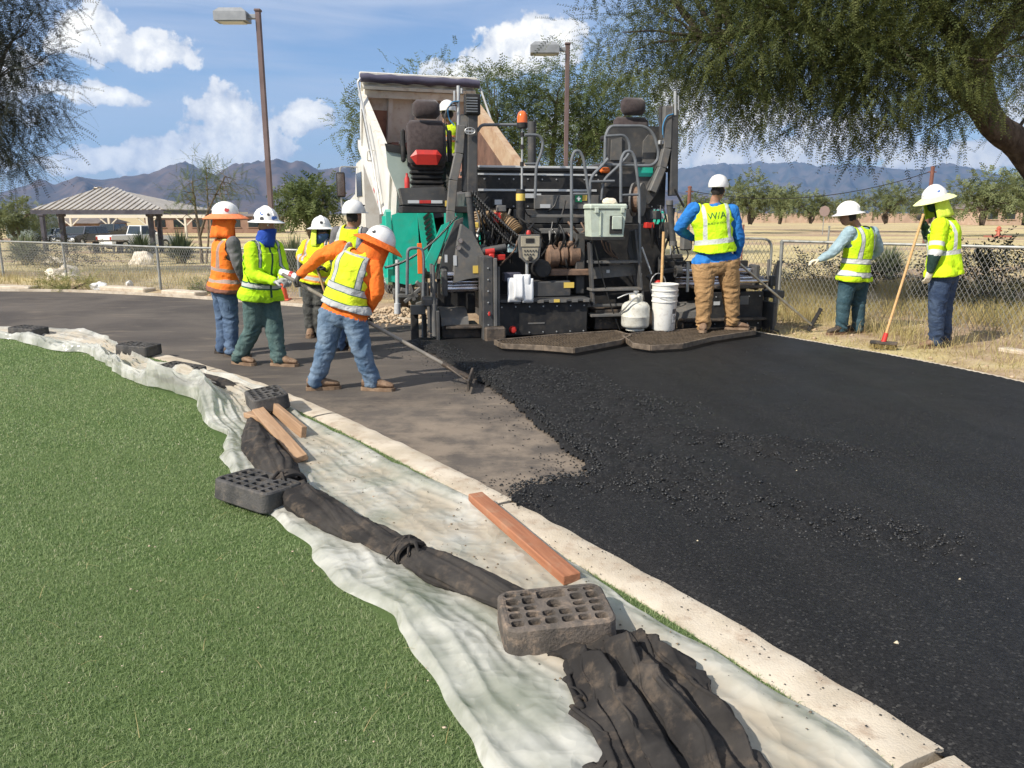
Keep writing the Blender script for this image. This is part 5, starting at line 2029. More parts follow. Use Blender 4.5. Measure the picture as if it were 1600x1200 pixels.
foot_block('large dusty brown plastic fence block beside the red board end', (0.165, 2.645, 0.045), R(8), (R(2), R(-2)), M_FOOT)
foot_block('grey plastic fence block resting on the turf beside the tied fabric', (-1.405, 4.01, 0.05), R(-30), (R(-4), R(3)), M_FOOTD)
foot_block('dark plastic fence block just behind the two crossed boards', (-1.97, 6.02, 0.08), R(-62), (R(6), R(0)), M_FOOTD)
foot_block('dark plastic fence block lying where the short fabric roll begins', (-3.17, 7.2, 0.06), R(-20), (R(2), R(4)), M_FOOTD)
foot_block('dark plastic fence block lying farthest along the sheeting', (-4.2, 8.52, 0.05), R(-12), (R(0), R(2)), M_FOOTD)
foot_block('half covered dark plastic fence block at the bend of the sheeting', (-6.3, 9.92, 0.04), R(-14), (R(0), R(2)), M_FOOTD)


def wood(name, c1, c2):
    m, t, b = raw_mat(name)
    co = t.node('ShaderNodeTexCoord').outputs['Object']
    g = t.noise(t.vm('MULTIPLY', co, (34, 1.6, 34)), 1.0, 6, 0.6, 0.8)
    c = t.mix(t.ss(g, 0.3, 0.7), c1, c2)
    c = t.mix(t.ss(t.noise(co, 7, 5, 0.65), 0.5, 0.75, 0, 0.5), c, (0.34, 0.24, 0.16))
    t.put(b.inputs['Base Color'], c)
    b.inputs['Roughness'].default_value = 0.8
    t.put(b.inputs['Normal'], t.node('ShaderNodeBump', {'Height': g, 'Strength': 0.3, 'Distance': 0.01}).outputs[0])
    return m


def board(label, a, b, w, h, material, roll=0.0):
    a, b = Vector(a), Vector(b)
    d = (b - a).normalized()
    mb = MB()
    L = (b - a).length
    mb.box((0, 0, 0), (w, L, h), 0.004)
    o = mb.build('timber_board', material)
    z = d
    sd = d.cross(Vector((0, 0, 1))).normalized()
    rm = Matrix((sd, d, sd.cross(d))).transposed().to_4x4()
    o.matrix_world = Matrix.Translation((a + b) / 2) @ rm @ Matrix.Rotation(roll, 4, 'Y')
    return tag(o, label, 'board')


M_WOODR = wood('red_wood', (0.25, 0.095, 0.045), (0.36, 0.15, 0.075))
M_WOODB = wood('brown_wood', (0.26, 0.155, 0.085), (0.38, 0.24, 0.14))
board('red brown board lying on the sheeting beside the kerb', (-0.20, 3.96, 0.09), (0.255, 3.0, 0.085), 0.085, 0.045, M_WOODR)
board('long tan board lying against the fabric roll', (-1.98, 5.80, 0.10), (-1.34, 4.66, 0.075), 0.09, 0.04, M_WOODB, R(12))
board('shorter tan board propped on edge beside the kerb', (-1.92, 5.95, 0.10), (-1.47, 5.22, 0.085), 0.04, 0.09, M_WOODB, R(-8))
board('stub of board wedged under the dark fence block', (-2.05, 5.78, 0.075), (-1.85, 5.62, 0.075), 0.09, 0.04, M_WOODB)

# scraps on the turf
def scraps():
    n = 190
    y = RNG.uniform(2.0, 8.5, n) ** 1.0
    x = RNG.uniform(-0.7, 0.1, n) * y
    ok = in_poly(x, y, TURF_POLY)
    n1 = ok.sum()
    pebbles('turf_scraps', np.column_stack([x[ok], y[ok], np.full(n1, 0.05)]), 0.003 + 0.006 * RNG.random(n1) ** 2, mat('pale_scrap', (0.62, 0.56, 0.44), 0.8, col2=(0.5, 0.3, 0.18), scale=2), squash=0.35, seed=44)
    n = 420
    y = RNG.uniform(1.9, 8.5, n); x = RNG.uniform(-0.72, 0.2, n) * y
    ok = in_poly(x, y, TURF_POLY)
    blades('turf_litter', np.column_stack([x[ok], y[ok], np.full(ok.sum(), 0.044)]), 0.030, 0.0020, 4.5, M_STRAW, 46)


scraps()

# ================================================================== THE ASPHALT PAVER
PV_O = Vector((1.2, 10.0, 0.0))
PV_A = R(11.5)
PVR = Vector((math.cos(PV_A), math.sin(PV_A), 0))
PVF = Vector((-math.sin(PV_A), math.cos(PV_A), 0))


def to_pv(w):
    d = w - PV_O
    return Vector((d.dot(PVR), d.dot(PVF), w.z))


def pv_w(u, v, z=0.0):
    return PV_O + PVR * u + PVF * v + Vector((0, 0, z))


def pl(x, y, v):                                # pixel on the paver's plane v (metres ahead of the screed's rear edge)
    d = ray(x, y)
    t = (v + PV_O.dot(PVF)) / d.dot(PVF)
    return to_pv(Vector((d.x * t, d.y * t, CAM_H + d.z * t)))


def pu(x, y, u):                                # pixel on the paver's side plane u
    d = ray(x, y)
    t = (u + PV_O.dot(PVR)) / d.dot(PVR)
    return to_pv(Vector((d.x * t, d.y * t, CAM_H + d.z * t)))


def pg(x, y, z):
    return to_pv(G(x, y, z))


PAVER = thing('asphalt_paver', PV_O, 'dark grey and green asphalt paver laying the fresh black mat', 'paver', PV_A)
M_GREY = mat('machine_grey', (0.045, 0.046, 0.048), 0.55, col2=(0.075, 0.074, 0.072), scale=2.5, amt=0.6, spec=0.35, dirt=(0.16, 0.13, 0.10), dirt_amt=0.45, bump=0.08, bscale=60)
M_GREY2 = mat('machine_grey_mid', (0.10, 0.10, 0.098), 0.55, col2=(0.15, 0.145, 0.135), scale=3, amt=0.6, spec=0.35, dirt=(0.24, 0.19, 0.14), dirt_amt=0.5, bump=0.08, bscale=60)
M_BLACK = mat('machine_black', (0.016, 0.016, 0.017), 0.6, col2=(0.032, 0.031, 0.030), scale=4, amt=0.6, spec=0.3, dirt=(0.09, 0.075, 0.06), dirt_amt=0.4)
M_TAR = mat('tarry_steel', (0.030, 0.027, 0.025), 0.65, 0.2, col2=(0.11, 0.085, 0.065), scale=6, amt=0.6, bump=0.35, bscale=50, dirt=(0.20, 0.14, 0.09), dirt_amt=0.6)
M_GREEN = mat('machine_green', (0.010, 0.40, 0.285), 0.42, col2=(0.018, 0.48, 0.35), scale=1.6, amt=0.5, coat=0.25, dirt=(0.16, 0.20, 0.13), dirt_amt=0.35)
M_PIPE = mat('handrail_grey', (0.13, 0.14, 0.15), 0.5, 0.2, col2=(0.18, 0.19, 0.20), scale=5)
M_STEEL = mat('polished_steel', (0.55, 0.54, 0.55), 0.2, 1.0, col2=(0.40, 0.36, 0.36), scale=7)
M_SILVER = mat('dull_silver', (0.45, 0.45, 0.44), 0.45, 0.7, col2=(0.55, 0.55, 0.53), scale=8)
M_PALE = mat('pale_trim', (0.55, 0.56, 0.56), 0.5, 0.2)
M_RED = mat('signal_red', (0.55, 0.03, 0.02), 0.45, col2=(0.42, 0.03, 0.025), scale=9)
M_ORANGE = mat('signal_orange', (0.80, 0.16, 0.02), 0.5)
M_SEAT = mat('seat_cloth', (0.040, 0.030, 0.030), 0.9, col2=(0.060, 0.046, 0.045), scale=20, bump=0.2, bscale=300, sheen=0.3, spec=0.15)
M_BRASS = mat('tan_duct', (0.30, 0.20, 0.10), 0.6, col2=(0.20, 0.13, 0.07), scale=9)
M_BROWN = mat('rusty_motor', (0.13, 0.085, 0.06), 0.75, 0.2, col2=(0.24, 0.15, 0.10), scale=7, bump=0.3, bscale=40)
M_YELL = mat('label_yellow', (0.70, 0.50, 0.10), 0.6)
M_BEIGE = mat('panel_beige', (0.42, 0.37, 0.27), 0.5, col2=(0.34, 0.30, 0.22), scale=12)
M_HOSE = mat('hose_black', (0.014, 0.014, 0.014), 0.45)
M_BLUEH = mat('hose_blue', (0.05, 0.22, 0.42), 0.4)
M_WHITE = mat('print_white', (0.78, 0.78, 0.76), 0.5)


def P(name, material, fn, parent=None, smooth=False, angle=None):
    m = MB()
    fn(m)
    return m.build(name, material, PAVER if parent is None else parent, smooth=smooth, angle=angle)


def pbox(name, material, a, b, bev=0.008, parent=None):
    c = [(a[i] + b[i]) / 2 for i in range(3)]
    s = [abs(b[i] - a[i]) for i in range(3)]
    return P(name, material, lambda m: m.box(c, s, bev), parent)


def ppipe(name, material, pts, r=0.018, n=8, rad=0.08, parent=None):
    return P(name, material, lambda m: m.rbend(pts, r, n, rad), parent, smooth=True)


def plate(name, material, poly, u0, u1, parent=None):
    """side-on outline (v, z) between u0 and u1"""
    return P(name, material, lambda m: m.prism(poly, u0, u1, 'YZ'), parent)


def face_plate(name, material, poly, v0, v1, parent=None):
    """rear-on outline (u, z) between v0 and v1"""
    return P(name, material, lambda m: m.prism(poly, v0, v1, 'XZ'), parent)


# ---- tractor: chassis, engine housing, operator deck
pbox('chassis', M_BLACK, (-1.42, 0.95, 0.35), (1.12, 4.6, 1.25), 0.02)
pbox('engine_housing', M_GREY, (-1.45, 1.25, 1.25), (1.15, 3.9, 1.95), 0.05)
pbox('deck', M_GREY, (-1.52, 0.98, 2.16), (1.22, 2.6, 2.22), 0.01)
dk = pbox('deck_wall', M_BLACK, (-1.50, 1.0, 1.66), (1.20, 1.05, 2.155), 0.008)
pbox('trim_bar', M_PALE, (-1.49, 0.955, 2.195), (0.18, 0.975, 2.225), 0.004, dk)
pbox('trim_bar', M_PALE, (-1.49, 0.985, 2.10), (0.18, 0.998, 2.125), 0.003, dk)
pbox('trim_bar', M_PALE, (-1.49, 0.985, 1.89), (0.18, 0.998, 1.92), 0.003, dk)
pbox('lower_panel', M_GREY, (-1.0, 0.99, 1.46), (0.72, 1.03, 1.655), 0.008)
pbox('lower_panel', M_GREY2, (-0.72, 0.955, 1.655), (0.30, 0.985, 1.84), 0.006)
pbox('warning_label', M_PALE, (-0.92, 0.965, 1.80), (-0.62, 0.985, 1.86), 0.002)
ln = pbox('work_light', M_BLACK, *[tuple(pl(770, 322, 0.93) + Vector((0, 0, 0))), tuple(pl(787, 310, 0.99))], 0.01)
pbox('lens', M_PALE, *[tuple(pl(773, 320, 0.915)), tuple(pl(784, 312, 0.925))], 0.003, ln)
# track frames left and right
for s, u in ((-1, -1.12), (1, 0.82)):
    tr = P('crawler_track', M_TYRE, lambda m: m.prism([(1.1, 0.12), (1.25, 0.0), (3.9, 0.0), (4.15, 0.15), (4.15, 0.55), (3.9, 0.75), (1.3, 0.75), (1.1, 0.6)], u - 0.17, u + 0.17, 'YZ'))
    for k in range(22):
        pbox('track_pad', M_TYRE, (u - 0.175, 1.22 + k * 0.125, -0.02 + 0.018), (u + 0.175, 1.30 + k * 0.125, 0.03), 0.004, tr)

# ---- green bodywork of the near side
def side_poly(px, u):
    return [(q.y, q.z) for q in (pu(x, y, u) for x, y in px)]
UG = -1.66
hood = plate('hood_side', M_GREEN, [(1.35, 0.62), (1.05, 1.10), (1.15, 1.62), (1.6, 1.70), (3.4, 1.70), (3.4, 0.55)], UG - 0.02, -1.45)
for k in range(9):
    P('louvre', M_BLACK, lambda m: m.bar((UG - 0.026, 2.02 + 0.02 * k, 0.98 + k * 0.078), (UG - 0.026, 2.42 + 0.02 * k, 1.04 + k * 0.078), 0.012, 0.034), hood)
plate('wheel_cover', M_GREY2, [(1.0, 0.55), (0.96, 1.0), (1.36, 1.06), (1.58, 0.86), (1.8, 0.60)], UG - 0.10, UG - 0.04)
# hopper wings
wing = plate('hopper_wing', M_GREEN, [(3.15, 0.50), (3.05, 0.72), (3.10, 1.62), (3.45, 1.66), (4.6, 1.52), (5.3, 1.30), (5.35, 0.62), (4.9, 0.42), (3.6, 0.42)], -2.64, -2.56)
P('wing_rib', M_GREEN, lambda m: m.bar((-2.665, 3.5, 0.55), (-2.665, 3.55, 1.55), 0.05, 0.08), wing)
P('wing_rib', M_GREEN, lambda m: m.bar((-2.665, 4.4, 0.55), (-2.665, 4.4, 1.42), 0.05, 0.08), wing)
q = [pl(x, y, 3.1) for x, y in ((612, 336), (610, 385), (612, 440), (640, 446), (662, 440), (655, 390), (652, 330), (634, 328))]
face_plate('hopper_end', M_GREEN, [(p.x, p.z) for p in q], 3.10, 3.16)
q = [pl(x, y, 2.6) for x, y in ((652, 330), (676, 330), (688, 398), (664, 420))]
lv = face_plate('louvre_panel', M_GREEN, [(p.x, p.z) for p in q], 2.60, 2.66)
for k in range(8):
    y0 = 334 + k * 8.2
    x0 = 661 + k * 1.15
    q = [pl(x, y, 2.59) for x, y in ((x0, y0 + 5), (x0 + 9, y0 - 3), (x0 + 9.6, y0 + 1), (x0 + 0.6, y0 + 9))]
    face_plate('louvre', M_BLACK, [(p.x, p.z) for p in q], 2.575, 2.597, lv)
q = [pl(x, y, 0.62) for x, y in ((664, 408), (690, 352), (710, 343), (709, 354), (694, 380), (684, 404), (680, 426), (668, 424))]
face_plate('fender', M_GREEN, [(p.x, p.z) for p in q], 0.60, 0.66)
q = [pl(x, y, 0.9) for x, y in ((650, 432), (652, 330), (640, 330), (642, 432))]
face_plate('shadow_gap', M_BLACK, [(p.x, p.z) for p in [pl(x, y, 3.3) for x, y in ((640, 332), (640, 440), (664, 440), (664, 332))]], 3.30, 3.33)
plate('hopper_wing', M_GREEN, [(3.15, 0.50), (3.05, 0.72), (3.10, 1.62), (3.45, 1.66), (4.6, 1.52), (5.3, 1.30), (5.35, 0.62), (4.9, 0.42), (3.6, 0.42)], 2.0, 2.08)
P('hopper_floor', M_TAR, lambda m: m.box((-0.17, 4.3, 0.6), (4.3, 2.2, 0.1), 0.01))
fw = P('front_wheel', M_TYRE, lambda m: m.lathe([(0.05, -0.11), (0.32, -0.11), (0.36, -0.06), (0.36, 0.06), (0.32, 0.11), (0.05, 0.11)], 24, (-2.42, 3.5, 0.36), 'X'), smooth=True)
P('hub', M_GREY2, lambda m: m.lathe([(0.02, -0.13), (0.17, -0.13), (0.19, -0.09), (0.02, -0.09)], 16, (-2.42, 3.5, 0.36), 'X'), fw)
pbox('model_plate', M_WHITE, (UG - 0.027, 2.75, 0.92), (UG - 0.022, 2.95, 1.0), 0.001, hood)
pbox('stripe', M_GREY2, (-2.652, 3.7, 0.98), (-2.642, 5.2, 1.10), 0.002, wing)

# ---- seats and consoles that slide out over each side
def seat(u, v, z, back_only=False):
    s = P('seat', M_SEAT, lambda m: (m.box((u, v, z + 0.34), (0.52, 0.13, 0.58), 0.055, Matrix.Rotation(R(-7), 3, 'X')), m.box((u, v + 0.24, z + 0.06), (0.50, 0.46, 0.13), 0.05)), smooth=True, angle=50)
    P('headrest', M_SEAT, lambda m: m.box((u, v - 0.04, z + 0.76), (0.36, 0.13, 0.24), 0.055, Matrix.Rotation(R(-7), 3, 'X')), s, smooth=True, angle=50)
    for sg in (-1, 1):
        P('armrest', M_BLACK, lambda m: (m.box((u + sg * 0.31, v + 0.05, z + 0.30), (0.06, 0.12, 0.42), 0.02), m.box((u + sg * 0.31, v + 0.2, z + 0.36), (0.07, 0.36, 0.07), 0.02)), s)
    P('suspension', M_BLACK, lambda m: [m.box((u, v + 0.2, z - 0.04 - 0.065 * k), (0.46 - 0.03 * (k % 2), 0.40, 0.055), 0.02) for k in range(4)], s)
    return s


sL = pl(664, 262, 1.15)
ZS = sL.z
seat(sL.x + 0.03, 1.15, ZS - 0.02)
sl = pl(666, 245, 1.02)
P('slow_vehicle_sign', M_RED, lambda m: m.add([(sl.x + a, 1.045 + c, sl.z + b) for a, b, c in [(-0.21, 0.0, 0), (-0.13, 0.09, 0), (0.15, 0.09, 0), (0.21, 0.02, 0), (0.15, -0.10, 0), (-0.13, -0.10, 0), (-0.12, 0.03, -0.03), (0.13, 0.03, -0.03)]],
   [(0, 6, 1), (1, 6, 7, 2), (2, 7, 3), (3, 7, 4), (4, 7, 6, 5), (5, 6, 0), (0, 1, 2, 3, 4, 5)]))
c0, c1 = pl(630, 322, 0.95), pl(694, 292, 0.95)
con = P('seat_console', M_GREY, lambda m: m.prism([(c0.x, c0.z + 0.02), (c0.x - 0.04, c1.z - 0.02), (c1.x, c1.z), (c1.x + 0.02, c0.z)], 0.92, 1.75, 'XZ'))
wdt = (c1.x - c0.x)
for k, mm in enumerate((M_PALE, M_RED, M_PALE)):
    pbox('reflector', mm, (c0.x + 0.06 + k * wdt * 0.28, 0.908, c0.z + 0.035), (c0.x + 0.06 + (k + 1) * wdt * 0.28 - 0.004, 0.918, c0.z + 0.075), 0.001, con)
pbox('console_floor', M_BLACK, (c0.x - 0.02, 0.93, c0.z - 0.09), (c1.x + 0.5, 1.8, c0.z), 0.01)
# pale side shield left of the seat
q = [pl(x, y, 1.3) for x, y in ((602, 226), (634, 232), (648, 258), (650, 300), (626, 312), (606, 262))]
face_plate('side_shield', mat('shield_plastic', (0.30, 0.36, 0.31), 0.3, col2=(0.38, 0.44, 0.39), scale=2, coat=0.3), [(p.x, p.z) for p in q], 1.29, 1.32)
q = [pl(x, y, 1.27) for x, y in ((601, 224), (634, 229), (637, 242), (604, 236))]
face_plate('shield_top', M_BLACK, [(p.x, p.z) for p in q], 1.26, 1.285)
pt = pl(635, 290, 1.0)
P('bottle', M_RED, lambda m: m.lathe([(0.035, -0.09), (0.035, 0.03), (0.015, 0.07), (0.015, 0.10), (0, 0.105)], 12, tuple(pl(636, 283, 0.98))), smooth=True)

sR = pl(985, 250, 1.25)
seat(sR.x, 1.25, ZS + 0.10)
c0, c1 = pl(945, 268, 1.0), pl(1030, 254, 1.0)
pbox('seat_console', M_GREY, (c0.x, 0.98, c0.z - 0.22), (c1.x, 1.8, c1.z), 0.02)
q = [pl(x, y, 1.34) for x, y in ((942, 262), (944, 206), (955, 198), (1020, 200), (1028, 208), (1030, 262))]
face_plate('seat_shell', M_GREY, [(p.x, p.z) for p in q], 1.12, 1.15)
q = [pl(x, y, 1.08) for x, y in ((1004, 256), (1006, 220), (1014, 210), (1022, 212), (1026, 222), (1024, 256))]
face_plate('shell_panel', M_GREY2, [(p.x, p.z) for p in q], 1.09, 1.118)
q = [pl(x, y, 1.08) for x, y in ((955, 250), (956, 218), (972, 214), (972, 250))]
face_plate('shell_panel', M_GREY2, [(p.x, p.z) for p in q], 1.09, 1.118)
pbox('side_pocket', M_GREEN, tuple(pl(996, 276, 0.97)), tuple(pl(1020, 262, 0.985)), 0.004)
pbox('orange_glove', M_ORANGE, tuple(pl(938, 270, 0.93)), tuple(pl(952, 262, 0.98)), 0.02)

# ---- guard and hand rails, read off the photograph plane by plane
def rails(lst):
    for nm, v, r, px in lst:
        ppipe(nm, M_PIPE, [tuple(pl(x, y, v)) for x, y in px], r, 8, 0.10)
rails([
    ('guard_rail', 0.90, 0.022, [(945, 252), (946, 212), (953, 197), (1008, 197), (1022, 210), (1029, 235), (1028, 250), (1019, 259), (1000, 259), (938, 257)]),
    ('guard_rail', 0.88, 0.020, [(946, 213), (976, 211), (984, 224), (984, 240), (966, 260), (942, 282), (940, 312)]),
    ('guard_rail', 0.86, 0.022, [(950, 248), (940, 260), (923, 276), (921, 312)]),
    ('guard_rail', 0.84, 0.018, [(923, 284), (960, 283)]),
    ('ladder_rail', 0.10, 0.020, [(893, 376), (893, 248), (898, 236), (906, 236), (912, 248), (921, 310), (924, 400)]),
    ('ladder_rail', 0.10, 0.016, [(893, 303), (919, 303)]),
    ('ladder_rail', 0.10, 0.020, [(970, 316), (970, 250), (976, 237), (986, 236), (992, 246), (999, 300), (1000, 420)]),
    ('ladder_rail', 0.10, 0.016, [(970, 305), (998, 304)]),
    ('hand_rail', 0.80, 0.020, [(820, 211), (842, 211), (849, 222), (846, 240), (838, 258), (836, 310)]),
    ('hand_rail', 0.80, 0.020, [(746, 205), (752, 195), (812, 195)]),
    ('hand_rail', 0.90, 0.016, [(820, 256), (838, 256)]),
])
# ---- masts at the two sides
def mast(px_main, px_arm, v, w, nm='mast'):
    a, b = pl(*px_main[0], v), pl(*px_main[1], v)
    m_ = P(nm, M_GREY, lambda m: m.bar(a, b, w, 0.12, 0.01))
    pts = [pl(x, y, v - 0.02) for x, y in px_arm]
    P('mast_arm', M_GREY2, lambda m: [m.bar(pts[i], pts[i + 1], 0.11, 0.10, 0.008) for i in range(len(pts) - 1)], m_)
    return m_
mast([(738, 165), (737, 302)], [(720, 196), (717, 240), (708, 282), (704, 330), (702, 392)], 0.75, 0.13)
mast([(727, 196), (726, 300)], [(726, 180), (722, 205)], 0.78, 0.07)
vh = pbox('vent_head', M_BLACK, tuple(pl(727, 179, 0.66)), tuple(pl(748, 149, 0.80)), 0.012)
for k in range(6):
    pbox('vent_slat', M_PIPE, tuple(pl(729, 154 + k * 4.2, 0.635)), tuple(pl(746, 152.6 + k * 4.2, 0.662)), 0.002, vh)
em = pl(734, 205, 0.66)
P('emblem', M_SILVER, lambda m: (m.tube([(em.x + 0.065 * math.cos(a), em.y - 0.02, em.z + 0.040 * math.sin(a)) for a in [k * 6.283 / 20 for k in range(20)]], 0.007, 6, closed=True), m.bar((em.x - 0.06, em.y - 0.02, em.z), (em.x + 0.06, em.y - 0.02, em.z), 0.01, 0.016), m.bar((em.x - 0.025, em.y - 0.02, em.z - 0.03), (em.x - 0.025, em.y - 0.02, em.z + 0.03), 0.008, 0.008, up=(0, 1, 0)), m.bar((em.x + 0.025, em.y - 0.02, em.z - 0.03), (em.x + 0.025, em.y - 0.02, em.z + 0.03), 0.008, 0.008, up=(0, 1, 0))))
P('valve_cluster', M_SILVER, lambda m: [m.cyl(pl(x, y0, 0.72), pl(x, y1, 0.72), r, n=8) for x, y0, y1, r in ((716, 134, 152, 0.022), (710, 142, 158, 0.014), (721, 138, 146, 0.016), (716, 152, 196, 0.020))])
for k, (px, mm) in enumerate((([(716, 160), (704, 164), (697, 178), (698, 200), (706, 214)], M_HOSE), ([(718, 158), (706, 160), (700, 172), (702, 186), (710, 196)], M_BLUEH), ([(714, 164), (700, 168), (694, 190), (702, 212), (710, 216)], M_HOSE))):
    P('hydraulic_hose', mm, lambda m: m.tube(catmull([pl(x, y, 0.70 - 0.02 * k) for x, y in px], 5), 0.008, 6), smooth=True)
mast([(1052, 172), (1051, 306)], [(1043, 166), (1041, 232), (1034, 262), (1018, 300)], 0.85, 0.11)
P('valve_cluster', M_SILVER, lambda m: [m.cyl(pl(x, y0, 0.80), pl(x, y1, 0.80), r, n=8) for x, y0, y1, r in ((1055, 142, 180, 0.022), (1060, 150, 172, 0.012), (1050, 162, 178, 0.016))])
for k, (px, mm) in enumerate((([(1052, 178), (1042, 182), (1036, 196), (1036, 215)], M_BLUEH), ([(1050, 182), (1040, 190), (1036, 210), (1033, 228)], M_HOSE))):
    P('hydraulic_hose', mm, lambda m: m.tube(catmull([pl(x, y, 0.78) for x, y in px], 5), 0.008, 6), smooth=True)
P('mast_plate', M_GREY, lambda m: m.prism([(q.x, q.z) for q in (pl(x, y, 0.86) for x, y in ((1034, 165), (1050, 164), (1052, 240), (1030, 300), (1016, 318), (1010, 300), (1036, 246)))], 0.90, 0.98, 'XZ'))
bk = pl(1026, 252, 0.8)
P('bracket', M_SILVER, lambda m: m.box((bk.x + 0.1, 0.82, bk.z + 0.25), (0.16, 0.05, 0.06), 0.01))

# ---- beacon, exhaust
bp = [pl(816, 196, 0.55), pl(815, 330, 0.55)]
bs = P('beacon_pole', M_SILVER, lambda m: m.cyl(bp[1], bp[0], 0.014, n=8), smooth=True)
P('pole_clamp', M_BLACK, lambda m: [m.cyl(bp[0].lerp(bp[1], f), bp[0].lerp(bp[1], f + 0.05), 0.026, n=8) for f in (0.08, 0.22, 0.42)], bs)
P('beacon_base', M_BLACK, lambda m: m.lathe([(0.03, -0.04), (0.07, -0.03), (0.072, 0.03), (0.05, 0.04)], 14, tuple(bp[0])), bs, smooth=True)
P('beacon_lens', mat('amber_lens', (0.75, 0.14, 0.02), 0.15, coat=0.5), lambda m: m.lathe([(0.066, 0.03), (0.068, 0.10), (0.055, 0.15), (0.03, 0.175), (0, 0.18)], 14, tuple(bp[0])), bs, smooth=True)
e0, e1 = pl(831, 190, 1.7), pl(831, 268, 1.7)
P('exhaust_pipe', M_GREY, lambda m: m.cyl(e1, e0, 0.062, n=12), smooth=True)
yc = pl(815, 308, 0.5)
P('level_sensor', M_BLACK, lambda m: (m.cyl((yc.x, yc.y + 0.06, yc.z - 0.50), (yc.x, yc.y + 0.06, yc.z + 0.10), 0.06, n=12),), smooth=True)
P('sensor_band', M_YELL, lambda m: m.lathe([(0.061, -0.045), (0.062, 0.0), (0.061, 0.045)], 12, (yc.x, yc.y + 0.06, yc.z)), smooth=True)

# ---- first aid sign, white cross on green
fa = pl(905.5, 310, 0.90)
sg = P('first_aid_sign', mat('sign_green', (0.01, 0.28, 0.10), 0.5), lambda m: m.box((fa.x, 0.945, fa.z), (0.095, 0.008, 0.095)))
P('cross', M_WHITE, lambda m: (m.box((fa.x, 0.938, fa.z), (0.062, 0.004, 0.020)), m.box((fa.x, 0.9375, fa.z + 0.0205), (0.020, 0.004, 0.021)), m.box((fa.x, 0.9375, fa.z - 0.0205), (0.020, 0.004, 0.021))), sg)
pbox('warning_label', M_YELL, (fa.x + 0.056, 0.942, fa.z - 0.03), (fa.x + 0.12, 0.948, fa.z + 0.045), 0.001)

# ---- rear of the tractor: crossbars, motors, ducts, hoses
pbox('cross_beam', M_GREY2, (-0.80, 0.62, 1.33), (0.05, 0.70, 1.40), 0.008)
pbox('cross_beam', M_GREY2, (-0.85, 0.60, 1.54), (-0.10, 0.68, 1.58), 0.006)
pbox('rear_plate', M_BLACK, (-1.45, 0.80, 0.35), (1.15, 0.92, 1.45), 0.01)
pbox('frame_plate', M_GREY, (-0.30, 0.30, 0.55), (-0.18, 0.75, 1.35), 0.01)
d0, d1 = pl(748, 345, 0.55), pl(803, 350, 0.55)
pts = catmull([d0, pl(766, 340, 0.55), pl(784, 342, 0.55), pl(800, 352, 0.5), pl(808, 362, 0.45)], 8)
P('air_duct', M_BRASS, lambda m: m.tube(pts, [0.085 + 0.014 * (k % 2) for k in range(len(pts))], 12), smooth=True)
P('air_duct', M_BRASS, lambda m: m.tube(catmull([pl(744, 330, 0.7), pl(748, 345, 0.7), pl(752, 362, 0.7)], 8), [0.07 + 0.012 * (k % 2) for k in range(17)], 12), smooth=True)
for x, y, rx, l in ((866, 402, 0.13, 0.16), (882, 398, 0.14, 0.10), (898, 398, 0.15, 0.16)):
    c = pl(x, y, 0.35)
    P('auger_motor', M_BROWN, lambda m: (m.lathe([(0.02, -l / 2), (rx * 0.8, -l / 2), (rx, -l / 2 + 0.02), (rx, l / 2 - 0.02), (rx * 0.8, l / 2), (0.02, l / 2)], 16, (c.x, 0.42, c.z), 'X'), m.box((c.x, 0.50, c.z + 0.02), (l * 0.7, 0.12, rx * 2.1), 0.02)), smooth=True)
pbox('motor_mount', M_BROWN, (-0.72, 0.2, 0.80), (-0.12, 0.62, 0.88), 0.01)
P('auger_motor', M_BLACK, lambda m: m.lathe([(0.02, -0.1), (0.10, -0.1), (0.12, -0.06), (0.12, 0.1), (0.05, 0.12)], 14, tuple(pl(846, 420, 0.2)), 'Y'), smooth=True)
# drag chain running down across the machine
def spiral(name, material, a, b, sag, v, r=0.02, turns=26, coil=0.012):
    p0, p1 = pl(*a, v), pl(*b, v)
    pts = []
    for k in range(turns * 6 + 1):
        t_ = k / (turns * 6)
        q = p0.lerp(p1, t_) + Vector((0, 0, -sag * 4 * t_ * (1 - t_)))
        an = t_ * turns * 6.283
        pts.append(q + Vector((0, math.cos(an), math.sin(an))) * coil)
    return P(name, material, lambda m: m.tube(pts, r, 5), smooth=True)
spiral('coiled_cable', M_HOSE, (737, 300), (812, 372), 0.02, 0.25, 0.013, 24, 0.02)
spiral('coiled_cable', M_HOSE, (733, 304), (803, 384), 0.05, 0.30, 0.012, 24, 0.018)
spiral('coiled_cable', M_HOSE, (601, 418), (714, 338), 0.12, 0.35, 0.007, 60, 0.014)
spiral('coiled_cable', M_HOSE, (672, 430), (704, 345), 0.05, 0.5, 0.006, 34, 0.012)
spiral('coiled_cable', M_HOSE, (1054, 296), (1068, 322), 0.0, 0.6, 0.008, 20, 0.014)
rnd = random.Random(3)
for k in range(16):
    x = rnd.uniform(742, 800); y = rnd.uniform(320, 350)
    x2 = x + rnd.uniform(-25, 30); y2 = y + rnd.uniform(40, 70)
    v = rnd.uniform(0.45, 0.75)
    P('hydraulic_hose', rnd.choice([M_HOSE, M_HOSE, M_BLACK, M_GREY2]), lambda m: m.tube(catmull([pl(x, y, v), pl((x + x2) / 2 + rnd.uniform(-8, 8), (y + y2) / 2, v - 0.08), pl(x2, y2, v)], 5), rnd.uniform(0.009, 0.016), 6), smooth=True)
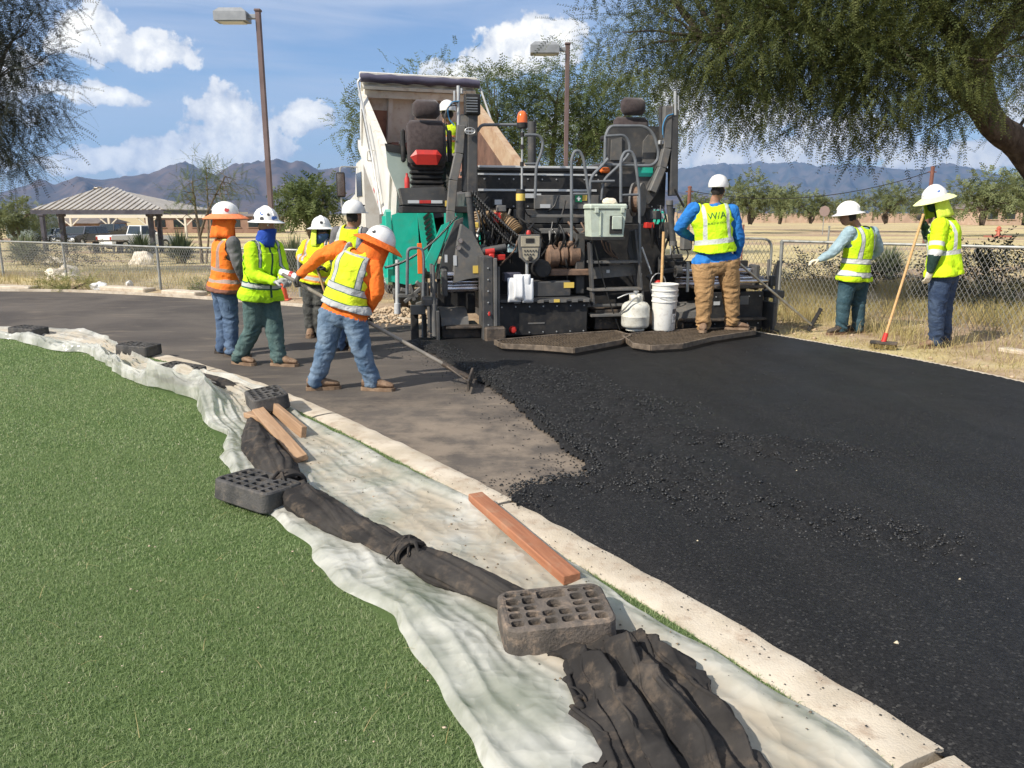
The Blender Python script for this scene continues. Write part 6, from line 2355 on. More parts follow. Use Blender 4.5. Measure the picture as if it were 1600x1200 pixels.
for k in range(14):
    x = rnd.uniform(850, 920); y = rnd.uniform(345, 375)
    x2 = x + rnd.uniform(-20, 20); y2 = y + rnd.uniform(15, 45)
    v = rnd.uniform(0.30, 0.6)
    P('hydraulic_hose', rnd.choice([M_HOSE, M_HOSE, M_BROWN]), lambda m: m.tube(catmull([pl(x, y, v), pl((x + x2) / 2 + rnd.uniform(-8, 8), (y + y2) / 2, v - 0.06), pl(x2, y2, v)], 5), rnd.uniform(0.010, 0.018), 6), smooth=True)
for k in range(14):
    x = rnd.uniform(1006, 1060); y = rnd.uniform(320, 350)
    x2 = x + rnd.uniform(-16, 16); y2 = y + rnd.uniform(30, 70)
    v = rnd.uniform(0.35, 0.7)
    P('hydraulic_hose', rnd.choice([M_HOSE, M_HOSE, M_GREY2]), lambda m: m.tube(catmull([pl(x, y, v), pl((x + x2) / 2 + rnd.uniform(-8, 8), (y + y2) / 2, v - 0.06), pl(x2, y2, v)], 5), rnd.uniform(0.009, 0.017), 6), smooth=True)
for x, y, w, h, mm in ((776, 340, 10, 16, M_RED), (783, 326, 12, 10, M_GREY2), (742, 352, 9, 9, M_YELL), (764, 368, 12, 14, M_GREY), (790, 372, 10, 18, M_BLACK), (1014, 352, 10, 10, M_RED), (1040, 360, 16, 26, M_GREY), (1022, 336, 12, 14, M_GREY2), (800, 388, 12, 14, mat('pale_blue_box', (0.35, 0.48, 0.52), 0.6)), (760, 388, 18, 12, M_GREY2), (782, 402, 12, 10, M_RED)):
    a = pl(x - w / 2, y + h / 2, 0.42); b = pl(x + w / 2, y - h / 2, 0.52)
    pbox('valve_block', mm, tuple(a), tuple(b), 0.01)

# hose reel
rc = pl(990, 312, 0.55)
rl = P('hose_reel', M_GREY2, lambda m: (m.lathe([(0.02, -0.012), (0.22, -0.012), (0.22, 0.012), (0.02, 0.012)], 26, tuple(rc), 'X', M=Matrix.Rotation(R(-35), 3, 'Z')), m.lathe([(0.02, 0.10), (0.22, 0.10), (0.22, 0.125), (0.02, 0.125)], 26, tuple(rc), 'X', M=Matrix.Rotation(R(-35), 3, 'Z'))))
P('wound_hose', M_BROWN, lambda m: m.lathe([(0.05, 0.014), (0.17, 0.014), (0.17, 0.098), (0.05, 0.098)], 26, tuple(rc), 'X', M=Matrix.Rotation(R(-35), 3, 'Z')), rl)

# screed lift cylinders and tow arms
for (xa, ya, xb, yb, xc, yc_) in ((733, 305, 740, 378, 738, 402), (1046, 318, 1052, 380, 1054, 402)):
    a, b, c = pl(xa, ya, 0.3), pl(xb, yb, 0.3), pl(xc, yc_, 0.3)
    cy = P('lift_cylinder', M_GREY, lambda m: m.cyl(a, b, 0.042, n=14), smooth=True)
    P('piston_rod', M_STEEL, lambda m: m.cyl(b, c, 0.018, n=10), cy, smooth=True)
    P('cylinder_cap', M_GREY2, lambda m: (m.cyl(b - Vector((0, 0, 0.03)), b + Vector((0, 0, 0.03)), 0.05, n=14), m.cyl(a - Vector((0, 0, 0.02)), a + Vector((0, 0, 0.04)), 0.05, n=14)), cy, smooth=True)
arm = [pl(x, y, 0.15) for x, y in ((708, 442), (716, 380), (722, 350), (738, 362), (757, 400), (757, 432), (730, 436))]
ta = face_plate('tow_arm', M_GREY2, [(q.x, q.z) for q in arm], 0.15, 0.35)
for x, y in ((719, 376), (716, 387)):
    P('bolt', M_STEEL, lambda m: m.lathe([(0.03, -0.03), (0.03, 0.02), (0.02, 0.03)], 10, tuple(pl(x, y, 0.13)), 'Y'), ta)
for x, y, w, h in ((697, 404, 4, 12), (711, 407, 5, 16), (743, 421, 8, 12)):
    pbox('decal', M_PALE if x < 740 else M_YELL, tuple(pl(x - w / 2, y + h / 2, 0.142)), tuple(pl(x + w / 2, y - h / 2, 0.147)), 0.0005, ta)
face_plate('side_arm', M_GREY, [(q.x, q.z) for q in (pl(x, y, 0.4) for x, y in ((684, 436), (694, 390), (712, 345), (724, 340), (716, 436)))], 0.40, 0.52)
P('tow_bar', M_GREY, lambda m: m.bar((-1.75, 0.3, 0.82), (-1.62, 3.0, 0.55), 0.12, 0.2, 0.01))
P('tow_bar', M_GREY, lambda m: m.bar((1.30, 0.3, 0.82), (1.25, 3.0, 0.55), 0.12, 0.2, 0.01))
P('joint_tube', M_GREY, lambda m: m.cyl(pl(742, 395, 0.2), pl(790, 386, 0.2), 0.045, n=12), smooth=True)
P('joint_clamp', M_RED, lambda m: (m.cyl(pl(758, 394, 0.19), pl(772, 392, 0.19), 0.05, n=10), m.box(tuple(pl(768, 400, 0.15)), (0.07, 0.07, 0.06), 0.01)), smooth=True)

# ---- the screed: main body and two extensions
pbox('screed_body', M_BLACK, (-1.44, 0.35, 0.06), (1.05, 0.85, 0.52), 0.01)
mb_ = pbox('screed_box', M_BLACK, (-1.42, -0.06, 0.07), (-0.24, 0.34, 0.50), 0.012)
pbox('shelf', M_GREY, (-1.40, -0.12, 0.50), (-0.22, 0.36, 0.535), 0.006, mb_)
for k in range(7):
    pbox('shelf_clip', M_GREY2, (-1.22 + k * 0.15, -0.128, 0.49), (-1.14 + k * 0.15, -0.118, 0.525), 0.002, mb_)
rb = pl(802, 516, -0.1)
P('stop_button', M_RED, lambda m: m.lathe([(0.0, -0.045), (0.032, -0.04), (0.046, -0.02), (0.046, 0.0), (0.05, 0.0), (0.05, 0.02)], 18, (rb.x, -0.07, rb.z), 'Y'), mb_, smooth=True)
pbox('screed_box', M_GREY, (-1.05, 0.10, 0.54), (-0.42, 0.36, 0.74), 0.015)
pbox('warning_label', M_YELL, tuple(pl(881, 450, 0.093)), tuple(pl(897, 441, 0.097)), 0.0005)
pbox('tool_box', mat('dark_violet', (0.06, 0.06, 0.085), 0.6), tuple(pl(788, 440, 0.05)), tuple(pl(811, 425, 0.2)), 0.008)
# lower right-hand half behind the ladder
pbox('screed_box', M_TAR, (-0.10, 0.05, 0.10), (1.02, 0.36, 0.36), 0.01)
pbox('cross_step', M_GREY2, tuple(pl(918, 480, 0.04)), tuple(pl(1000, 472, 0.16)), 0.006)
ladder = P('ladder', M_GREY, lambda m: m.bar(pl(921, 378, 0.12), pl(926, 478, 0.02), 0.03, 0.12, 0.004))
P('stile', M_GREY, lambda m: m.bar(pl(990, 360, 0.16), pl(1003, 470, 0.02), 0.03, 0.14, 0.004), ladder)
for y0, v0 in ((409, 0.12), (452, 0.04), (492, 0.0)):
    a, b = pl(921, y0, v0), pl(1000, y0 + 2, v0)
    pbox('tread', M_GREY2, (a.x, v0 - 0.08, a.z - 0.02), (b.x, v0 + 0.12, a.z + 0.012), 0.004, ladder)
face_plate('ladder_plate', M_GREY2, [(q.x, q.z) for q in (pl(x, y, 0.2) for x, y in ((922, 418), (992, 412), (994, 430), (924, 436)))], 0.20, 0.22)
face_plate('stringer', M_GREY, [(q.x, q.z) for q in (pl(x, y, 0.25) for x, y in ((984, 360), (1000, 356), (996, 376), (990, 392), (1002, 450), (992, 452), (980, 390)))], 0.22, 0.26)
for k, (xa, ya, xb, yb) in enumerate(((940, 375, 958, 402), (946, 378, 962, 402), (952, 380, 966, 404))):
    P('cable', M_BROWN, lambda m: m.tube(catmull([pl(xa, ya, 0.3), pl((xa + xb) / 2 - 3, (ya + yb) / 2 + 3, 0.28), pl(xb, yb, 0.3)], 5), 0.01, 6), smooth=True)
P('hanging_cord', M_HOSE, lambda m: m.tube(catmull([pl(926, 370, 0.02), pl(938, 420, 0.0), pl(952, 470, -0.03), pl(970, 520, -0.05)], 6), 0.009, 6), smooth=True)

# control pedestal
c = pl(829, 388, -0.02)
cp = P('control_panel', M_GREY2, lambda m: m.prism([(c.x - 0.145, c.z + 0.10), (c.x - 0.12, c.z + 0.17), (c.x + 0.12, c.z + 0.17), (c.x + 0.145, c.z + 0.10), (c.x + 0.12, c.z - 0.12), (c.x + 0.06, c.z - 0.18), (c.x - 0.06, c.z - 0.18), (c.x - 0.12, c.z - 0.12)], 0.0, 0.10, 'XZ'))
P('panel_face', M_BEIGE, lambda m: (m.box((c.x, -0.004, c.z + 0.085), (0.24, 0.01, 0.13), 0.003), m.prism([(c.x - 0.105, c.z + 0.005), (c.x + 0.105, c.z + 0.005), (c.x + 0.09, c.z - 0.11), (c.x + 0.05, c.z - 0.15), (c.x - 0.05, c.z - 0.15), (c.x - 0.09, c.z - 0.11)], -0.008, 0.002, 'XZ')), cp)
P('screen', M_BLACK, lambda m: m.box((c.x - 0.005, -0.012, c.z + 0.095), (0.11, 0.006, 0.055)), cp)
for k in range(9):
    P('button', M_GREY, lambda m: m.lathe([(0.011, -0.006), (0.011, 0.004)], 10, (c.x - 0.072 + 0.036 * (k % 5), -0.010, c.z - 0.03 - 0.045 * (k // 5)), 'Y'), cp)
P('knob', M_BLACK, lambda m: m.lathe([(0.0, -0.05), (0.025, -0.045), (0.03, 0.0)], 12, (c.x, -0.008, c.z - 0.125), 'Y'), cp, smooth=True)
P('panel_button', M_RED, lambda m: m.lathe([(0.03, 0.16), (0.032, 0.19), (0.018, 0.22), (0, 0.222)], 12, (c.x - 0.01, 0.05, c.z)), cp, smooth=True)
P('pedestal', M_SILVER, lambda m: m.cyl((c.x - 0.03, 0.05, 0.535), (c.x - 0.03, 0.05, c.z - 0.15), 0.022, n=10), cp, smooth=True)

# left guide post between body and extension
pbox('guide_post', M_GREY, (-1.63, -0.20, 0.03), (-1.50, 0.15, 1.08), 0.01)
pbox('guide_strip', M_GREY2, (-1.497, -0.21, 0.22), (-1.452, -0.10, 1.06), 0.006)
pbox('guide_foot', M_TAR, (-1.62, -0.30, 0.02), (-1.36, -0.02, 0.22), 0.02)
pbox('end_knob', M_RED, tuple(pl(763, 494, -0.23)), tuple(pl(766, 487, -0.215)), 0.008)
P('guide_rod', M_GREY2, lambda m: m.cyl((-1.425, -0.12, 0.1), (-1.425, -0.12, 0.95), 0.022, n=10), smooth=True)


def extension(u0, u1, sg):
    """u0 inner, u1 outer"""
    lo, hi = min(u0, u1), max(u0, u1)
    pbox('extension_body', M_GREY2, (lo, 0.10, 0.05), (hi, 0.55, 0.20), 0.01)
    P('extension_top', M_GREY2, lambda m: m.prism([(0.08, 0.20), (0.10, 0.30), (0.34, 0.40), (0.55, 0.40), (0.55, 0.20)], lo, hi - 0.15, 'YZ'))
    pbox('tread', M_TAR, (lo + 0.04, -0.10, 0.185), (hi, 0.10, 0.215), 0.006)
    pbox('toe_plate', M_TAR, (lo, 0.04, 0.03), (hi, 0.09, 0.185), 0.006)
    for k in range(3):
        P('bolt', M_STEEL, lambda m: m.cyl((lo + 0.06 + k * (hi - lo) * 0.3, 0.02, 0.01), (lo + 0.06 + k * (hi - lo) * 0.3, 0.02, 0.06), 0.012, n=8))
    for z, r, v in ((0.83, 0.050, 0.24), (0.745, 0.020, 0.20), (0.70, 0.022, 0.22), (0.655, 0.040, 0.22)):
        P('telescopic_tube', M_STEEL, lambda m: m.cyl((lo + 0.02, v, z), (hi, v, z), r, n=16), smooth=True)
    P('tube_flange', M_GREY, lambda m: m.box((u1 - sg * 0.06, 0.22, 0.74), (0.07, 0.22, 0.34), 0.015))
    P('tube_collar', M_GREY, lambda m: m.lathe([(0.02, -0.04), (0.08, -0.04), (0.08, 0.04), (0.02, 0.04)], 14, (u0 + sg * 0.06, 0.24, 0.83), 'X'))
    pbox('rear_plate', M_BLACK, (lo, 0.50, 0.30), (hi, 0.56, 0.95), 0.01)


extension(-1.62, -2.12, -1)
extension(1.05, 2.28, 1)
pbox('top_plate', M_TAR, (1.30, 0.02, 0.60), (2.30, 0.50, 0.64), 0.01)
for k in range(3):
    P('telescopic_tube', M_STEEL, lambda m: m.cyl((1.75, 0.06 + k * 0.12, 0.70 + 0.03 * k), (2.34, 0.06 + k * 0.12, 0.70 + 0.03 * k), 0.03, n=12), smooth=True)
pbox('extension_box', M_BLACK, (1.36, 0.02, 0.08), (2.28, 0.10, 0.56), 0.01)
pbox('decal', M_GREY2, tuple(pl(1156, 476, 0.012)), tuple(pl(1170, 462, 0.018)), 0.0005)
# end gates
for u, sg in ((-2.16, -1), (2.36, 1)):
    gate = pbox('end_gate', M_GREY, (min(u, u + sg * 0.04), -0.12, 0.03), (max(u, u + sg * 0.04), 1.15, 0.42), 0.008)
    P('gate_shoe', M_TAR, lambda m: m.box((u + sg * 0.02, 0.5, 0.03), (0.12, 1.36, 0.04), 0.01), gate)
    for v in (-0.05, 0.2):
        P('gate_spindle', M_GREY2, lambda m: (m.cyl((u + sg * 0.06, v, 0.3), (u + sg * 0.06, v, 0.98), 0.020, n=8), m.cyl((u + sg * 0.06, v, 0.10), (u + sg * 0.06, v, 0.5), 0.036, n=10)), gate, smooth=True)
    P('gate_bracket', M_GREY, lambda m: (m.box((u + sg * 0.1, 0.1, 0.52), (0.18, 0.32, 0.10), 0.015), m.box((u + sg * 0.14, 0.3, 0.62), (0.10, 0.1, 0.24), 0.01), m.box((u + sg * 0.05, 0.05, 0.70), (0.08, 0.08, 0.14), 0.01)), gate)
fr = [pl(x, y, 0.25) for x, y in ((636, 460), (637, 388), (659, 387), (662, 402), (661, 530))]
ppipe('side_rail', M_PIPE, [tuple(q) for q in fr], 0.020, 8, 0.06)
pbox('orange_marker', M_ORANGE, tuple(pl(653, 428, 0.235)), tuple(pl(659, 380, 0.25)), 0.004)
P('jack_post', M_PALE, lambda m: (m.cyl(pl(621, 406, 0.5), pl(621, 478, 0.5), 0.028, n=10), m.cyl(pl(621, 474, 0.5), pl(621, 490, 0.5), 0.045, n=10)), smooth=True)
P('side_linkage', M_GREY2, lambda m: [m.bar(pl(xa, ya, 0.4), pl(xb, yb, 0.4), 0.05, 0.05, 0.008) for xa, ya, xb, yb in ((622, 462, 654, 462), (632, 472, 660, 448), (640, 444, 648, 470), (650, 440, 664, 452), (626, 452, 642, 456), (650, 476, 668, 470))])
P('rubber_flap', M_TYRE, lambda m: (m.box(tuple(pl(648, 512, 0.30)), (0.10, 0.05, 0.42), 0.01), m.box(tuple(pl(664, 515, 0.22)), (0.05, 0.04, 0.40), 0.01)))
pbox('side_panel', M_GREY2, tuple(pl(642, 492, 0.20)), tuple(pl(664, 476, 0.26)), 0.006)
# things on the right hand machinery
ppipe('grab_pipe', M_SILVER, [tuple(pl(x, y, 0.3)) for x, y in ((1048, 398), (1048, 374), (1054, 372), (1056, 380))], 0.010, 6, 0.02)
P('control_panel', M_GREY2, lambda m: m.box(tuple(pl(1072, 378, 0.05)), (0.14, 0.12, 0.22), 0.02))
P('pedestal', M_SILVER, lambda m: m.cyl(pl(1075, 410, 0.1), pl(1074, 456, 0.1), 0.02, n=10), smooth=True)
P('side_linkage', M_GREY, lambda m: [m.bar(pl(xa, ya, 0.3), pl(xb, yb, 0.3), 0.05, 0.06, 0.01) for xa, ya, xb, yb in ((1030, 402, 1066, 400), (1036, 424, 1070, 420), (1030, 444, 1080, 446), (1012, 430, 1030, 450))])
P('hand_wheel', M_SILVER, lambda m: m.tube([(pl(1028, 446, 0.1) + Vector((0.11 * math.cos(a), 0, 0.16 * math.sin(a)))) for a in [k * 6.283 / 24 for k in range(24)]], 0.008, 6, closed=True), smooth=True)
P('spindle', M_PALE, lambda m: m.cyl(pl(1003, 386, 0.1), pl(1018, 428, 0.1), 0.012, n=8))
P('red_cap', M_RED, lambda m: m.ball(tuple(pl(1028, 444, 0.14)), 0.06), smooth=True)
P('hose_coil', M_HOSE, lambda m: m.tube([pl(1062, 398, 0.2) + Vector((0.12 * math.cos(a), 0, 0.10 * math.sin(a))) for a in [k * 6.283 / 20 for k in range(20)]], 0.009, 6, closed=True), smooth=True)
pbox('rear_plate', M_GREY, (1.0, 0.6, 0.5), (1.35, 0.7, 1.0), 0.01)


# ---- walkway gratings
def grating(poly_px, z, nbars, label_px=None):
    q = [pg(x, y, z) for x, y in poly_px]
    pol = [(p.x, p.y) for p in q]
    us = [p[0] for p in pol]
    T_ = P('walkway', mat('worn_edge', (0.10, 0.078, 0.058), 0.6, 0.3, col2=(0.22, 0.17, 0.125), scale=12), lambda m: [m.bar((pol[i][0], pol[i][1], z - 0.02), (pol[(i + 1) % len(pol)][0], pol[(i + 1) % len(pol)][1], z - 0.02), 0.022, 0.06, 0.003) for i in range(len(pol))])
    def clip(f0, f1):
        pass
    m = MB()
    u0, u1 = min(us), max(us)
    for k in range(nbars):
        u = u0 + (k + 0.5) / nbars * (u1 - u0)
        vs_ = []
        for i in range(len(pol)):
            a, b = pol[i], pol[(i + 1) % len(pol)]
            if (a[0] - u) * (b[0] - u) < 0:
                t_ = (u - a[0]) / (b[0] - a[0])
                vs_.append(a[1] + (b[1] - a[1]) * t_)
        if len(vs_) >= 2:
            m.bar((u, min(vs_), z - 0.012), (u, max(vs_), z - 0.012), 0.006, 0.026)
    vv = [p[1] for p in pol]
    for k in range(9):
        v = min(vv) + (k + 0.5) / 9 * (max(vv) - min(vv))
        us_ = []
        for i in range(len(pol)):
            a, b = pol[i], pol[(i + 1) % len(pol)]
            if (a[1] - v) * (b[1] - v) < 0:
                us_.append(a[0] + (b[0] - a[0]) * (v - a[1]) / (b[1] - a[1]))
        if len(us_) >= 2:
            m.bar((min(us_), v, z - 0.016), (max(us_), v, z - 0.016), 0.006, 0.018)
    o = m.build('grating_bars', mat('worn_grating', (0.075, 0.058, 0.043), 0.6, 0.3, col2=(0.13, 0.10, 0.072), scale=9), T_)
    o['kind'] = 'stuff'
    return T_


grating([(773, 532), (785, 538), (850, 541), (897, 545), (969, 532), (986, 524), (962, 517), (859, 524)], 0.135, 46)
grating([(972, 524), (989, 537), (1017, 541), (1066, 538), (1112, 527), (1180, 517), (1180, 511), (1090, 514), (1000, 520)], 0.137, 46)


# bolt heads, decals and dust caught on the panels
def bolts(name, pts, r, axis='Y'):
    m = MB()
    for q in pts:
        m.lathe([(0.0, -0.6 * r), (r * 0.8, -0.5 * r), (r, 0.4 * r)], 6, tuple(q), axis)
    o = m.build(name, M_SILVER, PAVER)
    o['kind'] = 'stuff'
    return o


bolts('bolt_heads', [(-1.40 + 0.2 * k, 0.992, zz) for k in range(13) for zz in (1.69, 2.05)], 0.012)
bolts('bolt_heads', [(-1.37 + 0.18 * k, -0.066, zz) for k in range(7) for zz in (0.11, 0.44)], 0.011)
bolts('bolt_heads', [(1.42 + 0.16 * k, 0.014, zz) for k in range(6) for zz in (0.13, 0.50)], 0.011)
bolts('bolt_heads', [(-1.565, -0.206, 0.1 + 0.14 * k) for k in range(7)], 0.012)
for x, y, w_, h_, v_, mm in ((852, 322, 16, 6, 0.95, M_PALE), (700, 318, 9, 9, 0.90, M_YELL), (1032, 338, 12, 9, 0.55, M_PALE), (1000, 430, 6, 6, 0.18, M_PALE), (950, 424, 5, 5, 0.19, M_PALE), (1120, 474, 10, 6, 0.012, M_PALE), (870, 470, 9, 5, -0.125, M_YELL), (838, 505, 26, 3, -0.062, M_GREY2)):
    pbox('decal', mm, tuple(pl(x - w_ / 2, y + h_ / 2, v_ - 0.004)), tuple(pl(x + w_ / 2, y - h_ / 2, v_)), 0.0005)
rnd = random.Random(11)
for k in range(18):
    x = rnd.uniform(745, 905); y = rnd.uniform(300, 372)
    x2 = x + rnd.uniform(-40, 40); y2 = y + rnd.uniform(20, 60)
    v = rnd.uniform(0.35, 0.85)
    P('hydraulic_hose', rnd.choice([M_HOSE, M_BLACK, M_GREY2, M_BROWN]), lambda m: m.tube(catmull([pl(x, y, v), pl((x + x2) / 2 + rnd.uniform(-12, 12), (y + y2) / 2 + rnd.uniform(0, 8), v - 0.06), pl(x2, y2, v)], 6), rnd.uniform(0.008, 0.017), 6), smooth=True)
for k in range(10):
    x = rnd.uniform(742, 800); y = rnd.uniform(318, 400)
    c_ = pl(x, y, rnd.uniform(0.4, 0.7))
    P('fitting', rnd.choice([M_SILVER, M_SILVER, M_BRASS, M_GREY2]), lambda m: m.cyl(c_, c_ + Vector((rnd.uniform(-0.06, 0.06), -0.02, rnd.uniform(-0.07, 0.07))), rnd.uniform(0.012, 0.024), n=8), smooth=True)

# ================================================================== THE TIPPING LORRY
TK_A = R(18)
TK = thing('dump_truck', (-0.99, 14.8, 0), 'white dump lorry with raised bed tipping asphalt into the paver', 'dump truck', TK_A)
M_TWHITE = mat('lorry_white', (0.70, 0.69, 0.65), 0.45, col2=(0.60, 0.58, 0.52), scale=1.4, amt=0.5, dirt=(0.45, 0.36, 0.25), dirt_amt=0.35, coat=0.1)
M_TCREAM = mat('bed_cream', (0.60, 0.57, 0.50), 0.6, col2=(0.68, 0.65, 0.58), scale=2, amt=0.6, dirt=(0.36, 0.24, 0.15), dirt_amt=0.5)
M_TRUST = mat('bed_rust', (0.26, 0.12, 0.09), 0.8, col2=(0.36, 0.19, 0.13), scale=2, amt=0.6, dirt=(0.10, 0.06, 0.05), dirt_amt=0.5)
M_TAN2 = mat('bed_tan', (0.46, 0.35, 0.235), 0.75, col2=(0.38, 0.25, 0.155), scale=2.5, amt=0.6, dirt=(0.26, 0.15, 0.09), dirt_amt=0.6)
M_TARP = mat('tarp_roll', (0.055, 0.050, 0.085), 0.7, col2=(0.085, 0.078, 0.12), scale=3, bump=0.3, bscale=30)
TILT = R(25.4)
# bed coordinates: b along the floor from the tail hinge, h above the floor, x to the right
BL_, BW, BH = 4.55, 1.27, 1.02


def bd(x, b, h):
    return Vector((x, b * math.cos(TILT) - h * math.sin(TILT), 1.25 + b * math.sin(TILT) + h * math.cos(TILT)))


def Q(name, material, fn, parent=None, smooth=False):
    m = MB()
    fn(m)
    return m.build(name, material, TK if parent is None else parent, smooth=smooth)


def bslab(name, material, x0, x1, b0, b1, h0, h1, parent=None):
    v = [bd(x, b, h) for x in (x0, x1) for b in (b0, b1) for h in (h0, h1)]
    return Q(name, material, lambda m: m.add(v, [(0, 1, 3, 2), (4, 6, 7, 5), (0, 4, 5, 1), (2, 3, 7, 6), (0, 2, 6, 4), (1, 5, 7, 3)]), parent)


bslab('bed_floor', M_TRUST, -BW + 0.04, BW - 0.04, 0, BL_, -0.08, 0.0)
lw = bslab('bed_side', M_TWHITE, -BW, -BW + 0.05, -0.25, BL_, -0.10, BH)
bslab('side_inner_face', M_TRUST, -BW + 0.052, -BW + 0.07, 0, BL_, 0.0, BH - 0.12, lw)
bslab('top_rail', M_TCREAM, -BW - 0.05, -BW + 0.09, -0.25, BL_, BH, BH + 0.10, lw)
for k in (0, 4):
    bslab('side_rib', M_TWHITE, -BW - 0.04, -BW - 0.002, 0.3 + k * 0.95, 0.36 + k * 0.95, -0.05, BH, lw)
bslab('lower_rail', M_TWHITE, -BW - 0.06, -BW - 0.003, -0.2, BL_, -0.12, 0.05, lw)
for k in range(4):
    bslab('reflector', M_RED, -BW - 0.066, -BW - 0.061, 0.2 + k * 0.55, 0.34 + k * 0.55, -0.06, 0.0, lw)
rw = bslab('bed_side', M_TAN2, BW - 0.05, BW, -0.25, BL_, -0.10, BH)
bslab('top_rail', M_TAN2, BW - 0.09, BW + 0.05, -0.25, BL_, BH, BH + 0.10, rw)
bslab('side_inner_face', mat('bed_shaded_rust', (0.085, 0.050, 0.038), 0.85, col2=(0.16, 0.09, 0.065), scale=2, dirt=(0.25, 0.16, 0.10), dirt_amt=0.4), BW - 0.075, BW - 0.053, -0.2, BL_ - 0.01, 0.0, BH - 0.34, rw)  # dark rust slab: shade on the right inner wall, painted into its colour
bslab('rub_strip', M_TCREAM, BW - 0.064, BW - 0.053, -0.2, BL_ - 0.01, BH - 0.02, BH - 0.002, rw)
hb = bslab('headboard', M_TCREAM, -BW, BW, BL_, BL_ + 0.06, -0.10, BH + 0.40)
for k, x in enumerate((-0.62, -0.02, 0.56)):
    bslab('headboard_rib', M_TCREAM, x - 0.05, x + 0.05, BL_ - 0.10, BL_ - 0.002, 0.02, BH + 0.05, hb)
bslab('headboard_stain', M_TRUST, -BW + 0.1, -0.68, BL_ - 0.008, BL_ - 0.002, 0.02, 0.72, hb)
bslab('headboard_ledge', M_TCREAM, -BW + 0.05, BW - 0.05, BL_ - 0.22, BL_ - 0.002, BH + 0.04, BH + 0.20, hb)
bslab('headboard_lip', M_TCREAM, -BW + 0.02, BW - 0.02, BL_ - 0.30, BL_ - 0.002, BH + 0.24, BH + 0.31, hb)
t0, t1 = bd(-BW - 0.05, BL_ - 0.25, BH + 0.46), bd(BW + 0.05, BL_ - 0.25, BH + 0.46)
tr = Q('tarp_roll', M_TARP, lambda m: m.tube([t0.lerp(t1, k / 16) + Vector((0, 0, 0.012 * math.sin(k * 1.9))) for k in range(17)], [0.088 + 0.008 * math.sin(k * 2.3) for k in range(17)], 14), smooth=True)
Q('tarp_housing', M_TCREAM, lambda m: m.bar(t0 + Vector((0, 0.16, 0.05)), t1 + Vector((0, 0.16, 0.05)), 0.10, 0.20, 0.02), tr)
# tarp arms along both sides
for s in (-1, 1):
    pts = [bd(s * (BW + 0.09), 0.75, -0.05), bd(s * (BW + 0.10), 2.2, 0.72), bd(s * (BW + 0.10), BL_ - 0.2, BH + 0.36), bd(s * (BW + 0.02), BL_ - 0.2, BH + 0.46)]
    Q('tarp_arm', M_SILVER, lambda m: m.rbend(pts, 0.025, 8, 0.3), smooth=True)
    pv = bd(s * (BW + 0.08), 0.72, -0.08)
    Q('arm_pivot', M_GREY2, lambda m: m.box(pv, (0.09, 0.16, 0.2), 0.02))
Q('tie_cord', M_HOSE, lambda m: m.tube([bd(-BW - 0.06, BL_ - 0.6, BH - 0.1), bd(-BW - 0.065, 2.6, 0.5), bd(-BW - 0.06, 1.3, 0.2)], 0.008, 5))
Q('grab_loop', M_TWHITE, lambda m: m.rbend([bd(-BW - 0.01, 2.4, 0.62), bd(-BW - 0.14, 2.4, 0.62), bd(-BW - 0.14, 2.4, 0.40), bd(-BW - 0.01, 2.4, 0.40)], 0.014, 6, 0.04), smooth=True)
bslab('bed_lip', M_TAN2, -BW + 0.05, BW - 0.05, -0.35, 0.0, -0.08, -0.03)
# load still sliding down the floor
def load(m):
    nx, nb = 14, 18
    vs = []
    for i in range(nx + 1):
        for j in range(nb + 1):
            x = (-1 + 2 * i / nx) * (BW - 0.08)
            b = -0.1 + 2.6 * j / nb
            h = 0.02 + 0.34 * max(0, 1 - b / 2.5) * (1 - 0.4 * (2 * i / nx - 1) ** 2) + 0.05 * noise.noise(Vector((x * 4, b * 4, 0)))
            vs.append(bd(x, b, max(0.01, h)))
    fs = [(i * (nb + 1) + j, (i + 1) * (nb + 1) + j, (i + 1) * (nb + 1) + j + 1, i * (nb + 1) + j + 1) for i in range(nx) for j in range(nb)]
    m.add(vs, fs)
Q('asphalt_load', M_FRESH, load, smooth=True)
# chassis, hoist, cab, wheels
for s in (-1, 1):
    Q('frame_rail', M_BLACK, lambda m: m.box((s * 0.42, 3.6, 0.95), (0.10, 8.0, 0.26), 0.01))
Q('hoist', M_STEEL, lambda m: (m.cyl((0, 5.4, 1.1), (0, 4.6, 2.2), 0.12, n=12), m.cyl((0, 4.6, 2.2), (0, 4.0, 3.0), 0.08, n=12)), smooth=True)
cab = Q('cab', M_TWHITE, lambda m: m.prism([(5.0, 0.9), (5.0, 2.75), (5.2, 2.9), (6.4, 2.85), (6.9, 2.1), (8.3, 1.95), (8.5, 1.7), (8.5, 0.7), (6.5, 0.7)], -1.1, 1.1, 'YZ'))
Q('rear_window', M_GLASSD, lambda m: m.box((0, 4.99, 2.25), (1.3, 0.04, 0.6), 0.01), cab)
Q('windscreen', M_GLASSD, lambda m: m.bar((0, 6.46, 2.78), (0, 6.92, 2.14), 1.9, 0.03), cab)
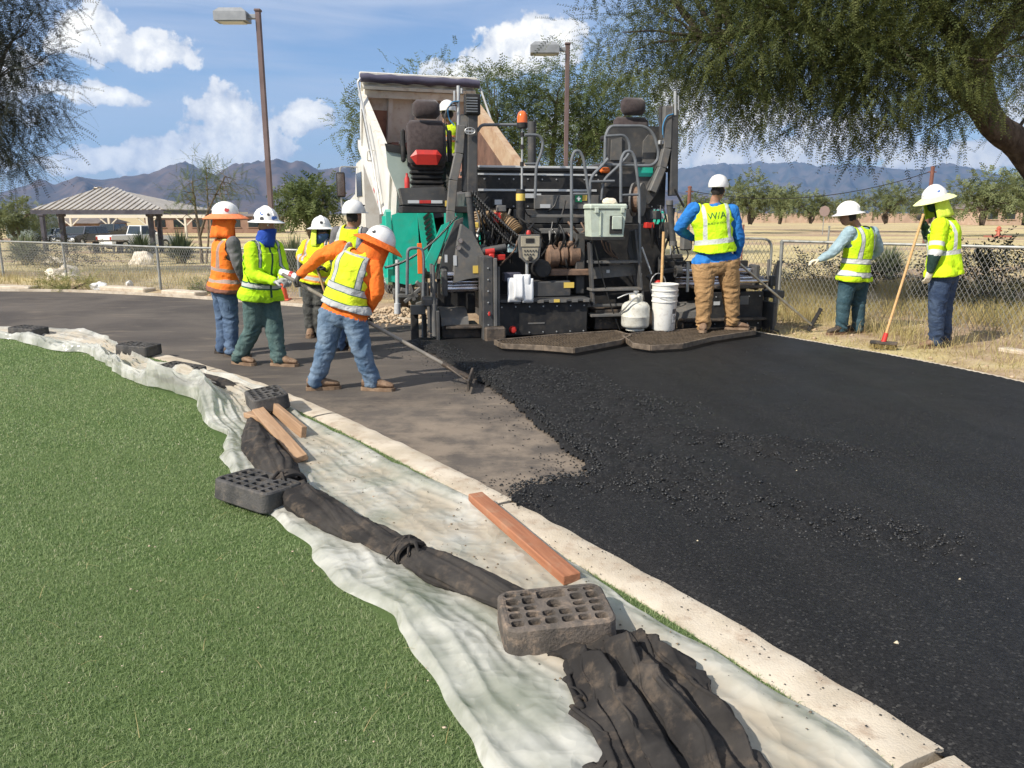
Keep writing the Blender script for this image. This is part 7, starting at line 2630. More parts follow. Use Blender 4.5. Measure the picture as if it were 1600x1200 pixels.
for s in (-1, 1):
    Q('side_window', M_GLASSD, lambda m: m.box((s * 1.105, 5.9, 2.3), (0.03, 1.0, 0.6), 0.01), cab)
    mr = Q('mirror_arm', M_SILVER, lambda m: m.rbend([(s * 1.1, 6.2, 2.75), (s * 1.55, 6.1, 2.75), (s * 1.55, 6.1, 1.7), (s * 1.1, 6.2, 1.7)], 0.02, 6, 0.08), smooth=True)
    Q('mirror', M_BLACK, lambda m: m.box((s * 1.55, 6.06, 2.3), (0.22, 0.10, 0.62), 0.03), mr)
    Q('mirror_glass', M_STEEL, lambda m: m.box((s * 1.55, 6.004, 2.3), (0.17, 0.008, 0.54)), mr)
    for y in (1.2, 2.6, 7.4):
        w = Q('wheel', M_TYRE, lambda m: m.lathe([(0.05, -0.26 if y < 5 else -0.14), (0.46, -0.26 if y < 5 else -0.14), (0.5, -0.18 if y < 5 else -0.1), (0.5, 0.18 if y < 5 else 0.1), (0.46, 0.26 if y < 5 else 0.14), (0.05, 0.26 if y < 5 else 0.14)], 24, (s * 0.98, y, 0.5), 'X'), smooth=True)
        Q('rim', M_PALE, lambda m: m.lathe([(0.04, -0.01), (0.28, -0.01), (0.3, 0.01), (0.04, 0.01)], 18, (s * (0.98 + (0.265 if y < 5 else 0.145)), y, 0.5), 'X'), w)
    Q('mud_flap', M_TYRE, lambda m: m.box((s * 0.98, 0.55, 0.55), (0.6, 0.02, 0.6)))
    Q('tail_light', mat('tail_red', (0.45, 0.03, 0.02), 0.3), lambda m: m.box((s * 0.7, 0.05, 0.95), (0.3, 0.06, 0.12), 0.01))

# ================================================================== THE CREW
def cloth_mat(name, c, c2=None, stripes=None, rough=0.85, kind='flat', bump=0.35, scale=14):
    """cloth whose bands are printed in the body's own coordinates: tc = (sideways m, 0..1 hip to shoulder, forward m), ac = (along arm, along leg, side)"""
    if name in MATS:
        return MATS[name]
    m, t, b = raw_mat(name)
    co = t.node('ShaderNodeTexCoord').outputs['Object']
    n = t.noise(co, scale, 5, 0.6)
    col = t.mix(t.ss(n, 0.3, 0.7), c, c2 or tuple(0.8 * q for q in c))
    tc = t.node('ShaderNodeAttribute', attribute_name='tc').outputs['Vector']
    ac = t.node('ShaderNodeAttribute', attribute_name='ac').outputs['Vector']
    s, h, f = t.xyz(tc)
    arm, leg, sd = t.xyz(ac)

    def between(v, a, b_, e=0.0015):
        return t.m('MULTIPLY', t.ss(v, a - e, a + e), t.ss(v, b_ + e, b_ - e))
    for st in stripes or ():
        kind_, a, b_, colr = st[:4]
        if kind_ == 'h':
            k = between(h, a, b_, 0.004)
        elif kind_ == 'v':
            k = between(t.m('ABSOLUTE', s), a, b_)
            lim = st[4] if len(st) > 4 else (-1, 2)
            k = t.m('MULTIPLY', k, between(h, lim[0], lim[1], 0.01))
        elif kind_ == 'arm':
            k = between(arm, a, b_, 0.004)
        elif kind_ == 'leg':
            k = between(leg, a, b_, 0.004)
        elif kind_ == 'front':
            k = t.m('MULTIPLY', between(t.m('ABSOLUTE', s), a, b_), t.ss(f, 0.0, 0.02))
        col = t.mix(k, col, colr)
    t.put(b.inputs['Base Color'], col)
    b.inputs['Roughness'].default_value = rough
    b.inputs['Specular IOR Level'].default_value = 0.2
    w = t.noise(t.vm('MULTIPLY', co, (1, 1, 1)), 16, 3, 0.5, 0.8)
    bn = t.node('ShaderNodeBump', {'Height': w, 'Strength': bump, 'Distance': 0.03})
    t.put(b.inputs['Normal'], bn.outputs[0])
    return m


LIME = (0.52, 0.82, 0.02)
LIME2 = (0.44, 0.74, 0.015)
YEL = (0.72, 0.80, 0.02)
ORG = (0.90, 0.20, 0.03)
SILV = (0.42, 0.43, 0.42)
DKG = (0.035, 0.09, 0.06)
M_SKIN = mat('skin', (0.36, 0.19, 0.12), 0.6, col2=(0.30, 0.15, 0.09), scale=12)
M_HAIR = mat('dark_hair', (0.018, 0.014, 0.012), 0.8)
M_JEAN = cloth_mat('blue_jeans', (0.050, 0.082, 0.145), (0.11, 0.16, 0.24), bump=0.6, scale=7)
M_JEAN2 = cloth_mat('light_jeans', (0.062, 0.108, 0.175), (0.165, 0.225, 0.30), bump=0.6, scale=6)
M_JEAN3 = cloth_mat('dark_jeans', (0.025, 0.042, 0.085), (0.055, 0.08, 0.13), bump=0.6, scale=7)
M_JEAN4 = cloth_mat('green_jeans', (0.045, 0.085, 0.085), (0.10, 0.15, 0.14), bump=0.6, scale=7)
M_JEAN5 = cloth_mat('teal_jeans', (0.022, 0.055, 0.075), (0.055, 0.10, 0.12), bump=0.6, scale=7)
M_CHAR = cloth_mat('charcoal_trousers', (0.045, 0.047, 0.045), (0.085, 0.085, 0.078), bump=0.6)
M_KHAKI = cloth_mat('tan_trousers', (0.40, 0.245, 0.115), (0.31, 0.185, 0.085), bump=0.6, scale=6)
M_BOOT = mat('boot_leather', (0.14, 0.08, 0.045), 0.75, col2=(0.24, 0.15, 0.09), scale=16, dirt=(0.34, 0.26, 0.18), dirt_amt=0.5)
M_SOLE = mat('boot_sole', (0.16, 0.10, 0.06), 0.8, col2=(0.28, 0.19, 0.12), scale=10)
M_BOOTD = mat('boot_dark', (0.035, 0.028, 0.024), 0.75, col2=(0.10, 0.075, 0.055), scale=16)
M_GLOVEW = mat('glove_cream', (0.62, 0.54, 0.40), 0.85, col2=(0.72, 0.65, 0.52), scale=22)
M_GLOVED = mat('glove_dark', (0.035, 0.035, 0.032), 0.85, col2=(0.08, 0.07, 0.06), scale=20)
M_GLOVEG = mat('glove_grey', (0.45, 0.45, 0.43), 0.85, col2=(0.30, 0.30, 0.29), scale=20)
M_HAT = mat('hard_hat_white', (0.80, 0.79, 0.76), 0.3, col2=(0.72, 0.70, 0.66), scale=7, coat=0.3)
M_BLUEG = cloth_mat('gaiter_blue', (0.02, 0.055, 0.30), (0.03, 0.085, 0.40), bump=0.5)
M_BLUEG2 = cloth_mat('gaiter_pale_blue', (0.06, 0.12, 0.26), (0.12, 0.20, 0.36), bump=0.5)
M_ORGC = cloth_mat('orange_cloth', ORG, (0.78, 0.15, 0.025), bump=0.4)
M_YELC = cloth_mat('lime_cloth', (0.66, 0.80, 0.10), (0.58, 0.74, 0.06), bump=0.4)
M_GSHIRT = cloth_mat('grey_shirt', (0.10, 0.098, 0.10), (0.15, 0.145, 0.15))
M_BLUES = cloth_mat('blue_shirt', (0.02, 0.14, 0.42), (0.03, 0.19, 0.52), bump=0.5)
M_PALES = cloth_mat('pale_blue_shirt', (0.24, 0.34, 0.38), (0.33, 0.44, 0.48), bump=0.5)
M_DARKS = cloth_mat('dark_green_sleeve', (0.014, 0.035, 0.028), (0.028, 0.055, 0.045))
M_ORGS = cloth_mat('orange_shirt', ORG, (0.80, 0.16, 0.025), bump=0.5)
M_BLKS = cloth_mat('black_shirt', (0.02, 0.02, 0.02), (0.04, 0.04, 0.04))


def frame_pts(c, side, fr, up, a, b, n):
    return [c + side * (a * math.cos(2 * math.pi * k / n)) + fr * (b * math.sin(2 * math.pi * k / n)) for k in range(n)]


def loft(mb, pts, lab, stations, tag_, n=18):
    """stations: (centre, side, front, a, b)"""
    vs = []
    for c, sd, fr, a, b in stations:
        vs += frame_pts(c, sd, fr, None, a, b, n)
    k = len(stations)
    fs = [(i * n + j, i * n + (j + 1) % n, (i + 1) * n + (j + 1) % n, (i + 1) * n + j) for i in range(k - 1) for j in range(n)]
    fs += [tuple(range(n - 1, -1, -1)), tuple((k - 1) * n + j for j in range(n))]
    mb.add(vs, fs)
    for v in vs:
        pts.append((v, tag_))
    for st in stations:
        pts.append((st[0], tag_)) if False else None


def limb_loft(mb, lab, joints, radii, tag_, hint, n=14, sub=5):
    """a tapered limb through joints with rounded ends"""
    P_ = [Vector(j) for j in joints]
    cm, rr = [], []
    for i in range(len(P_) - 1):
        for k in range(sub):
            t_ = k / sub
            cm.append(P_[i].lerp(P_[i + 1], t_)); rr.append(radii[i] + (radii[i + 1] - radii[i]) * t_)
    cm.append(P_[-1]); rr.append(radii[-1])
    # soften the bend
    sm = [cm[0]] + [(cm[i - 1] + cm[i] * 2 + cm[i + 1]) / 4 for i in range(1, len(cm) - 1)] + [cm[-1]]
    d0 = (sm[0] - sm[1]).normalized(); d1 = (sm[-1] - sm[-2]).normalized()
    sm = [sm[0] + d0 * rr[0] * 0.8, sm[0] + d0 * rr[0] * 0.45] + sm + [sm[-1] + d1 * rr[-1] * 0.45]
    rr = [rr[0] * 0.35, rr[0] * 0.8] + rr + [rr[-1] * 0.8]
    o = len(mb.v)
    mb.tube(sm, rr, n)
    for v in mb.v[o:]:
        lab.append((Vector(v), tag_))


def hand(name, wrist, direction, palm_n, material, parent, grip=0.6, size=1.0, right=True, B=Vector()):
    """palm, four fingers of unequal length with a bend, thumb from the side of the palm"""
    d = Vector(direction).normalized()
    n = Vector(palm_n)
    n = (n - d * n.dot(d)).normalized()
    s = d.cross(n).normalized() * (1 if right else -1)
    w = Vector(wrist)
    m = MB()
    L = 0.088 * size
    m.tube([w - d * 0.035, w, w + d * 0.02], [0.036 * size, 0.034 * size, 0.030 * size], 10)
    rm = Matrix((s, d, n)).transposed()
    m.box(w + d * (L * 0.55), (0.082 * size, L * 1.05, 0.032 * size), 0.012, rm)
    for k, (off, ln) in enumerate(((-0.031, 0.068), (-0.011, 0.080), (0.010, 0.075), (0.030, 0.058))):
        p0 = w + d * (L * 0.95) + s * off * size
        a = grip * 1.35
        d1 = (d * math.cos(a * 0.55) + n * math.sin(a * 0.55)).normalized()
        d2 = (d * math.cos(a * 1.5) + n * math.sin(a * 1.5)).normalized()
        p1 = p0 + d1 * ln * 0.48 * size
        p2 = p1 + d2 * ln * 0.52 * size
        m.tube([p0 - d * 0.012, p0, p1, p2, p2 + d2 * 0.006], [0.0105 * size, 0.0115 * size, 0.0105 * size, 0.009 * size, 0.005 * size], 8)
    t0 = w + d * (L * 0.35) - s * 0.036 * size
    t1 = t0 + (d * 0.6 - s * 0.55 + n * 0.45).normalized() * 0.038 * size
    t2 = t1 + (d * 0.75 + n * 0.75 + s * 0.15).normalized() * 0.032 * size
    m.tube([t0 + s * 0.01, t0, t1, t2, t2 + (t2 - t1) * 0.2], [0.014 * size, 0.015 * size, 0.0125 * size, 0.010 * size, 0.005 * size], 8)
    m.v = [tuple(Vector(v) - B) for v in m.v]
    return m.build(name, material, parent, smooth=True, angle=60)


def boot(ankle, toe_dir, material, sole, parent, B, size=1.0, gz=0.0):
    d = Vector((toe_dir[0], toe_dir[1], 0)).normalized()
    s = Vector((d.y, -d.x, 0))
    a = Vector(ankle)
    m = MB()
    st = []
    z = gz + 0.028
    for (f, hw, h0, h1) in ((-0.085, 0.030, 0.0, 0.075), (-0.06, 0.040, 0, 0.115), (0.0, 0.043, 0, 0.125), (0.05, 0.043, 0, 0.105), (0.10, 0.047, 0, 0.075), (0.15, 0.048, 0, 0.060), (0.19, 0.040, 0, 0.048), (0.212, 0.022, 0.004, 0.034)):
        ring = []
        for k in range(12):
            an = 2 * math.pi * k / 12
            y = math.cos(an) * hw * size
            zz = (h0 + h1) / 2 + math.sin(an) * (h1 - h0) / 2
            ring.append(Vector((a.x, a.y, 0)) + d * f * size + s * y + Vector((0, 0, z + max(zz, 0) * size)))
        st.append(ring)
    vs = [v - B for r in st for v in r]
    fs = [(i * 12 + j, i * 12 + (j + 1) % 12, (i + 1) * 12 + (j + 1) % 12, (i + 1) * 12 + j) for i in range(len(st) - 1) for j in range(12)]
    fs += [tuple(range(11, -1, -1)), tuple((len(st) - 1) * 12 + j for j in range(12))]
    m.add(vs, fs)
    b = m.build('boot', material, parent, smooth=True)
    m = MB()
    out = []
    for f, hw in ((-0.095, 0.0), (-0.092, 0.034), (-0.05, 0.046), (0.03, 0.046), (0.10, 0.054), (0.16, 0.054), (0.205, 0.042), (0.225, 0.018), (0.228, 0.0)):
        out.append((f * size, hw * size))
    loop = [(f, w) for f, w in out] + [(f, -w) for f, w in out[-2:0:-1]]
    lo = [Vector((a.x, a.y, gz + 0.001)) + d * f + s * w - B for f, w in loop]
    hi = [v + Vector((0, 0, 0.030)) for v in lo]
    n = len(lo)
    m.add(lo + hi, [tuple(range(n - 1, -1, -1)), tuple(range(n, 2 * n))] + [(i, (i + 1) % n, n + (i + 1) % n, n + i) for i in range(n)])
    m.build('sole', sole, b)
    return b


def hard_hat(head, up, fr, parent, B, brim='full', material=None, brimcol=None, shade=None, stickers=(), vents=False, size=1.0):
    up = Vector(up).normalized()
    fr = Vector(fr)
    fr = (fr - up * fr.dot(up)).normalized()
    sd = fr.cross(up).normalized()
    M3 = Matrix((sd, fr, up)).transposed()
    c = Vector(head) - B + up * 0.046
    m = MB()
    prof = [(0.128, -0.012), (0.130, 0.0), (0.127, 0.035), (0.115, 0.075), (0.088, 0.112), (0.05, 0.134), (0.018, 0.142), (0.0, 0.143)]
    prof = [(r * size, z * size) for r, z in prof]
    m.lathe(prof, 26, c, sx=0.93, sy=1.12, M=M3)
    hat = m.build('hard_hat', material or M_HAT, parent, smooth=True)
    m = MB()
    if brim == 'full':
        m.lathe([(0.126, 0.012), (0.150, 0.000), (0.185, -0.014), (0.190, -0.018), (0.184, -0.020), (0.150, -0.008), (0.126, 0.002)], 28, c, sx=0.94, sy=1.10, M=M3)
    elif brim == 'cap':
        v = []
        for k in range(15):
            a = R(35 + 110 * k / 14)
            for r, z in ((0.128, 0.004), (0.128 + 0.055 * math.sin(math.pi * k / 14), -0.006)):
                q = M3 @ Vector((r * math.cos(a) * 0.93, r * math.sin(a) * 1.12, z))
                v += [c + q, c + q - up * 0.006]
        m.add(v, [f for k in range(14) for f in ((4 * k, 4 * k + 2, 4 * k + 6, 4 * k + 4), (4 * k + 1, 4 * k + 5, 4 * k + 7, 4 * k + 3), (4 * k + 2, 4 * k + 3, 4 * k + 7, 4 * k + 6))])
    m.build('brim', material or M_HAT, hat, smooth=True)
    if not vents:
        m = MB()
        for k in range(9):
            a0 = math.pi * (0.18 + 0.64 * k / 8)
            pass
        m.tube([c + M3 @ Vector((0, 1.12 * 0.131 * math.cos(a), 0.0 + 0.146 * math.sin(a))) * size for a in [math.pi * (0.12 + 0.76 * k / 12) for k in range(13)]], 0.010, 6)
        m.build('crown_ridge', material or M_HAT, hat, smooth=True)
    else:
        for sgn in (-1, 1):
            for k in range(3):
                m = MB()
                q = c + M3 @ Vector((sgn * 0.088, -0.06 + 0.055 * k, 0.072))
                m.bar(q, q + M3 @ Vector((sgn * 0.004, 0.038, 0.004)), 0.012, 0.016, 0.003)
                m.build('vent', M_BLKS, hat)
    for (az, el, r, mm) in stickers:
        n_ = Vector((math.cos(el) * math.cos(az) * 0.93, math.cos(el) * math.sin(az) * 1.12, math.sin(el))) * 0.132
        q = c + M3 @ n_
        nn = (M3 @ n_).normalized()
        a1, a2 = ortho(nn)
        m = MB()
        m.add([q + nn * 0.004 + (a1 * math.cos(2 * math.pi * k / 10) + a2 * math.sin(2 * math.pi * k / 10)) * r for k in range(10)] + [q - nn * 0.006 + (a1 * math.cos(2 * math.pi * k / 10) + a2 * math.sin(2 * math.pi * k / 10)) * r for k in range(10)],
              [tuple(range(10))] + [(k, (k + 1) % 10, 10 + (k + 1) % 10, 10 + k) for k in range(10)])
        m.build('sticker', mm, hat)
    if brimcol is not None:                        # wide cloth sun brim clipped over the hat
        m = MB()
        m.lathe([(0.122, 0.020), (0.15, 0.006), (0.19, -0.016), (0.214, -0.036), (0.210, -0.042), (0.186, -0.024), (0.145, -0.003), (0.122, 0.010)], 30, c, sx=0.90, sy=1.16, M=M3)
        m.build('sun_brim', brimcol, hat, smooth=True)
    if shade is not None:                          # cloth hanging round the back of the neck
        v = []
        na, nz = 22, 7
        for k in range(na + 1):
            a = R(-90) + R(128) * (k / na * 2 - 1)
            for j in range(nz):
                f = j / (nz - 1)
                r = 0.122 + 0.030 * f + 0.012 * math.sin(k * 1.7) * f
                q = M3 @ Vector((r * math.cos(a) * 0.95, r * math.sin(a) * 1.06, 0))
                v.append(c + q - up * (0.0 + 0.24 * f) + fr * (-0.015 * f))
        m = MB()
        m.add(v, [(k * nz + j, (k + 1) * nz + j, (k + 1) * nz + j + 1, k * nz + j + 1) for k in range(na) for j in range(nz - 1)])
        o = m.build('neck_shade', shade, hat, smooth=True)
        so = o.modifiers.new('thickness', 'SOLIDIFY'); so.thickness = 0.006
    return hat


def person(label, Y, J, face, skinmap, vest=None, boots=(M_BOOT, M_SOLE), hat=None, hands=None, gz=0.0, headup=(0, 0, 1), build=1.0, foot=None, sit=False, plane=None, hem=0.02, flare=0.03, seed=0, eyes=False, glasses=False, gaiter=None, wrinkle=1.0, vest_name='vest', lg=None):
    """J: joint name -> (pixel x, pixel y, metres nearer(-) or farther(+) than the feet line)"""
    W = {}
    for k, q in J.items():
        W[k] = A(q[0], q[1], Y + (q[2] if len(q) > 2 else 0.0))
    base = (W['anL'] + W['anR']) / 2
    B = Vector((base.x, base.y, gz))
    T = thing('person', B, label, 'person')
    if T.name == '':
        pass
    hipm = (W['hipL'] + W['hipR']) / 2
    shm = (W['shL'] + W['shR']) / 2
    up = (shm - hipm).normalized()
    sdh = (W['hipR'] - W['hipL']).normalized(); sds = (W['shR'] - W['shL']).normalized()
    face = Vector(face).normalized()
    hw = max((W['shR'] - W['shL']).length / 2, 0.17)
    mb = MB()
    lab = []
    st = []
    lb_ = (lg or build) / build
    for t_, a, b in ((-0.20, 0.10 * lb_, 0.085), (-0.12, 0.155 * lb_, 0.118), (0.0, 0.178 * lb_, 0.130 * lb_), (0.18, 0.172, 0.128), (0.38, 0.168, 0.126), (0.6, 0.182, 0.135), (0.8, max(0.185, hw * 0.98), 0.134), (0.93, max(0.17, hw * 0.92), 0.118), (1.02, hw * 0.72, 0.090), (1.10, 0.075, 0.068)):
        c = hipm.lerp(shm, t_) if t_ >= 0 else hipm + up * (t_ * (shm - hipm).length)
        sd = sdh.lerp(sds, min(max(t_, 0), 1)).normalized()
        sd = (sd - up * sd.dot(up)).normalized()
        fr = up.cross(sd).normalized()
        st.append((c, sd, fr, a * build, b * build))
    loft(mb, lab, lab, st, 'torso', 22)
    fr_t = up.cross((sds - up * sds.dot(up)).normalized()).normalized()
    sd_t = (sds - up * sds.dot(up)).normalized()
    # dense interior labels along the torso help the look-up
    hd = W['head']
    nk = shm + up * 0.02
    limb_loft(mb, lab, [nk - up * 0.05, nk + (hd - nk) * 0.55], [0.064, 0.058], 'neck', None)
    for sgn in 'LR':
        limb_loft(mb, lab, [W['sh' + sgn], W['el' + sgn], W['wr' + sgn]], [0.078 * build, 0.062 * build, 0.043], 'arm' + sgn, None)
        hp = W['hip' + sgn]
        limb_loft(mb, lab, [hp + up * 0.02, W['kn' + sgn], W['an' + sgn] + (W['an' + sgn] - W['kn' + sgn]).normalized() * 0.02], [0.122 * (lg or build), 0.088 * (lg or build), 0.073 * max(1, (lg or build) * 0.95)], 'leg' + sgn, None, n=16, sub=7)
    # head
    hu = Vector(headup).normalized()
    hf = (face - hu * face.dot(hu)).normalized()
    hs = hf.cross(hu).normalized()
    HM = Matrix((hs, hf, hu)).transposed()
    o = len(mb.v)
    mb.ball(hd, (0.076, 0.096, 0.112), 20, 14, HM)
    mb.ball(hd + HM @ Vector((0, 0.030, -0.062)), (0.056, 0.066, 0.058), 16, 10, HM)
    mb.ball(hd + HM @ Vector((0, 0.096, -0.022)), (0.014, 0.020, 0.024), 10, 8, HM)
    mb.ball(hd + HM @ Vector((0, 0.076, 0.024)), (0.050, 0.022, 0.016), 12, 8, HM)
    for sgn in (-1, 1):
        mb.ball(hd + HM @ Vector((sgn * 0.077, -0.004, -0.008)), (0.012, 0.022, 0.032), 10, 8, HM)
    for v in mb.v[o:]:
        lab.append((Vector(v), 'head'))
    me = bpy.data.meshes.new('body')
    me.from_pydata([tuple(v) for v in mb.v], [], mb.f)
    bm = bmesh.new(); bm.from_mesh(me); bmesh.ops.recalc_face_normals(bm, faces=bm.faces); bm.to_mesh(me); bm.free()
    ob = bpy.data.objects.new('body_src', me)
    COL.objects.link(ob)
    r = ob.modifiers.new('r', 'REMESH'); r.mode = 'VOXEL'; r.voxel_size = 0.0125; r.use_smooth_shade = True
    sm = ob.modifiers.new('s', 'SMOOTH'); sm.factor = 0.5; sm.iterations = 3
    dg = bpy.context.evaluated_depsgraph_get()
    me2 = bpy.data.meshes.new_from_object(ob.evaluated_get(dg))
    bpy.data.objects.remove(ob)
    kd = kdtree.KDTree(len(lab))
    for i, (p, _) in enumerate(lab):
        kd.insert(p, i)
    kd.balance()
    n = len(me2.vertices)
    lbl = [None] * n
    tc = np.zeros((n, 3), np.float32); ac = np.zeros((n, 3), np.float32)
    H = (shm - hipm).length
    nv = [v.normal.copy() for v in me2.vertices]
    rs = random.Random(seed)
    off = Vector((rs.random() * 50, rs.random() * 50, rs.random() * 50))

    def along(p, a, b, c):
        l1, l2 = (b - a).length, (c - b).length
        t1 = min(1, max(0, (p - a).dot(b - a) / (l1 * l1))); t2 = min(1, max(0, (p - b).dot(c - b) / (l2 * l2)))
        d1 = (p - a.lerp(b, t1)).length; d2 = (p - b.lerp(c, t2)).length
        return t1 * l1 / (l1 + l2) if d1 < d2 else (l1 + t2 * l2) / (l1 + l2)
    for i, v in enumerate(me2.vertices):
        p = v.co
        l = lab[kd.find(p)[1]][1]
        lbl[i] = l
        q = p - hipm
        h = q.dot(up) / H
        c = hipm + up * (h * H)
        tc[i] = ((p - shm.lerp(hipm, 1 - min(max(h, 0), 1))).dot(sd_t), h, (p - hipm.lerp(shm, h)).dot(fr_t))
        if l[:3] == 'arm':
            ac[i] = (along(p, W['sh' + l[3]], W['el' + l[3]], W['wr' + l[3]]), 0, 1 if l[3] == 'R' else -1)
        elif l[:3] == 'leg':
            ac[i] = (-1, along(p, W['hip' + l[3]], W['kn' + l[3]], W['an' + l[3]]), 1 if l[3] == 'R' else -1)
        else:
            ac[i] = (-1, -1, 0)
        if l not in ('head', 'neck'):
            qn = p * 1.0 + off
            k_ = 0.0075 * wrinkle
            if l[:3] == 'leg':
                lg = ac[i][1]
                # folds gather at the knee and above the boot
                k_ *= 0.50 + 1.8 * math.exp(-((lg - 0.96) / 0.12) ** 2) + 1.0 * math.exp(-((lg - 0.5) / 0.11) ** 2) + 0.6 * math.exp(-((lg - 0.04) / 0.10) ** 2)
                q1 = noise.noise(Vector((qn.x * 5 + qn.z * 3, qn.y * 5, qn.z * 17 + 2.2 * noise.noise(qn * 4))))
                w = 1.2 * (0.5 - 2.2 * abs(q1)) + 0.6 * noise.noise(Vector((qn.x * 9, qn.y * 9, qn.z * 3.0))) + 0.4 * noise.noise(qn * 20)
            elif l[:3] == 'arm':
                w = 1.0 * (0.45 - 2.0 * abs(noise.noise(Vector((qn.x * 9, qn.y * 9, qn.z * 11 + 2 * noise.noise(qn * 6)))))) + 0.4 * noise.noise(qn * 22)
            else:
                w = 1.1 * noise.noise(Vector((qn.x * 7 + 1.5 * noise.noise(qn * 4), qn.y * 7, qn.z * 9))) + 0.4 * noise.noise(qn * 18)
            v.co = p + nv[i] * w * k_
    slots = []
    pm = []
    for pl_ in me2.polygons:
        vi = pl_.vertices[0]
        k = skinmap(lbl[vi], float(tc[vi][1]), float(ac[vi][0]), float(ac[vi][1]), me2.vertices[vi].co, (me2.vertices[vi].co - hd).dot(hf), (me2.vertices[vi].co - hd).dot(hu))
        if k not in slots:
            slots.append(k)
        pm.append(slots.index(k))
    me2.materials.clear()
    for k in slots:
        me2.materials.append(k)
    me2.polygons.foreach_set('material_index', pm)
    for nm, arr in (('tc', tc), ('ac', ac)):
        at = me2.attributes.new(nm, 'FLOAT_VECTOR', 'POINT')
        at.data.foreach_set('vector', arr.ravel())
    for v in me2.vertices:
        v.co = v.co - B
    me2.name = 'body'
    body = bpy.data.objects.new('body', me2)
    COL.objects.link(body)
    body.parent = T
    me2.shade_smooth()
    # waistcoat: the torso's own surface lifted off and flared at the hem
    if vest is not None:
        keep = []
        for pl_ in me2.polygons:
            ok = True
            for vi in pl_.vertices:
                h = tc[vi][1]
                l = lbl[vi]
                if l == 'torso' and hem < h < 1.16 or (l[:3] == 'arm' and abs(tc[vi][0]) < hw * 0.80 and h > 0.6 and ac[vi][0] < 0.12) or (l[:3] == 'leg' and h > hem) or (l == 'neck' and h < 1.02):
                    # neck opening dips at the front
                    if abs(tc[vi][0]) < 0.055 and h > (0.93 if tc[vi][2] > 0.03 else 1.05):
                        ok = False
                    continue
                ok = False
                break
            if ok:
                keep.append(tuple(pl_.vertices))
        used = sorted({i for f in keep for i in f})
        mp = {i: k for k, i in enumerate(used)}
        vs = []
        for i in used:
            h = tc[i][1]
            fl = flare * max(0, 1 - (h - hem) / 0.5) ** 1.3
            p = me2.vertices[i].co
            rad = nv[i]
            w = noise.noise((p + off) * 6) * 0.006 + noise.noise(Vector((p.x * 10 + off.x, p.y * 10, p.z * 4))) * 0.016 * max(0, 1 - (h - hem) / 0.8) - 0.010 * abs(noise.noise(Vector((p.x * 8 + p.z * 4, p.y * 8, p.z * 6 + off.z)))) 
            vs.append(p + rad * (0.015 + fl + w))
        # even out the cut edges
        ec = {}
        for f in keep:
            for i in range(len(f)):
                e = tuple(sorted((f[i], f[(i + 1) % len(f)])))
                ec[e] = ec.get(e, 0) + 1
        nb = {}
        for (a_, b_), c_ in ec.items():
            if c_ == 1:
                nb.setdefault(mp[a_], []).append(mp[b_]); nb.setdefault(mp[b_], []).append(mp[a_])
        for _ in range(14):
            new = {i: (vs[i] * 0.4 + sum((vs[j] for j in q_), Vector()) / len(q_) * 0.6) for i, q_ in nb.items()}
            for i, v_ in new.items():
                vs[i] = v_
        vm_ = bpy.data.meshes.new('vest')
        vm_.from_pydata([tuple(v) for v in vs], [], [tuple(mp[i] for i in f) for f in keep])
        for nm, arr in (('tc', tc), ('ac', ac)):
            at = vm_.attributes.new(nm, 'FLOAT_VECTOR', 'POINT')
            at.data.foreach_set('vector', arr[used].ravel())
        vm_.materials.append(vest)
        vm_.shade_smooth()
        vo = bpy.data.objects.new(vest_name, vm_)
        COL.objects.link(vo)
        vo.parent = T
        so = vo.modifiers.new('thickness', 'SOLIDIFY'); so.thickness = 0.006; so.offset = 1
    else:
        vo = None
    # boots
    for sgn in 'LR':
        dirn = (foot or {}).get(sgn, face)
        if not sit:
            boot(W['an' + sgn], dirn, boots[0], boots[1], T, B, 1.0, gz=(foot or {}).get('z' + sgn, gz))
        else:
            boot(W['an' + sgn], dirn, boots[0], boots[1], T, B, 1.0, gz=W['an' + sgn].z - 0.10)
    for sgn in 'LR':
        nm, mm, dr, pn, gr = hands[sgn]
        dr = Vector(dr) if dr is not None else (W['wr' + sgn] - W['el' + sgn]).normalized()
        hand(nm, W['wr' + sgn], dr, pn, mm, T, gr, 1.0, sgn == 'R', B)
    if hat:
        hard_hat(hd, headup, face, T, B, **hat)
    if gaiter is not None:
        m = MB()
        v = []
        for k in range(7):
            f = k / 6
            c = hd.lerp(nk, f * 1.05) + HM @ Vector((0, 0.012 * (1 - f), -0.052 * (1 - f)))
            a_, b_ = 0.083 + 0.012 * f, 0.104 - 0.002 * f
            for j in range(20):
                an = 2 * math.pi * j / 20
                wv = 0.004 * math.sin(j * 3.0 + k * 2)
                v.append(c - B + HM @ Vector(((a_ + wv) * math.cos(an), (b_ + wv) * math.sin(an), 0.022 * math.sin(an) * (1 - f))))
        m.add(v, [(k * 20 + j, k * 20 + (j + 1) % 20, (k + 1) * 20 + (j + 1) % 20, (k + 1) * 20 + j) for k in range(6) for j in range(20)])
        o = m.build('neck_gaiter', gaiter, T, smooth=True)
        so = o.modifiers.new('thickness', 'SOLIDIFY'); so.thickness = 0.005
    if eyes:
        for sgn in (-1, 1):
            m = MB()
            m.ball(hd - B + HM @ Vector((sgn * 0.032, 0.082, 0.004)), 0.0125, 10, 8, HM)
            e = m.build('eye', mat('eye_white', (0.7, 0.68, 0.65), 0.3), T, smooth=True)
            m = MB()
            m.ball(hd - B + HM @ Vector((sgn * 0.032, 0.0915, 0.004)), 0.006, 8, 6, HM)
            m.build('pupil', M_HAIR, e, smooth=True)
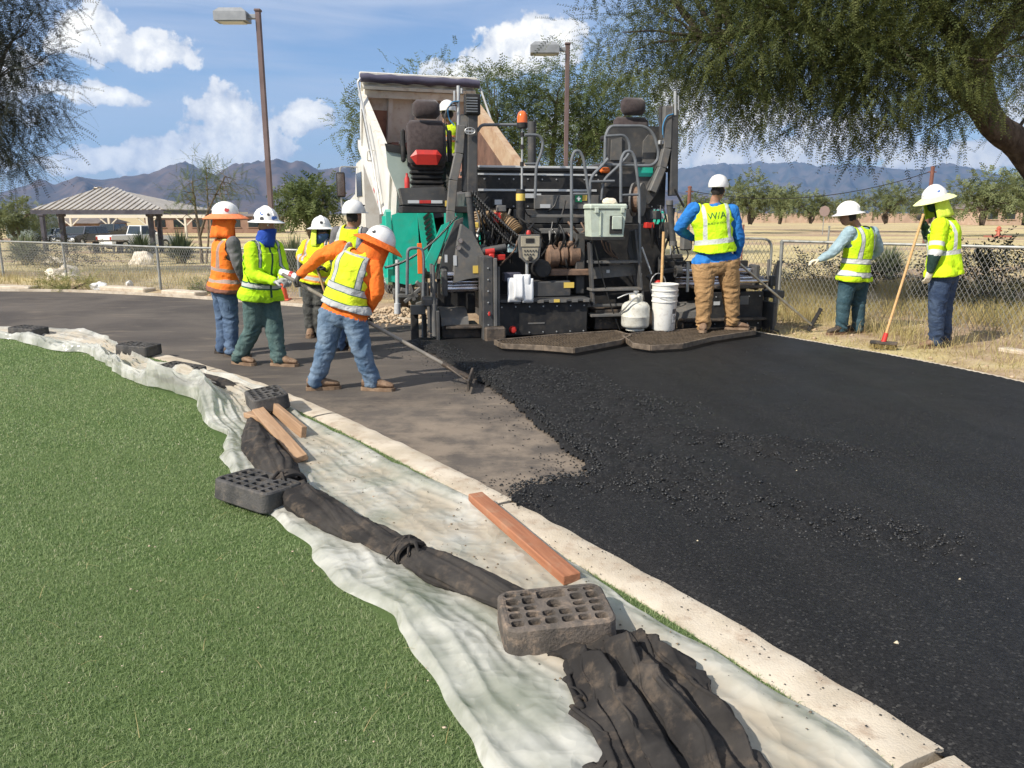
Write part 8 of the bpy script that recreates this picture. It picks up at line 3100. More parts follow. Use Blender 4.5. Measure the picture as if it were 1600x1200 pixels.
    if glasses:
        m = MB()
        v = []
        for k in range(13):
            a = R(25 + 130 * k / 12)
            for z in (0.020, -0.018):
                v.append(hd - B + HM @ Vector((0.088 * math.cos(a), 0.100 * math.sin(a) + 0.004, z + 0.004)))
        m.add(v, [(2 * k, 2 * k + 2, 2 * k + 3, 2 * k + 1) for k in range(12)])
        o = m.build('safety_glasses', mat('dark_lens', (0.02, 0.02, 0.022), 0.15, spec=0.7), T, smooth=True)
        so = o.modifiers.new('thickness', 'SOLIDIFY'); so.thickness = 0.004
    return T, W, vo, (sd_t, up, fr_t, hipm, shm)


def outfit(shirt, pants, head=None, sleeve=None, forearm=None, hair=True, waist=0.10, neck=None):
    def f(l, h, a, g, co, hfw, hup):
        if l[:3] == 'leg':
            return pants if h < waist else shirt
        if l[:3] == 'arm':
            if forearm is not None and a > forearm[0]:
                return forearm[1]
            return sleeve or shirt
        if l == 'torso':
            return pants if h < waist else shirt
        if l == 'neck':
            return neck or head or M_SKIN
        if head is not None:
            return head
        return M_HAIR if hair and hfw < -0.01 and hup > -0.06 else M_SKIN
    return f


STK = [mat('sticker_red', (0.50, 0.05, 0.05), 0.5), mat('sticker_blue', (0.06, 0.14, 0.40), 0.5), mat('sticker_black', (0.03, 0.03, 0.03), 0.5), mat('sticker_green', (0.08, 0.30, 0.12), 0.5)]
def stickers(n, seed):
    r = random.Random(seed)
    return [(r.uniform(0, 6.28), r.uniform(0.15, 0.9), r.uniform(0.014, 0.026), r.choice(STK)) for _ in range(n)]


# -- orange waistcoat, sun brim and neck shade, back half turned
V_ORG = cloth_mat('vest_orange', (0.88, 0.22, 0.03), (0.78, 0.17, 0.025), [('h', 0.40, 0.47, (0.34, 0.26, 0.22)), ('h', 0.14, 0.21, (0.34, 0.26, 0.22)), ('v', 0.085, 0.125, (0.34, 0.22, 0.18), (0.47, 1.2)), ('h', -0.1, 0.05, (0.22, 0.10, 0.07)), ('h', 1.02, 1.05, (0.60, 0.66, 0.20))], bump=0.5)
person('worker in orange waistcoat and orange neck shade with grey sleeves', 8.8, {
    'head': (353, 343, 0.0), 'shL': (344, 378, 0.17), 'shR': (364, 378, -0.17), 'elL': (352, 412, 0.24), 'wrL': (372, 436, 0.14), 'elR': (372, 415, -0.20), 'wrR': (384, 444, -0.06),
    'hipL': (346, 452, 0.09), 'hipR': (354, 452, -0.09), 'knL': (350, 500, 0.10), 'knR': (360, 500, -0.10), 'anL': (348, 543, 0.06), 'anR': (362, 547, -0.16)}, (0.96, 0.28, 0),
    outfit(M_GSHIRT, M_JEAN, head=M_ORGC, waist=0.02), V_ORG, (M_BOOTD, M_BOOTD), dict(brim='cap', brimcol=cloth_mat('salmon_brim', (0.86, 0.27, 0.12), (0.78, 0.22, 0.09), bump=0.3), shade=M_ORGC, stickers=[(R(10), 0.45, 0.024, STK[0])]),
    {'L': ('glove', M_GLOVED, None, (0, 0, -1), 0.8), 'R': ('glove', M_GLOVED, None, (0, 0, -1), 0.8)}, hem=-0.04, flare=0.035, seed=1, foot={'L': (1, 0.1), 'R': (1, -0.1)})

# -- lime long-sleeved jacket, blue gaiter
S_LIME = cloth_mat('lime_jacket', LIME, LIME2, [('h', 0.20, 0.27, SILV), ('h', 0.17, 0.20, DKG), ('h', 0.27, 0.30, DKG), ('v', 0.10, 0.135, DKG, (0.62, 1.2)), ('v', 0.108, 0.127, SILV, (0.62, 1.2)), ('front', -0.01, 0.012, DKG), ('h', -0.2, 0.03, (0.36, 0.62, 0.02))], bump=0.5)
person('worker in lime long sleeved jacket with blue face gaiter in mid stride', 8.15, {
    'head': (416, 352, -0.02), 'shL': (430, 386, 0.10), 'shR': (394, 388, -0.12), 'elL': (442, 420, 0.06), 'wrL': (441, 436, -0.14), 'elR': (396, 430, -0.18), 'wrR': (430, 440, -0.26),
    'hipL': (416, 462, 0.06), 'hipR': (398, 462, -0.06), 'knL': (428, 512, 0.00), 'knR': (396, 512, -0.02), 'anL': (436, 560, -0.05), 'anR': (374, 557, 0.04)}, (0.78, -0.62, 0),
    outfit(S_LIME, M_JEAN4, waist=-0.02), S_LIME, (M_BOOT, M_SOLE), dict(brim='full', stickers=stickers(8, 4)),
    {'L': ('glove', M_GLOVEG, (0.6, -0.5, -0.1), (0, 0, -1), 1.0), 'R': ('glove', M_GLOVEG, (0.95, -0.1, 0.05), (0, 0.2, -1), 1.0)}, build=1.10, seed=2, foot={'L': (1, -0.25), 'R': (0.9, -0.45)}, eyes=True, gaiter=M_BLUEG, headup=(0.03, 0, 1), hem=-0.08, flare=0.03, vest_name='jacket')

# -- yellow shirt with orange bands, behind
S_YEL = cloth_mat('yellow_shirt', YEL, (0.62, 0.72, 0.02), [('h', 0.02, 0.20, (0.85, 0.30, 0.05)), ('h', 0.06, 0.15, SILV), ('arm', 0.42, 0.62, (0.85, 0.30, 0.05)), ('arm', 0.46, 0.57, SILV), ('v', 0.10, 0.16, (0.85, 0.30, 0.05), (0.55, 1.2)), ('v', 0.115, 0.145, SILV, (0.55, 1.2))], bump=0.5)
person('worker in yellow shirt with orange bands standing behind the group', 10.14, {
    'head': (502, 361, -0.02), 'shL': (516, 382, -0.02), 'shR': (480, 382, 0.02), 'elL': (522, 406, -0.10), 'wrL': (508, 420, -0.24), 'elR': (468, 402, -0.06), 'wrR': (486, 414, -0.24),
    'hipL': (502, 440, 0.0), 'hipR': (485, 440, 0.02), 'knL': (500, 482, -0.02), 'knR': (484, 482, 0.0), 'anL': (499, 518, 0.0), 'anR': (485, 518, 0.0)}, (0.55, -0.83, 0),
    outfit(S_YEL, M_CHAR, waist=0.0), S_YEL, (M_BOOT, M_SOLE), dict(brim='full', stickers=[(R(70), 0.5, 0.02, STK[2])], shade=M_YELC),
    {'L': ('glove', M_GLOVED, (-0.5, -0.4, 0.3), (0, 0, -1), 1.2), 'R': ('glove', M_GLOVED, (0.6, -0.4, 0.1), (0, 0, -1), 1.2)}, seed=3, eyes=True, glasses=True, gaiter=M_BLUEG2, hem=-0.04, flare=0.02, vest_name='shirt', foot={'L': (0.5, -0.85), 'R': (0.2, -1)})

# -- white climbing helmet, yellow waistcoat, half hidden behind the raker
V_Y2 = cloth_mat('vest_yellow_plain', (0.64, 0.80, 0.02), (0.55, 0.72, 0.02), [('v', 0.095, 0.145, SILV, (0.3, 1.2)), ('h', 0.24, 0.32, SILV)], bump=0.5)
person('worker in white vented helmet half hidden behind the raking man', 9.02, {
    'head': (553, 338, 0.0), 'shL': (528, 362, 0.03), 'shR': (570, 364, 0.0), 'elL': (520, 400, 0.05), 'wrL': (530, 430, 0.16), 'elR': (578, 402, 0.06), 'wrR': (572, 425, 0.24),
    'hipL': (530, 446, 0.02), 'hipR': (554, 447, 0.0), 'knL': (530, 498, 0.02), 'knR': (554, 498, 0.0), 'anL': (530, 541, 0.02), 'anR': (556, 538, 0.0)}, (0.6, 0.8, 0),
    outfit(M_GSHIRT, M_JEAN, waist=0.02), V_Y2, (M_BOOTD, M_BOOTD), dict(brim='cap', vents=True),
    {'L': ('glove', M_GLOVED, None, (0, 0, -1), 0.8), 'R': ('glove', M_GLOVED, None, (0, 0, -1), 0.8)}, seed=4, hem=-0.02)

# -- the raker: bent forward, yellow waistcoat over orange shirt
V_Y3 = cloth_mat('vest_yellow_banded', (0.66, 0.76, 0.03), (0.58, 0.68, 0.03), [('h', 0.385, 0.515, DKG), ('h', 0.40, 0.50, SILV), ('h', 0.095, 0.225, DKG), ('h', 0.11, 0.21, SILV), ('v', 0.088, 0.142, DKG, (0.51, 1.3)), ('v', 0.095, 0.135, SILV, (0.51, 1.3)), ('h', 1.0, 1.03, SILV)], bump=0.55)
RK, RKW, RKV, RKF = person('raking worker bent forward in yellow waistcoat over orange shirt', 6.95, {
    'head': (590, 386, 0.10), 'shL': (536, 388, 0.06), 'shR': (584, 416, -0.02), 'elL': (500, 400, 0.14), 'wrL': (469, 430, 0.12), 'elR': (590, 458, -0.06), 'wrR': (572, 490, 0.10),
    'hipL': (519, 490, 0.03), 'hipR': (551, 492, -0.03), 'knL': (509, 546, 0.0), 'knR': (565, 546, -0.05), 'anL': (494, 596, 0.0), 'anR': (580, 595, -0.02)}, (0.80, 0.52, -0.30),
    outfit(M_ORGS, M_JEAN2, waist=0.03, head=M_ORGC), V_Y3, (M_BOOT, M_SOLE), dict(brim='cap', brimcol=M_ORGC, shade=M_ORGC, stickers=[(R(-60), 0.5, 0.018, STK[2])]),
    {'L': ('glove', M_GLOVED, (-0.5, -0.1, -0.7), (0.6, 0, -0.6), 1.2), 'R': ('glove', M_GLOVED, (-0.1, 0.4, -0.9), (0.7, 0.3, 0), 1.2)}, seed=5, hem=0.10, headup=(0.42, 0.12, 0.9), build=1.04, foot={'L': (0.9, 0.2), 'R': (0.97, -0.15)}, wrinkle=1.25)

# -- the operator seated on the far side of the deck
V_OP = cloth_mat('vest_operator', (0.66, 0.84, 0.03), (0.58, 0.74, 0.03), [('h', 0.50, 0.72, (0.80, 0.30, 0.08)), ('h', 0.56, 0.66, (0.5, 0.42, 0.36)), ('h', 0.02, 0.12, (0.5, 0.42, 0.36))], bump=0.5)
oy = pv_w(-1.75, 1.75).y
person('paver operator in lime waistcoat seated behind the red tailed seat', oy, {
    'head': (699, 178, 0.0), 'shL': (680, 199, 0.0), 'shR': (714, 199, 0.06), 'elL': (676, 224, 0.10), 'wrL': (686, 234, 0.34), 'elR': (720, 224, 0.14), 'wrR': (712, 234, 0.36),
    'hipL': (688, 246, 0.02), 'hipR': (706, 246, 0.05), 'knL': (688, 249, 0.46), 'knR': (704, 249, 0.48), 'anL': (689, 287, 0.52), 'anR': (703, 287, 0.54)}, (-0.15, 1, 0),
    outfit(M_BLKS, M_CHAR, waist=0.0), V_OP, (M_BOOTD, M_BOOTD), dict(brim='cap', vents=True),
    {'L': ('glove', M_GLOVED, None, (0, 0, -1), 0.9), 'R': ('glove', M_GLOVED, None, (0, 0, -1), 0.9)}, seed=6, sit=True, hem=0.0, gz=float(pl(700, 300, 1.75).z))

# -- on the walkway: blue shirt, lettered lime waistcoat, tan trousers
V_WA = cloth_mat('vest_lettered', (0.56, 0.86, 0.02), (0.48, 0.78, 0.015), [('h', 0.385, 0.475, (0.50, 0.52, 0.48)), ('v', 0.115, 0.158, (0.50, 0.52, 0.48), (0.43, 1.3))], bump=0.55)
WAY = 9.72
BL, BLW, BLV, BLF = person('worker in blue shirt and lettered lime waistcoat on the walkway', WAY, {
    'head': (1122, 297, 0.0), 'shL': (1085, 326, 0.0), 'shR': (1142, 328, 0.02), 'elL': (1060, 358, 0.10), 'wrL': (1082, 372, 0.30), 'elR': (1156, 372, 0.03), 'wrR': (1151, 402, 0.14),
    'hipL': (1100, 412, 0.0), 'hipR': (1136, 413, 0.02), 'knL': (1100, 458, -0.04), 'knR': (1142, 455, 0.05), 'anL': (1099, 508, 0.0), 'anR': (1144, 500, 0.10)}, (0.52, 0.85, 0),
    outfit(M_BLUES, M_KHAKI, waist=0.06), V_WA, (M_BOOT, M_SOLE), dict(brim='none', vents=True),
    {'L': ('hand', M_SKIN, None, (0, 0, -1), 0.7), 'R': ('hand', M_SKIN, (0.2, 0.1, -1), (0, 0.9, 0), 1.1)}, seed=7, gz=0.137, hem=0.20, flare=0.05, build=1.18, lg=1.28, foot={'L': (-0.25, -0.9), 'R': (0.95, -0.2)}, wrinkle=1.35)

# -- on the verge: pale blue shirt, banded lime waistcoat
V_L2 = cloth_mat('vest_lime_banded', (0.58, 0.84, 0.02), (0.50, 0.76, 0.015), [('h', 0.33, 0.455, (0.10, 0.13, 0.10)), ('h', 0.345, 0.44, (0.56, 0.57, 0.56)), ('h', 0.055, 0.175, (0.10, 0.13, 0.10)), ('h', 0.07, 0.16, (0.56, 0.57, 0.56)), ('v', 0.085, 0.142, (0.12, 0.15, 0.12), (0.45, 1.3)), ('v', 0.092, 0.135, (0.50, 0.51, 0.50), (0.45, 1.3))], bump=0.5)
P8, P8W, _, _ = person('worker in pale blue shirt and banded lime waistcoat reaching a gloved hand', 10.35, {
    'head': (1326, 338, 0.0), 'shL': (1328, 362, -0.10), 'shR': (1362, 362, 0.12), 'elL': (1302, 394, -0.14), 'wrL': (1280, 406, -0.10), 'elR': (1374, 392, 0.22), 'wrR': (1350, 408, 0.26),
    'hipL': (1326, 437, -0.06), 'hipR': (1343, 437, 0.08), 'knL': (1318, 476, -0.06), 'knR': (1341, 476, 0.06), 'anL': (1315, 512, -0.06), 'anR': (1341, 512, 0.06)}, (-0.90, 0.42, -0.1),
    outfit(M_PALES, M_JEAN5, waist=0.0, hair=True), V_L2, (M_BOOTD, M_BOOT), dict(brim='full', stickers=()),
    {'L': ('glove', M_GLOVEW, (-0.9, 0.0, -0.15), (0, 0, -1), 0.5), 'R': ('glove', M_GLOVEW, None, (0, 0, -1), 0.7)}, seed=8, build=1.12, lg=1.05, hem=-0.03, gz=0.0, headup=(-0.14, 0, 1), foot={'L': (-0.95, -0.25), 'R': (-0.9, 0.3)})

# -- with the broom: lime jacket with silver bands, dark sleeves below
S_J9 = cloth_mat('lime_jacket_banded', (0.60, 0.86, 0.02), (0.52, 0.78, 0.015), [('h', 0.40, 0.49, (0.60, 0.61, 0.58)), ('arm', 0.38, 0.47, (0.60, 0.61, 0.58)), ('arm', 0.56, 0.64, (0.60, 0.61, 0.58)), ('v', 0.10, 0.145, (0.60, 0.61, 0.58), (0.49, 1.3))], bump=0.5)
P9, P9W, _, _ = person('worker with long broom in lime jacket with yellow sun brim', 9.24, {
    'head': (1461, 315, 0.0), 'shL': (1469, 350, -0.13), 'shR': (1482, 350, 0.16), 'elL': (1461, 396, -0.20), 'wrL': (1453, 424, -0.18), 'elR': (1455, 378, 0.14), 'wrR': (1442, 349, 0.0),
    'hipL': (1470, 428, -0.08), 'hipR': (1480, 428, 0.08), 'knL': (1464, 482, -0.09), 'knR': (1474, 482, 0.08), 'anL': (1462, 533, -0.06), 'anR': (1476, 531, 0.10)}, (-0.98, -0.16, -0.22),
    outfit(S_J9, M_JEAN3, waist=0.0, forearm=(0.64, M_DARKS), head=M_DARKS), S_J9, (M_BOOT, M_SOLE), dict(brim='cap', brimcol=cloth_mat('pale_brim', (0.80, 0.84, 0.42), (0.74, 0.80, 0.36), bump=0.3), shade=M_YELC, stickers=stickers(8, 12)),
    {'L': ('glove', M_GLOVEW, (-0.2, -0.05, -1), (-0.2, 1, 0), 0.5), 'R': ('glove', M_GLOVED, (-0.3, -0.3, 0.8), (-1, 0, 0.2), 1.3)}, seed=9, build=1.2, lg=1.1, hem=-0.03, flare=0.04, vest_name='jacket', gz=0.0, headup=(-0.26, 0, 1), foot={'L': (-0.95, -0.2), 'R': (-0.95, 0.1)})


# lettering on the blue-shirted worker's waistcoat
def vest_text(txt, size, s_off, h, offs=0.004):
    from mathutils.bvhtree import BVHTree
    cu = bpy.data.curves.new('t', 'FONT')
    cu.body = txt
    cu.size = size
    cu.align_x = 'CENTER'
    cu.resolution_u = 3
    ob = bpy.data.objects.new('t', cu)
    COL.objects.link(ob)
    dg = bpy.context.evaluated_depsgraph_get()
    me = bpy.data.meshes.new_from_object(ob.evaluated_get(dg))
    bpy.data.objects.remove(ob)
    bm = bmesh.new(); bm.from_mesh(me)
    bmesh.ops.triangulate(bm, faces=bm.faces)
    bmesh.ops.subdivide_edges(bm, edges=[e for e in bm.edges if e.calc_length() > 0.02], cuts=2)
    sd, up, fr, hipm, shm = BLF
    vm_ = BLV.data
    Bv = Vector(BL.location)
    bvh = BVHTree.FromPolygons([v.co + Bv for v in vm_.vertices], [tuple(p.vertices) for p in vm_.polygons])
    for v in bm.verts:
        p = hipm + up * (h * (shm - hipm).length + v.co.y) + sd * (s_off + v.co.x) - fr * 0.6
        loc, nrm, idx, dist = bvh.ray_cast(p, fr)
        v.co = (loc if loc is not None else p + fr * 0.42) - fr * (offs + 0.006) - Bv
    bm.to_mesh(me); bm.free()
    me.materials.clear(); me.materials.append(mat('print_green', (0.03, 0.10, 0.03), 0.8))
    o = bpy.data.objects.new('lettering', me)
    COL.objects.link(o)
    o.parent = BLV


vest_text('W/A', 0.115, 0.0, 0.83)
vest_text('BUILD w/ Clarity', 0.034, 0.0, 0.74)

# ================================================================== TOOLS AND LOOSE GEAR
M_ASH = wood('ash_handle', (0.52, 0.30, 0.12), (0.62, 0.40, 0.19))
M_ALU = mat('aluminium', (0.55, 0.54, 0.50), 0.45, 0.6, col2=(0.42, 0.38, 0.32), scale=9)
M_OLDALU = mat('worn_pole', (0.22, 0.20, 0.17), 0.6, 0.3, col2=(0.34, 0.30, 0.25), scale=9)


def pole_tool(name, label, cat, a, b, r, material, head):
    a, b = Vector(a), Vector(b)
    T = thing(name, (b.x, b.y, 0), label, cat)
    O = Vector((b.x, b.y, 0))
    m = MB()
    m.tube([a - O, a.lerp(b, 0.5) - O, b - O], r, 10)
    m.build('handle', material, T, smooth=True)
    head(T, b - O, (b - a).normalized())
    return T


# the raker's lute: from his forward hand to the mat
la = RKW['wrL'] + Vector((-0.06, 0.0, -0.05))
lb = G(738, 594, 0.07)
def lute_head(T, p, d):
    s = Vector((d.y, -d.x, 0)).normalized()
    m = MB(); m.bar(p - d * 0.02 - s * 0.30, p - d * 0.02 + s * 0.30, 0.022, 0.10, 0.004); m.build('blade', M_TAR, T)
    m = MB(); m.tube([p - d * 0.30 , p - d * 0.10 + s * 0.10, p + s * 0.14], 0.010, 6); m.tube([p - d * 0.30, p - d * 0.10 - s * 0.10, p - s * 0.14], 0.010, 6); m.tube([p - d * 0.32, p], 0.024, 8); m.build('brace', M_TAR, T, smooth=True)
pole_tool('asphalt_lute', 'long asphalt rake pulled through the hot mat by the bent worker', 'rake', la - (lb - la).normalized() * 0.12, lb, 0.018, M_OLDALU, lute_head)
# the walkway man's lute to the right
la = BLW['wrR'] + Vector((0.02, 0.02, -0.06))
lb = G(1268, 508, 0.10)
def lute2(T, p, d):
    s = (Vector((0.35, -0.2, 0.9))).normalized()
    m = MB(); m.bar(p - s * 0.26, p + s * 0.26, 0.03, 0.05, 0.005); m.build('blade', M_BLACK, T)
    for k in range(12):
        q = p + s * (-0.24 + 0.044 * k)
        m = MB(); m.cyl(q, q + d * 0.06, 0.006, n=5); m.build('tine', M_BLACK, T)
pole_tool('asphalt_lute', 'silver handled asphalt rake held out over the verge', 'rake', la - (lb - la).normalized() * 0.10, lb, 0.016, M_ALU, lute2)
# the broom
ba = P9W['wrR'] + Vector((-0.045, -0.06, 0.06))
bb = G(1381, 533, 0.10)
def broom_head(T, p, d):
    m = MB(); m.cyl(p - d * 0.10, p + d * 0.02, 0.026, 0.032, 10); m.build('socket', M_RED, T, smooth=True)
    rm = Matrix.Rotation(R(-28), 3, 'Z')
    m = MB(); m.box(p + Vector((0, 0, -0.02)), (0.30, 0.09, 0.035), 0.006, rm); m.build('head', M_TAR, T)
    m = MB()
    g = random.Random(5)
    for k in range(150):
        q = p + rm @ Vector((g.uniform(-0.14, 0.14), g.uniform(-0.04, 0.04), -0.035))
        e = q + Vector((g.uniform(-0.02, 0.02), g.uniform(-0.02, 0.02), -0.055))
        m.tube([q, e], 0.003, 3, cap=False)
    o = m.build('bristles', M_STRAW, T)
    o['kind'] = 'stuff'
pole_tool('broom', 'long wooden handled broom resting on the dirt verge', 'broom', ba - (bb - ba).normalized() * 0.05, bb, 0.015, M_ASH, broom_head)
# shovel stem of the man at the back
sa = A(489, 398, 9.88); sb_ = A(512, 470, 9.95)
def spade(T, p, d):
    m = MB(); m.add([p + Vector((-0.11, 0, 0)), p + Vector((0.11, 0, 0)), p + Vector((0.10, 0.03, -0.24)), p + Vector((0, 0.05, -0.30)), p + Vector((-0.10, 0.03, -0.24)), p + Vector((0, 0.03, -0.05))], [(0, 5, 3, 4), (5, 1, 2, 3)]); o = m.build('blade', M_TAR, T)
    so = o.modifiers.new('thickness', 'SOLIDIFY'); so.thickness = 0.006
d_ = (sb_ - sa).normalized()
sb_ = sa + d_ * ((sa.z - 0.34) / -d_.z)
pole_tool('shovel', 'pale handled shovel held by the yellow shirted worker', 'shovel', sa, sb_, 0.016, M_ASH, spade)
# upright shovel on the paver behind the bucket
sa = pv_w(*pl(1037, 362, -0.12)[:2]); q = pl(1037, 362, -0.12); sa = pv_w(q.x, q.y, q.z)
q = pl(1033, 460, -0.12); sb_ = pv_w(q.x, q.y, 0.42)
def spade2(T, p, d):
    spade(T, p, d)
pole_tool('shovel', 'wooden handled shovel standing upright behind the white bucket', 'shovel', sa, sb_, 0.019, M_ASH, spade2)


# cooler
def gear(name, label, cat, u, v, z, rz=0.0):
    w = pv_w(u, v, z)
    return thing(name, w, label, cat, PV_A + rz)


M_COOL = mat('cooler_plastic', (0.52, 0.58, 0.48), 0.5, col2=(0.44, 0.50, 0.41), scale=7, dirt=(0.36, 0.33, 0.25), dirt_amt=0.4)
q0, q1 = pl(922, 370, -0.12), pl(979, 318, -0.12)
T = gear('cooler', 'pale green lidded drinks cooler strapped to the ladder rails', 'cooler', (q0.x + q1.x) / 2, 0.02, q0.z)
w, h = q1.x - q0.x, q1.z - q0.z
m = MB(); m.prism([(-w / 2 + 0.02, 0), (w / 2 - 0.03, 0), (w / 2, h * 0.80), (-w / 2, h * 0.80)], -0.14, 0.14, 'XZ'); m.build('tub', M_COOL, T)
m = MB(); m.box((0.0, 0, h * 0.90), (w + 0.03, 0.31, h * 0.18), 0.02); m.build('lid', M_COOL, T)
m = MB(); m.box((0.10, -0.148, h * 0.36), (w * 0.36, 0.012, h * 0.54), 0.02); hn = m.build('handle_recess', M_BLACK, T)
m = MB(); m.box((0.11, -0.160, h * 0.42), (w * 0.28, 0.016, h * 0.40), 0.02); m.build('handle_panel', M_COOL, hn)
for sx in (-0.16, 0.18):
    m = MB(); m.box((sx, -0.155, h * 0.80), (0.05, 0.02, 0.07), 0.005); m.build('latch', M_COOL, T)
m = MB(); m.box((-w * 0.22, -0.145, h * 0.4), (0.012, 0.02, h * 0.72), 0.002); m.build('rib', M_COOL, T)
m = MB(); m.box((0, 0, -0.025), (w * 0.95, 0.34, 0.04), 0.004); m.build('tray', M_BLACK, T)
T = gear('rag_bundle', 'crumpled pale rag lying on the cooler lid', 'rag', *[(pl(958, 316, -0.1).x), 0.05, q1.z + 0.005])
o = rock_mesh('cloth', (0.09, 0.07, 0.05), 17, M_GLOVEW, T, (0, 0, 0.02), 2)

# bucket stack
M_BUCKET = mat('bucket_white', (0.72, 0.71, 0.67), 0.45, col2=(0.66, 0.64, 0.58), scale=6, dirt=(0.22, 0.17, 0.12), dirt_amt=0.30)
q = pl(1036, 526, -0.36)
bz = 0.138
T = gear('bucket', 'stack of white plastic buckets with splashes on the walkway', 'bucket', q.x, -0.36, bz)
m = MB(); m.lathe([(0.0, 0.0), (0.135, 0.0), (0.145, 0.02), (0.155, 0.36), (0.166, 0.362), (0.166, 0.375), (0.158, 0.38), (0.158, 0.43), (0.168, 0.432), (0.168, 0.446), (0.159, 0.45), (0.160, 0.50), (0.170, 0.502), (0.170, 0.516), (0.161, 0.52), (0.163, 0.57), (0.172, 0.572), (0.173, 0.588), (0.163, 0.59), (0.155, 0.57), (0.150, 0.46), (0.0, 0.45)], 30); m.build('wall', M_BUCKET, T, smooth=True)
m = MB(); m.tube([(0.172 * math.cos(a), -0.172 * math.sin(a), 0.50 - 0.10 * math.sin(a)) for a in [math.pi * k / 16 for k in range(17)]], 0.003, 6); m.build('bail', M_SILVER, T, smooth=True)
lbm = mat('label_grey', (0.10, 0.10, 0.10), 0.6)
def on_bucket(a0, a1, z0, z1, r, name, mm, par):
    m = MB()
    n = 6
    v = []
    for k in range(n + 1):
        a = a0 + (a1 - a0) * k / n
        for z in (z0, z1):
            rr = r + 0.010 * (z / 0.36)
            v.append((rr * math.cos(a), rr * math.sin(a), z))
    m.add(v, [(2 * k, 2 * k + 2, 2 * k + 3, 2 * k + 1) for k in range(n)])
    o = m.build(name, mm, par)
    so = o.modifiers.new('thickness', 'SOLIDIFY'); so.thickness = 0.002
    return o
l1 = on_bucket(R(-70), R(-42), 0.10, 0.28, 0.1468, 'label', lbm, T)
on_bucket(R(-68), R(-44), 0.105, 0.22, 0.1485, 'label_face', M_BUCKET, l1)
m = MB(); a = R(-56); c = Vector((0.155 * math.cos(a), 0.155 * math.sin(a), 0.17)); n_ = Vector((math.cos(a), math.sin(a), 0.03)); s_ = Vector((-math.sin(a), math.cos(a), 0))
m.tube([c + s_ * 0.022 * math.cos(k * 6.283 / 16) + Vector((0, 0, 0.026 * math.sin(k * 6.283 / 16))) for k in range(16)], 0.003, 5, closed=True); m.tube([c - s_ * 0.016 + Vector((0, 0, 0.016)), c + s_ * 0.016 - Vector((0, 0, 0.016))], 0.003, 5); m.build('warning_mark', lbm, l1)

# gas bottle
M_GAS = mat('gas_white', (0.60, 0.59, 0.52), 0.5, col2=(0.52, 0.50, 0.43), scale=8, dirt=(0.20, 0.15, 0.10), dirt_amt=0.45)
q = pl(993, 525, -0.33)
T = gear('gas_bottle', 'squat scuffed white gas bottle beside the bucket stack', 'gas bottle', q.x, -0.30, 0.138)
m = MB(); m.lathe([(0.10, 0.0), (0.12, 0.0), (0.12, 0.03), (0.15, 0.035), (0.172, 0.055), (0.178, 0.08), (0.178, 0.175), (0.181, 0.18), (0.178, 0.185), (0.178, 0.285), (0.170, 0.318), (0.145, 0.348), (0.09, 0.372), (0.04, 0.385), (0.0, 0.39)], 30); m.build('tank', M_GAS, T, smooth=True)
for a in (0, math.pi / 2, math.pi, 3 * math.pi / 2):
    pass
m = MB()
for k in range(2):
    a0 = R(20 + 180 * k)
    v = []
    for j in range(9):
        a = a0 + R(110) * j / 8
        for r, z in ((0.095, 0.36), (0.10, 0.455)):
            v.append((r * math.cos(a), r * math.sin(a), z))
    mm2 = MB(); mm2.add(v, [(2 * j, 2 * j + 2, 2 * j + 3, 2 * j + 1) for j in range(8)])
    o = mm2.build('collar', M_GAS, T, smooth=True); so = o.modifiers.new('thickness', 'SOLIDIFY'); so.thickness = 0.006
m = MB(); m.lathe([(0.03, 0.38), (0.03, 0.44), (0.015, 0.45), (0.015, 0.48), (0.035, 0.48), (0.035, 0.50)], 12); m.cyl((0, -0.02, 0.43), (0.02, -0.10, 0.43), 0.018, n=10); m.build('valve', M_SILVER, T, smooth=True)
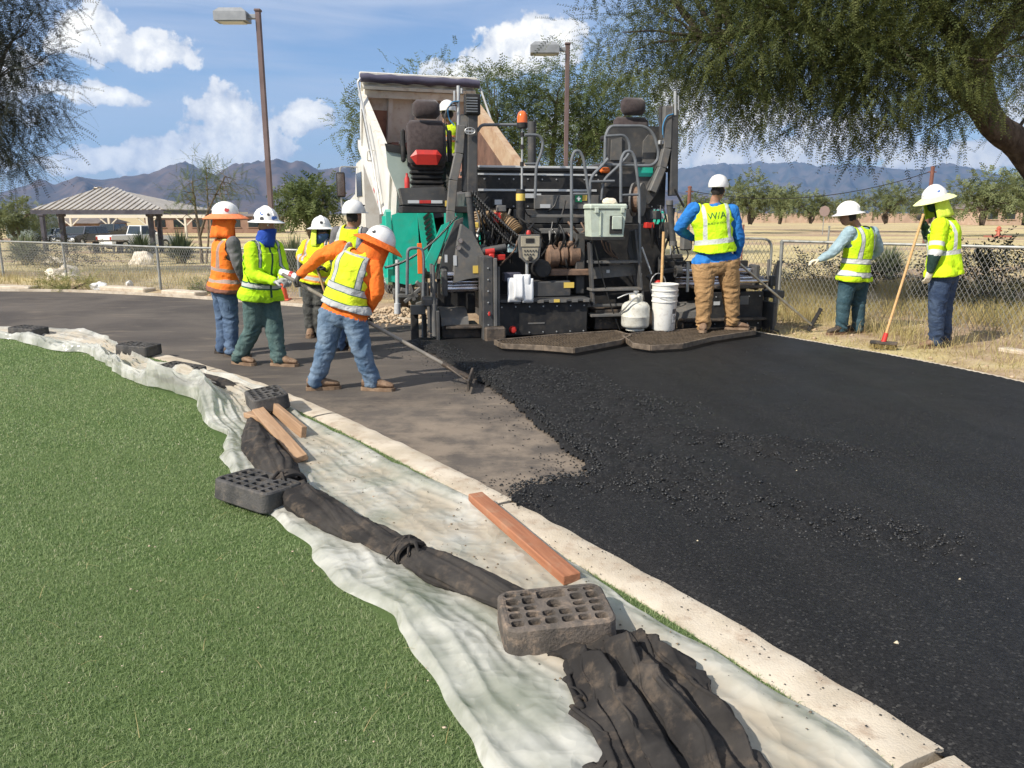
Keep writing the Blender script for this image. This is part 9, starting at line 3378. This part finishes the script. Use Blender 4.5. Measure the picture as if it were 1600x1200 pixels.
m = MB(); m.tube(catmull([(-0.02, -0.1, 0.43), (-0.10, -0.15, 0.40), (-0.18, -0.12, 0.30), (-0.20, 0.02, 0.22)], 6), 0.010, 6); m.tube(catmull([(0.0, 0.0, 0.47), (-0.12, 0.0, 0.46), (-0.24, 0.02, 0.41)], 5), 0.008, 6); m.build('hose', M_SILVER, T, smooth=True)

# papers clipped on the shelf
q0, q1 = pl(790, 472, -0.13), pl(832, 430, -0.13)
T = gear('paper_sheets', 'white paper delivery slips clipped on the screed shelf', 'papers', (q0.x + q1.x) / 2, -0.14, q0.z)
w, h = q1.x - q0.x, q1.z - q0.z
for k, (dx, dz, ww, hh) in enumerate(((-0.06, 0.0, 0.17, 0.30), (0.05, 0.02, 0.19, 0.32), (0.11, -0.01, 0.14, 0.30), (-0.01, 0.03, 0.12, 0.31))):
    m = MB()
    v = []
    for i in range(6):
        for j in range(7):
            x = dx + (i / 5 - 0.5) * ww; z = dz + j / 6 * hh
            v.append((x, -0.008 * k + 0.0035 * math.sin(i * 1.1 + k * 2) + 0.006 * math.sin(j * 0.9 + k) + 0.02 * (j / 6) ** 2, z))
    m.add(v, [(i * 7 + j, (i + 1) * 7 + j, (i + 1) * 7 + j + 1, i * 7 + j + 1) for i in range(5) for j in range(6)])
    o = m.build('sheet', mat('paper', (0.80, 0.80, 0.79), 0.7), T, smooth=True)
    so = o.modifiers.new('thickness', 'SOLIDIFY'); so.thickness = 0.001

# coil of rope and red/white tool the lime worker holds
q = A(447, 428, 7.86)
T = thing('hose_nozzle', q, 'short white and red tool gripped by the lime sleeved worker', 'tool')
m = MB(); m.cyl((-0.06, 0.02, 0.02), (0.04, -0.01, -0.01), 0.035, 0.040, 12); m.build('barrel', M_WHITE, T, smooth=True)
m = MB(); m.cyl((0.042, -0.01, -0.012), (0.075, -0.02, -0.02), 0.043, n=12); m.build('band', M_RED, T, smooth=True)
m = MB(); m.cyl((0.077, -0.02, -0.021), (0.12, -0.035, -0.035), 0.040, 0.032, 12); m.build('tip', M_WHITE, T, smooth=True)
# straw rubbish on the fresh mat near the verge
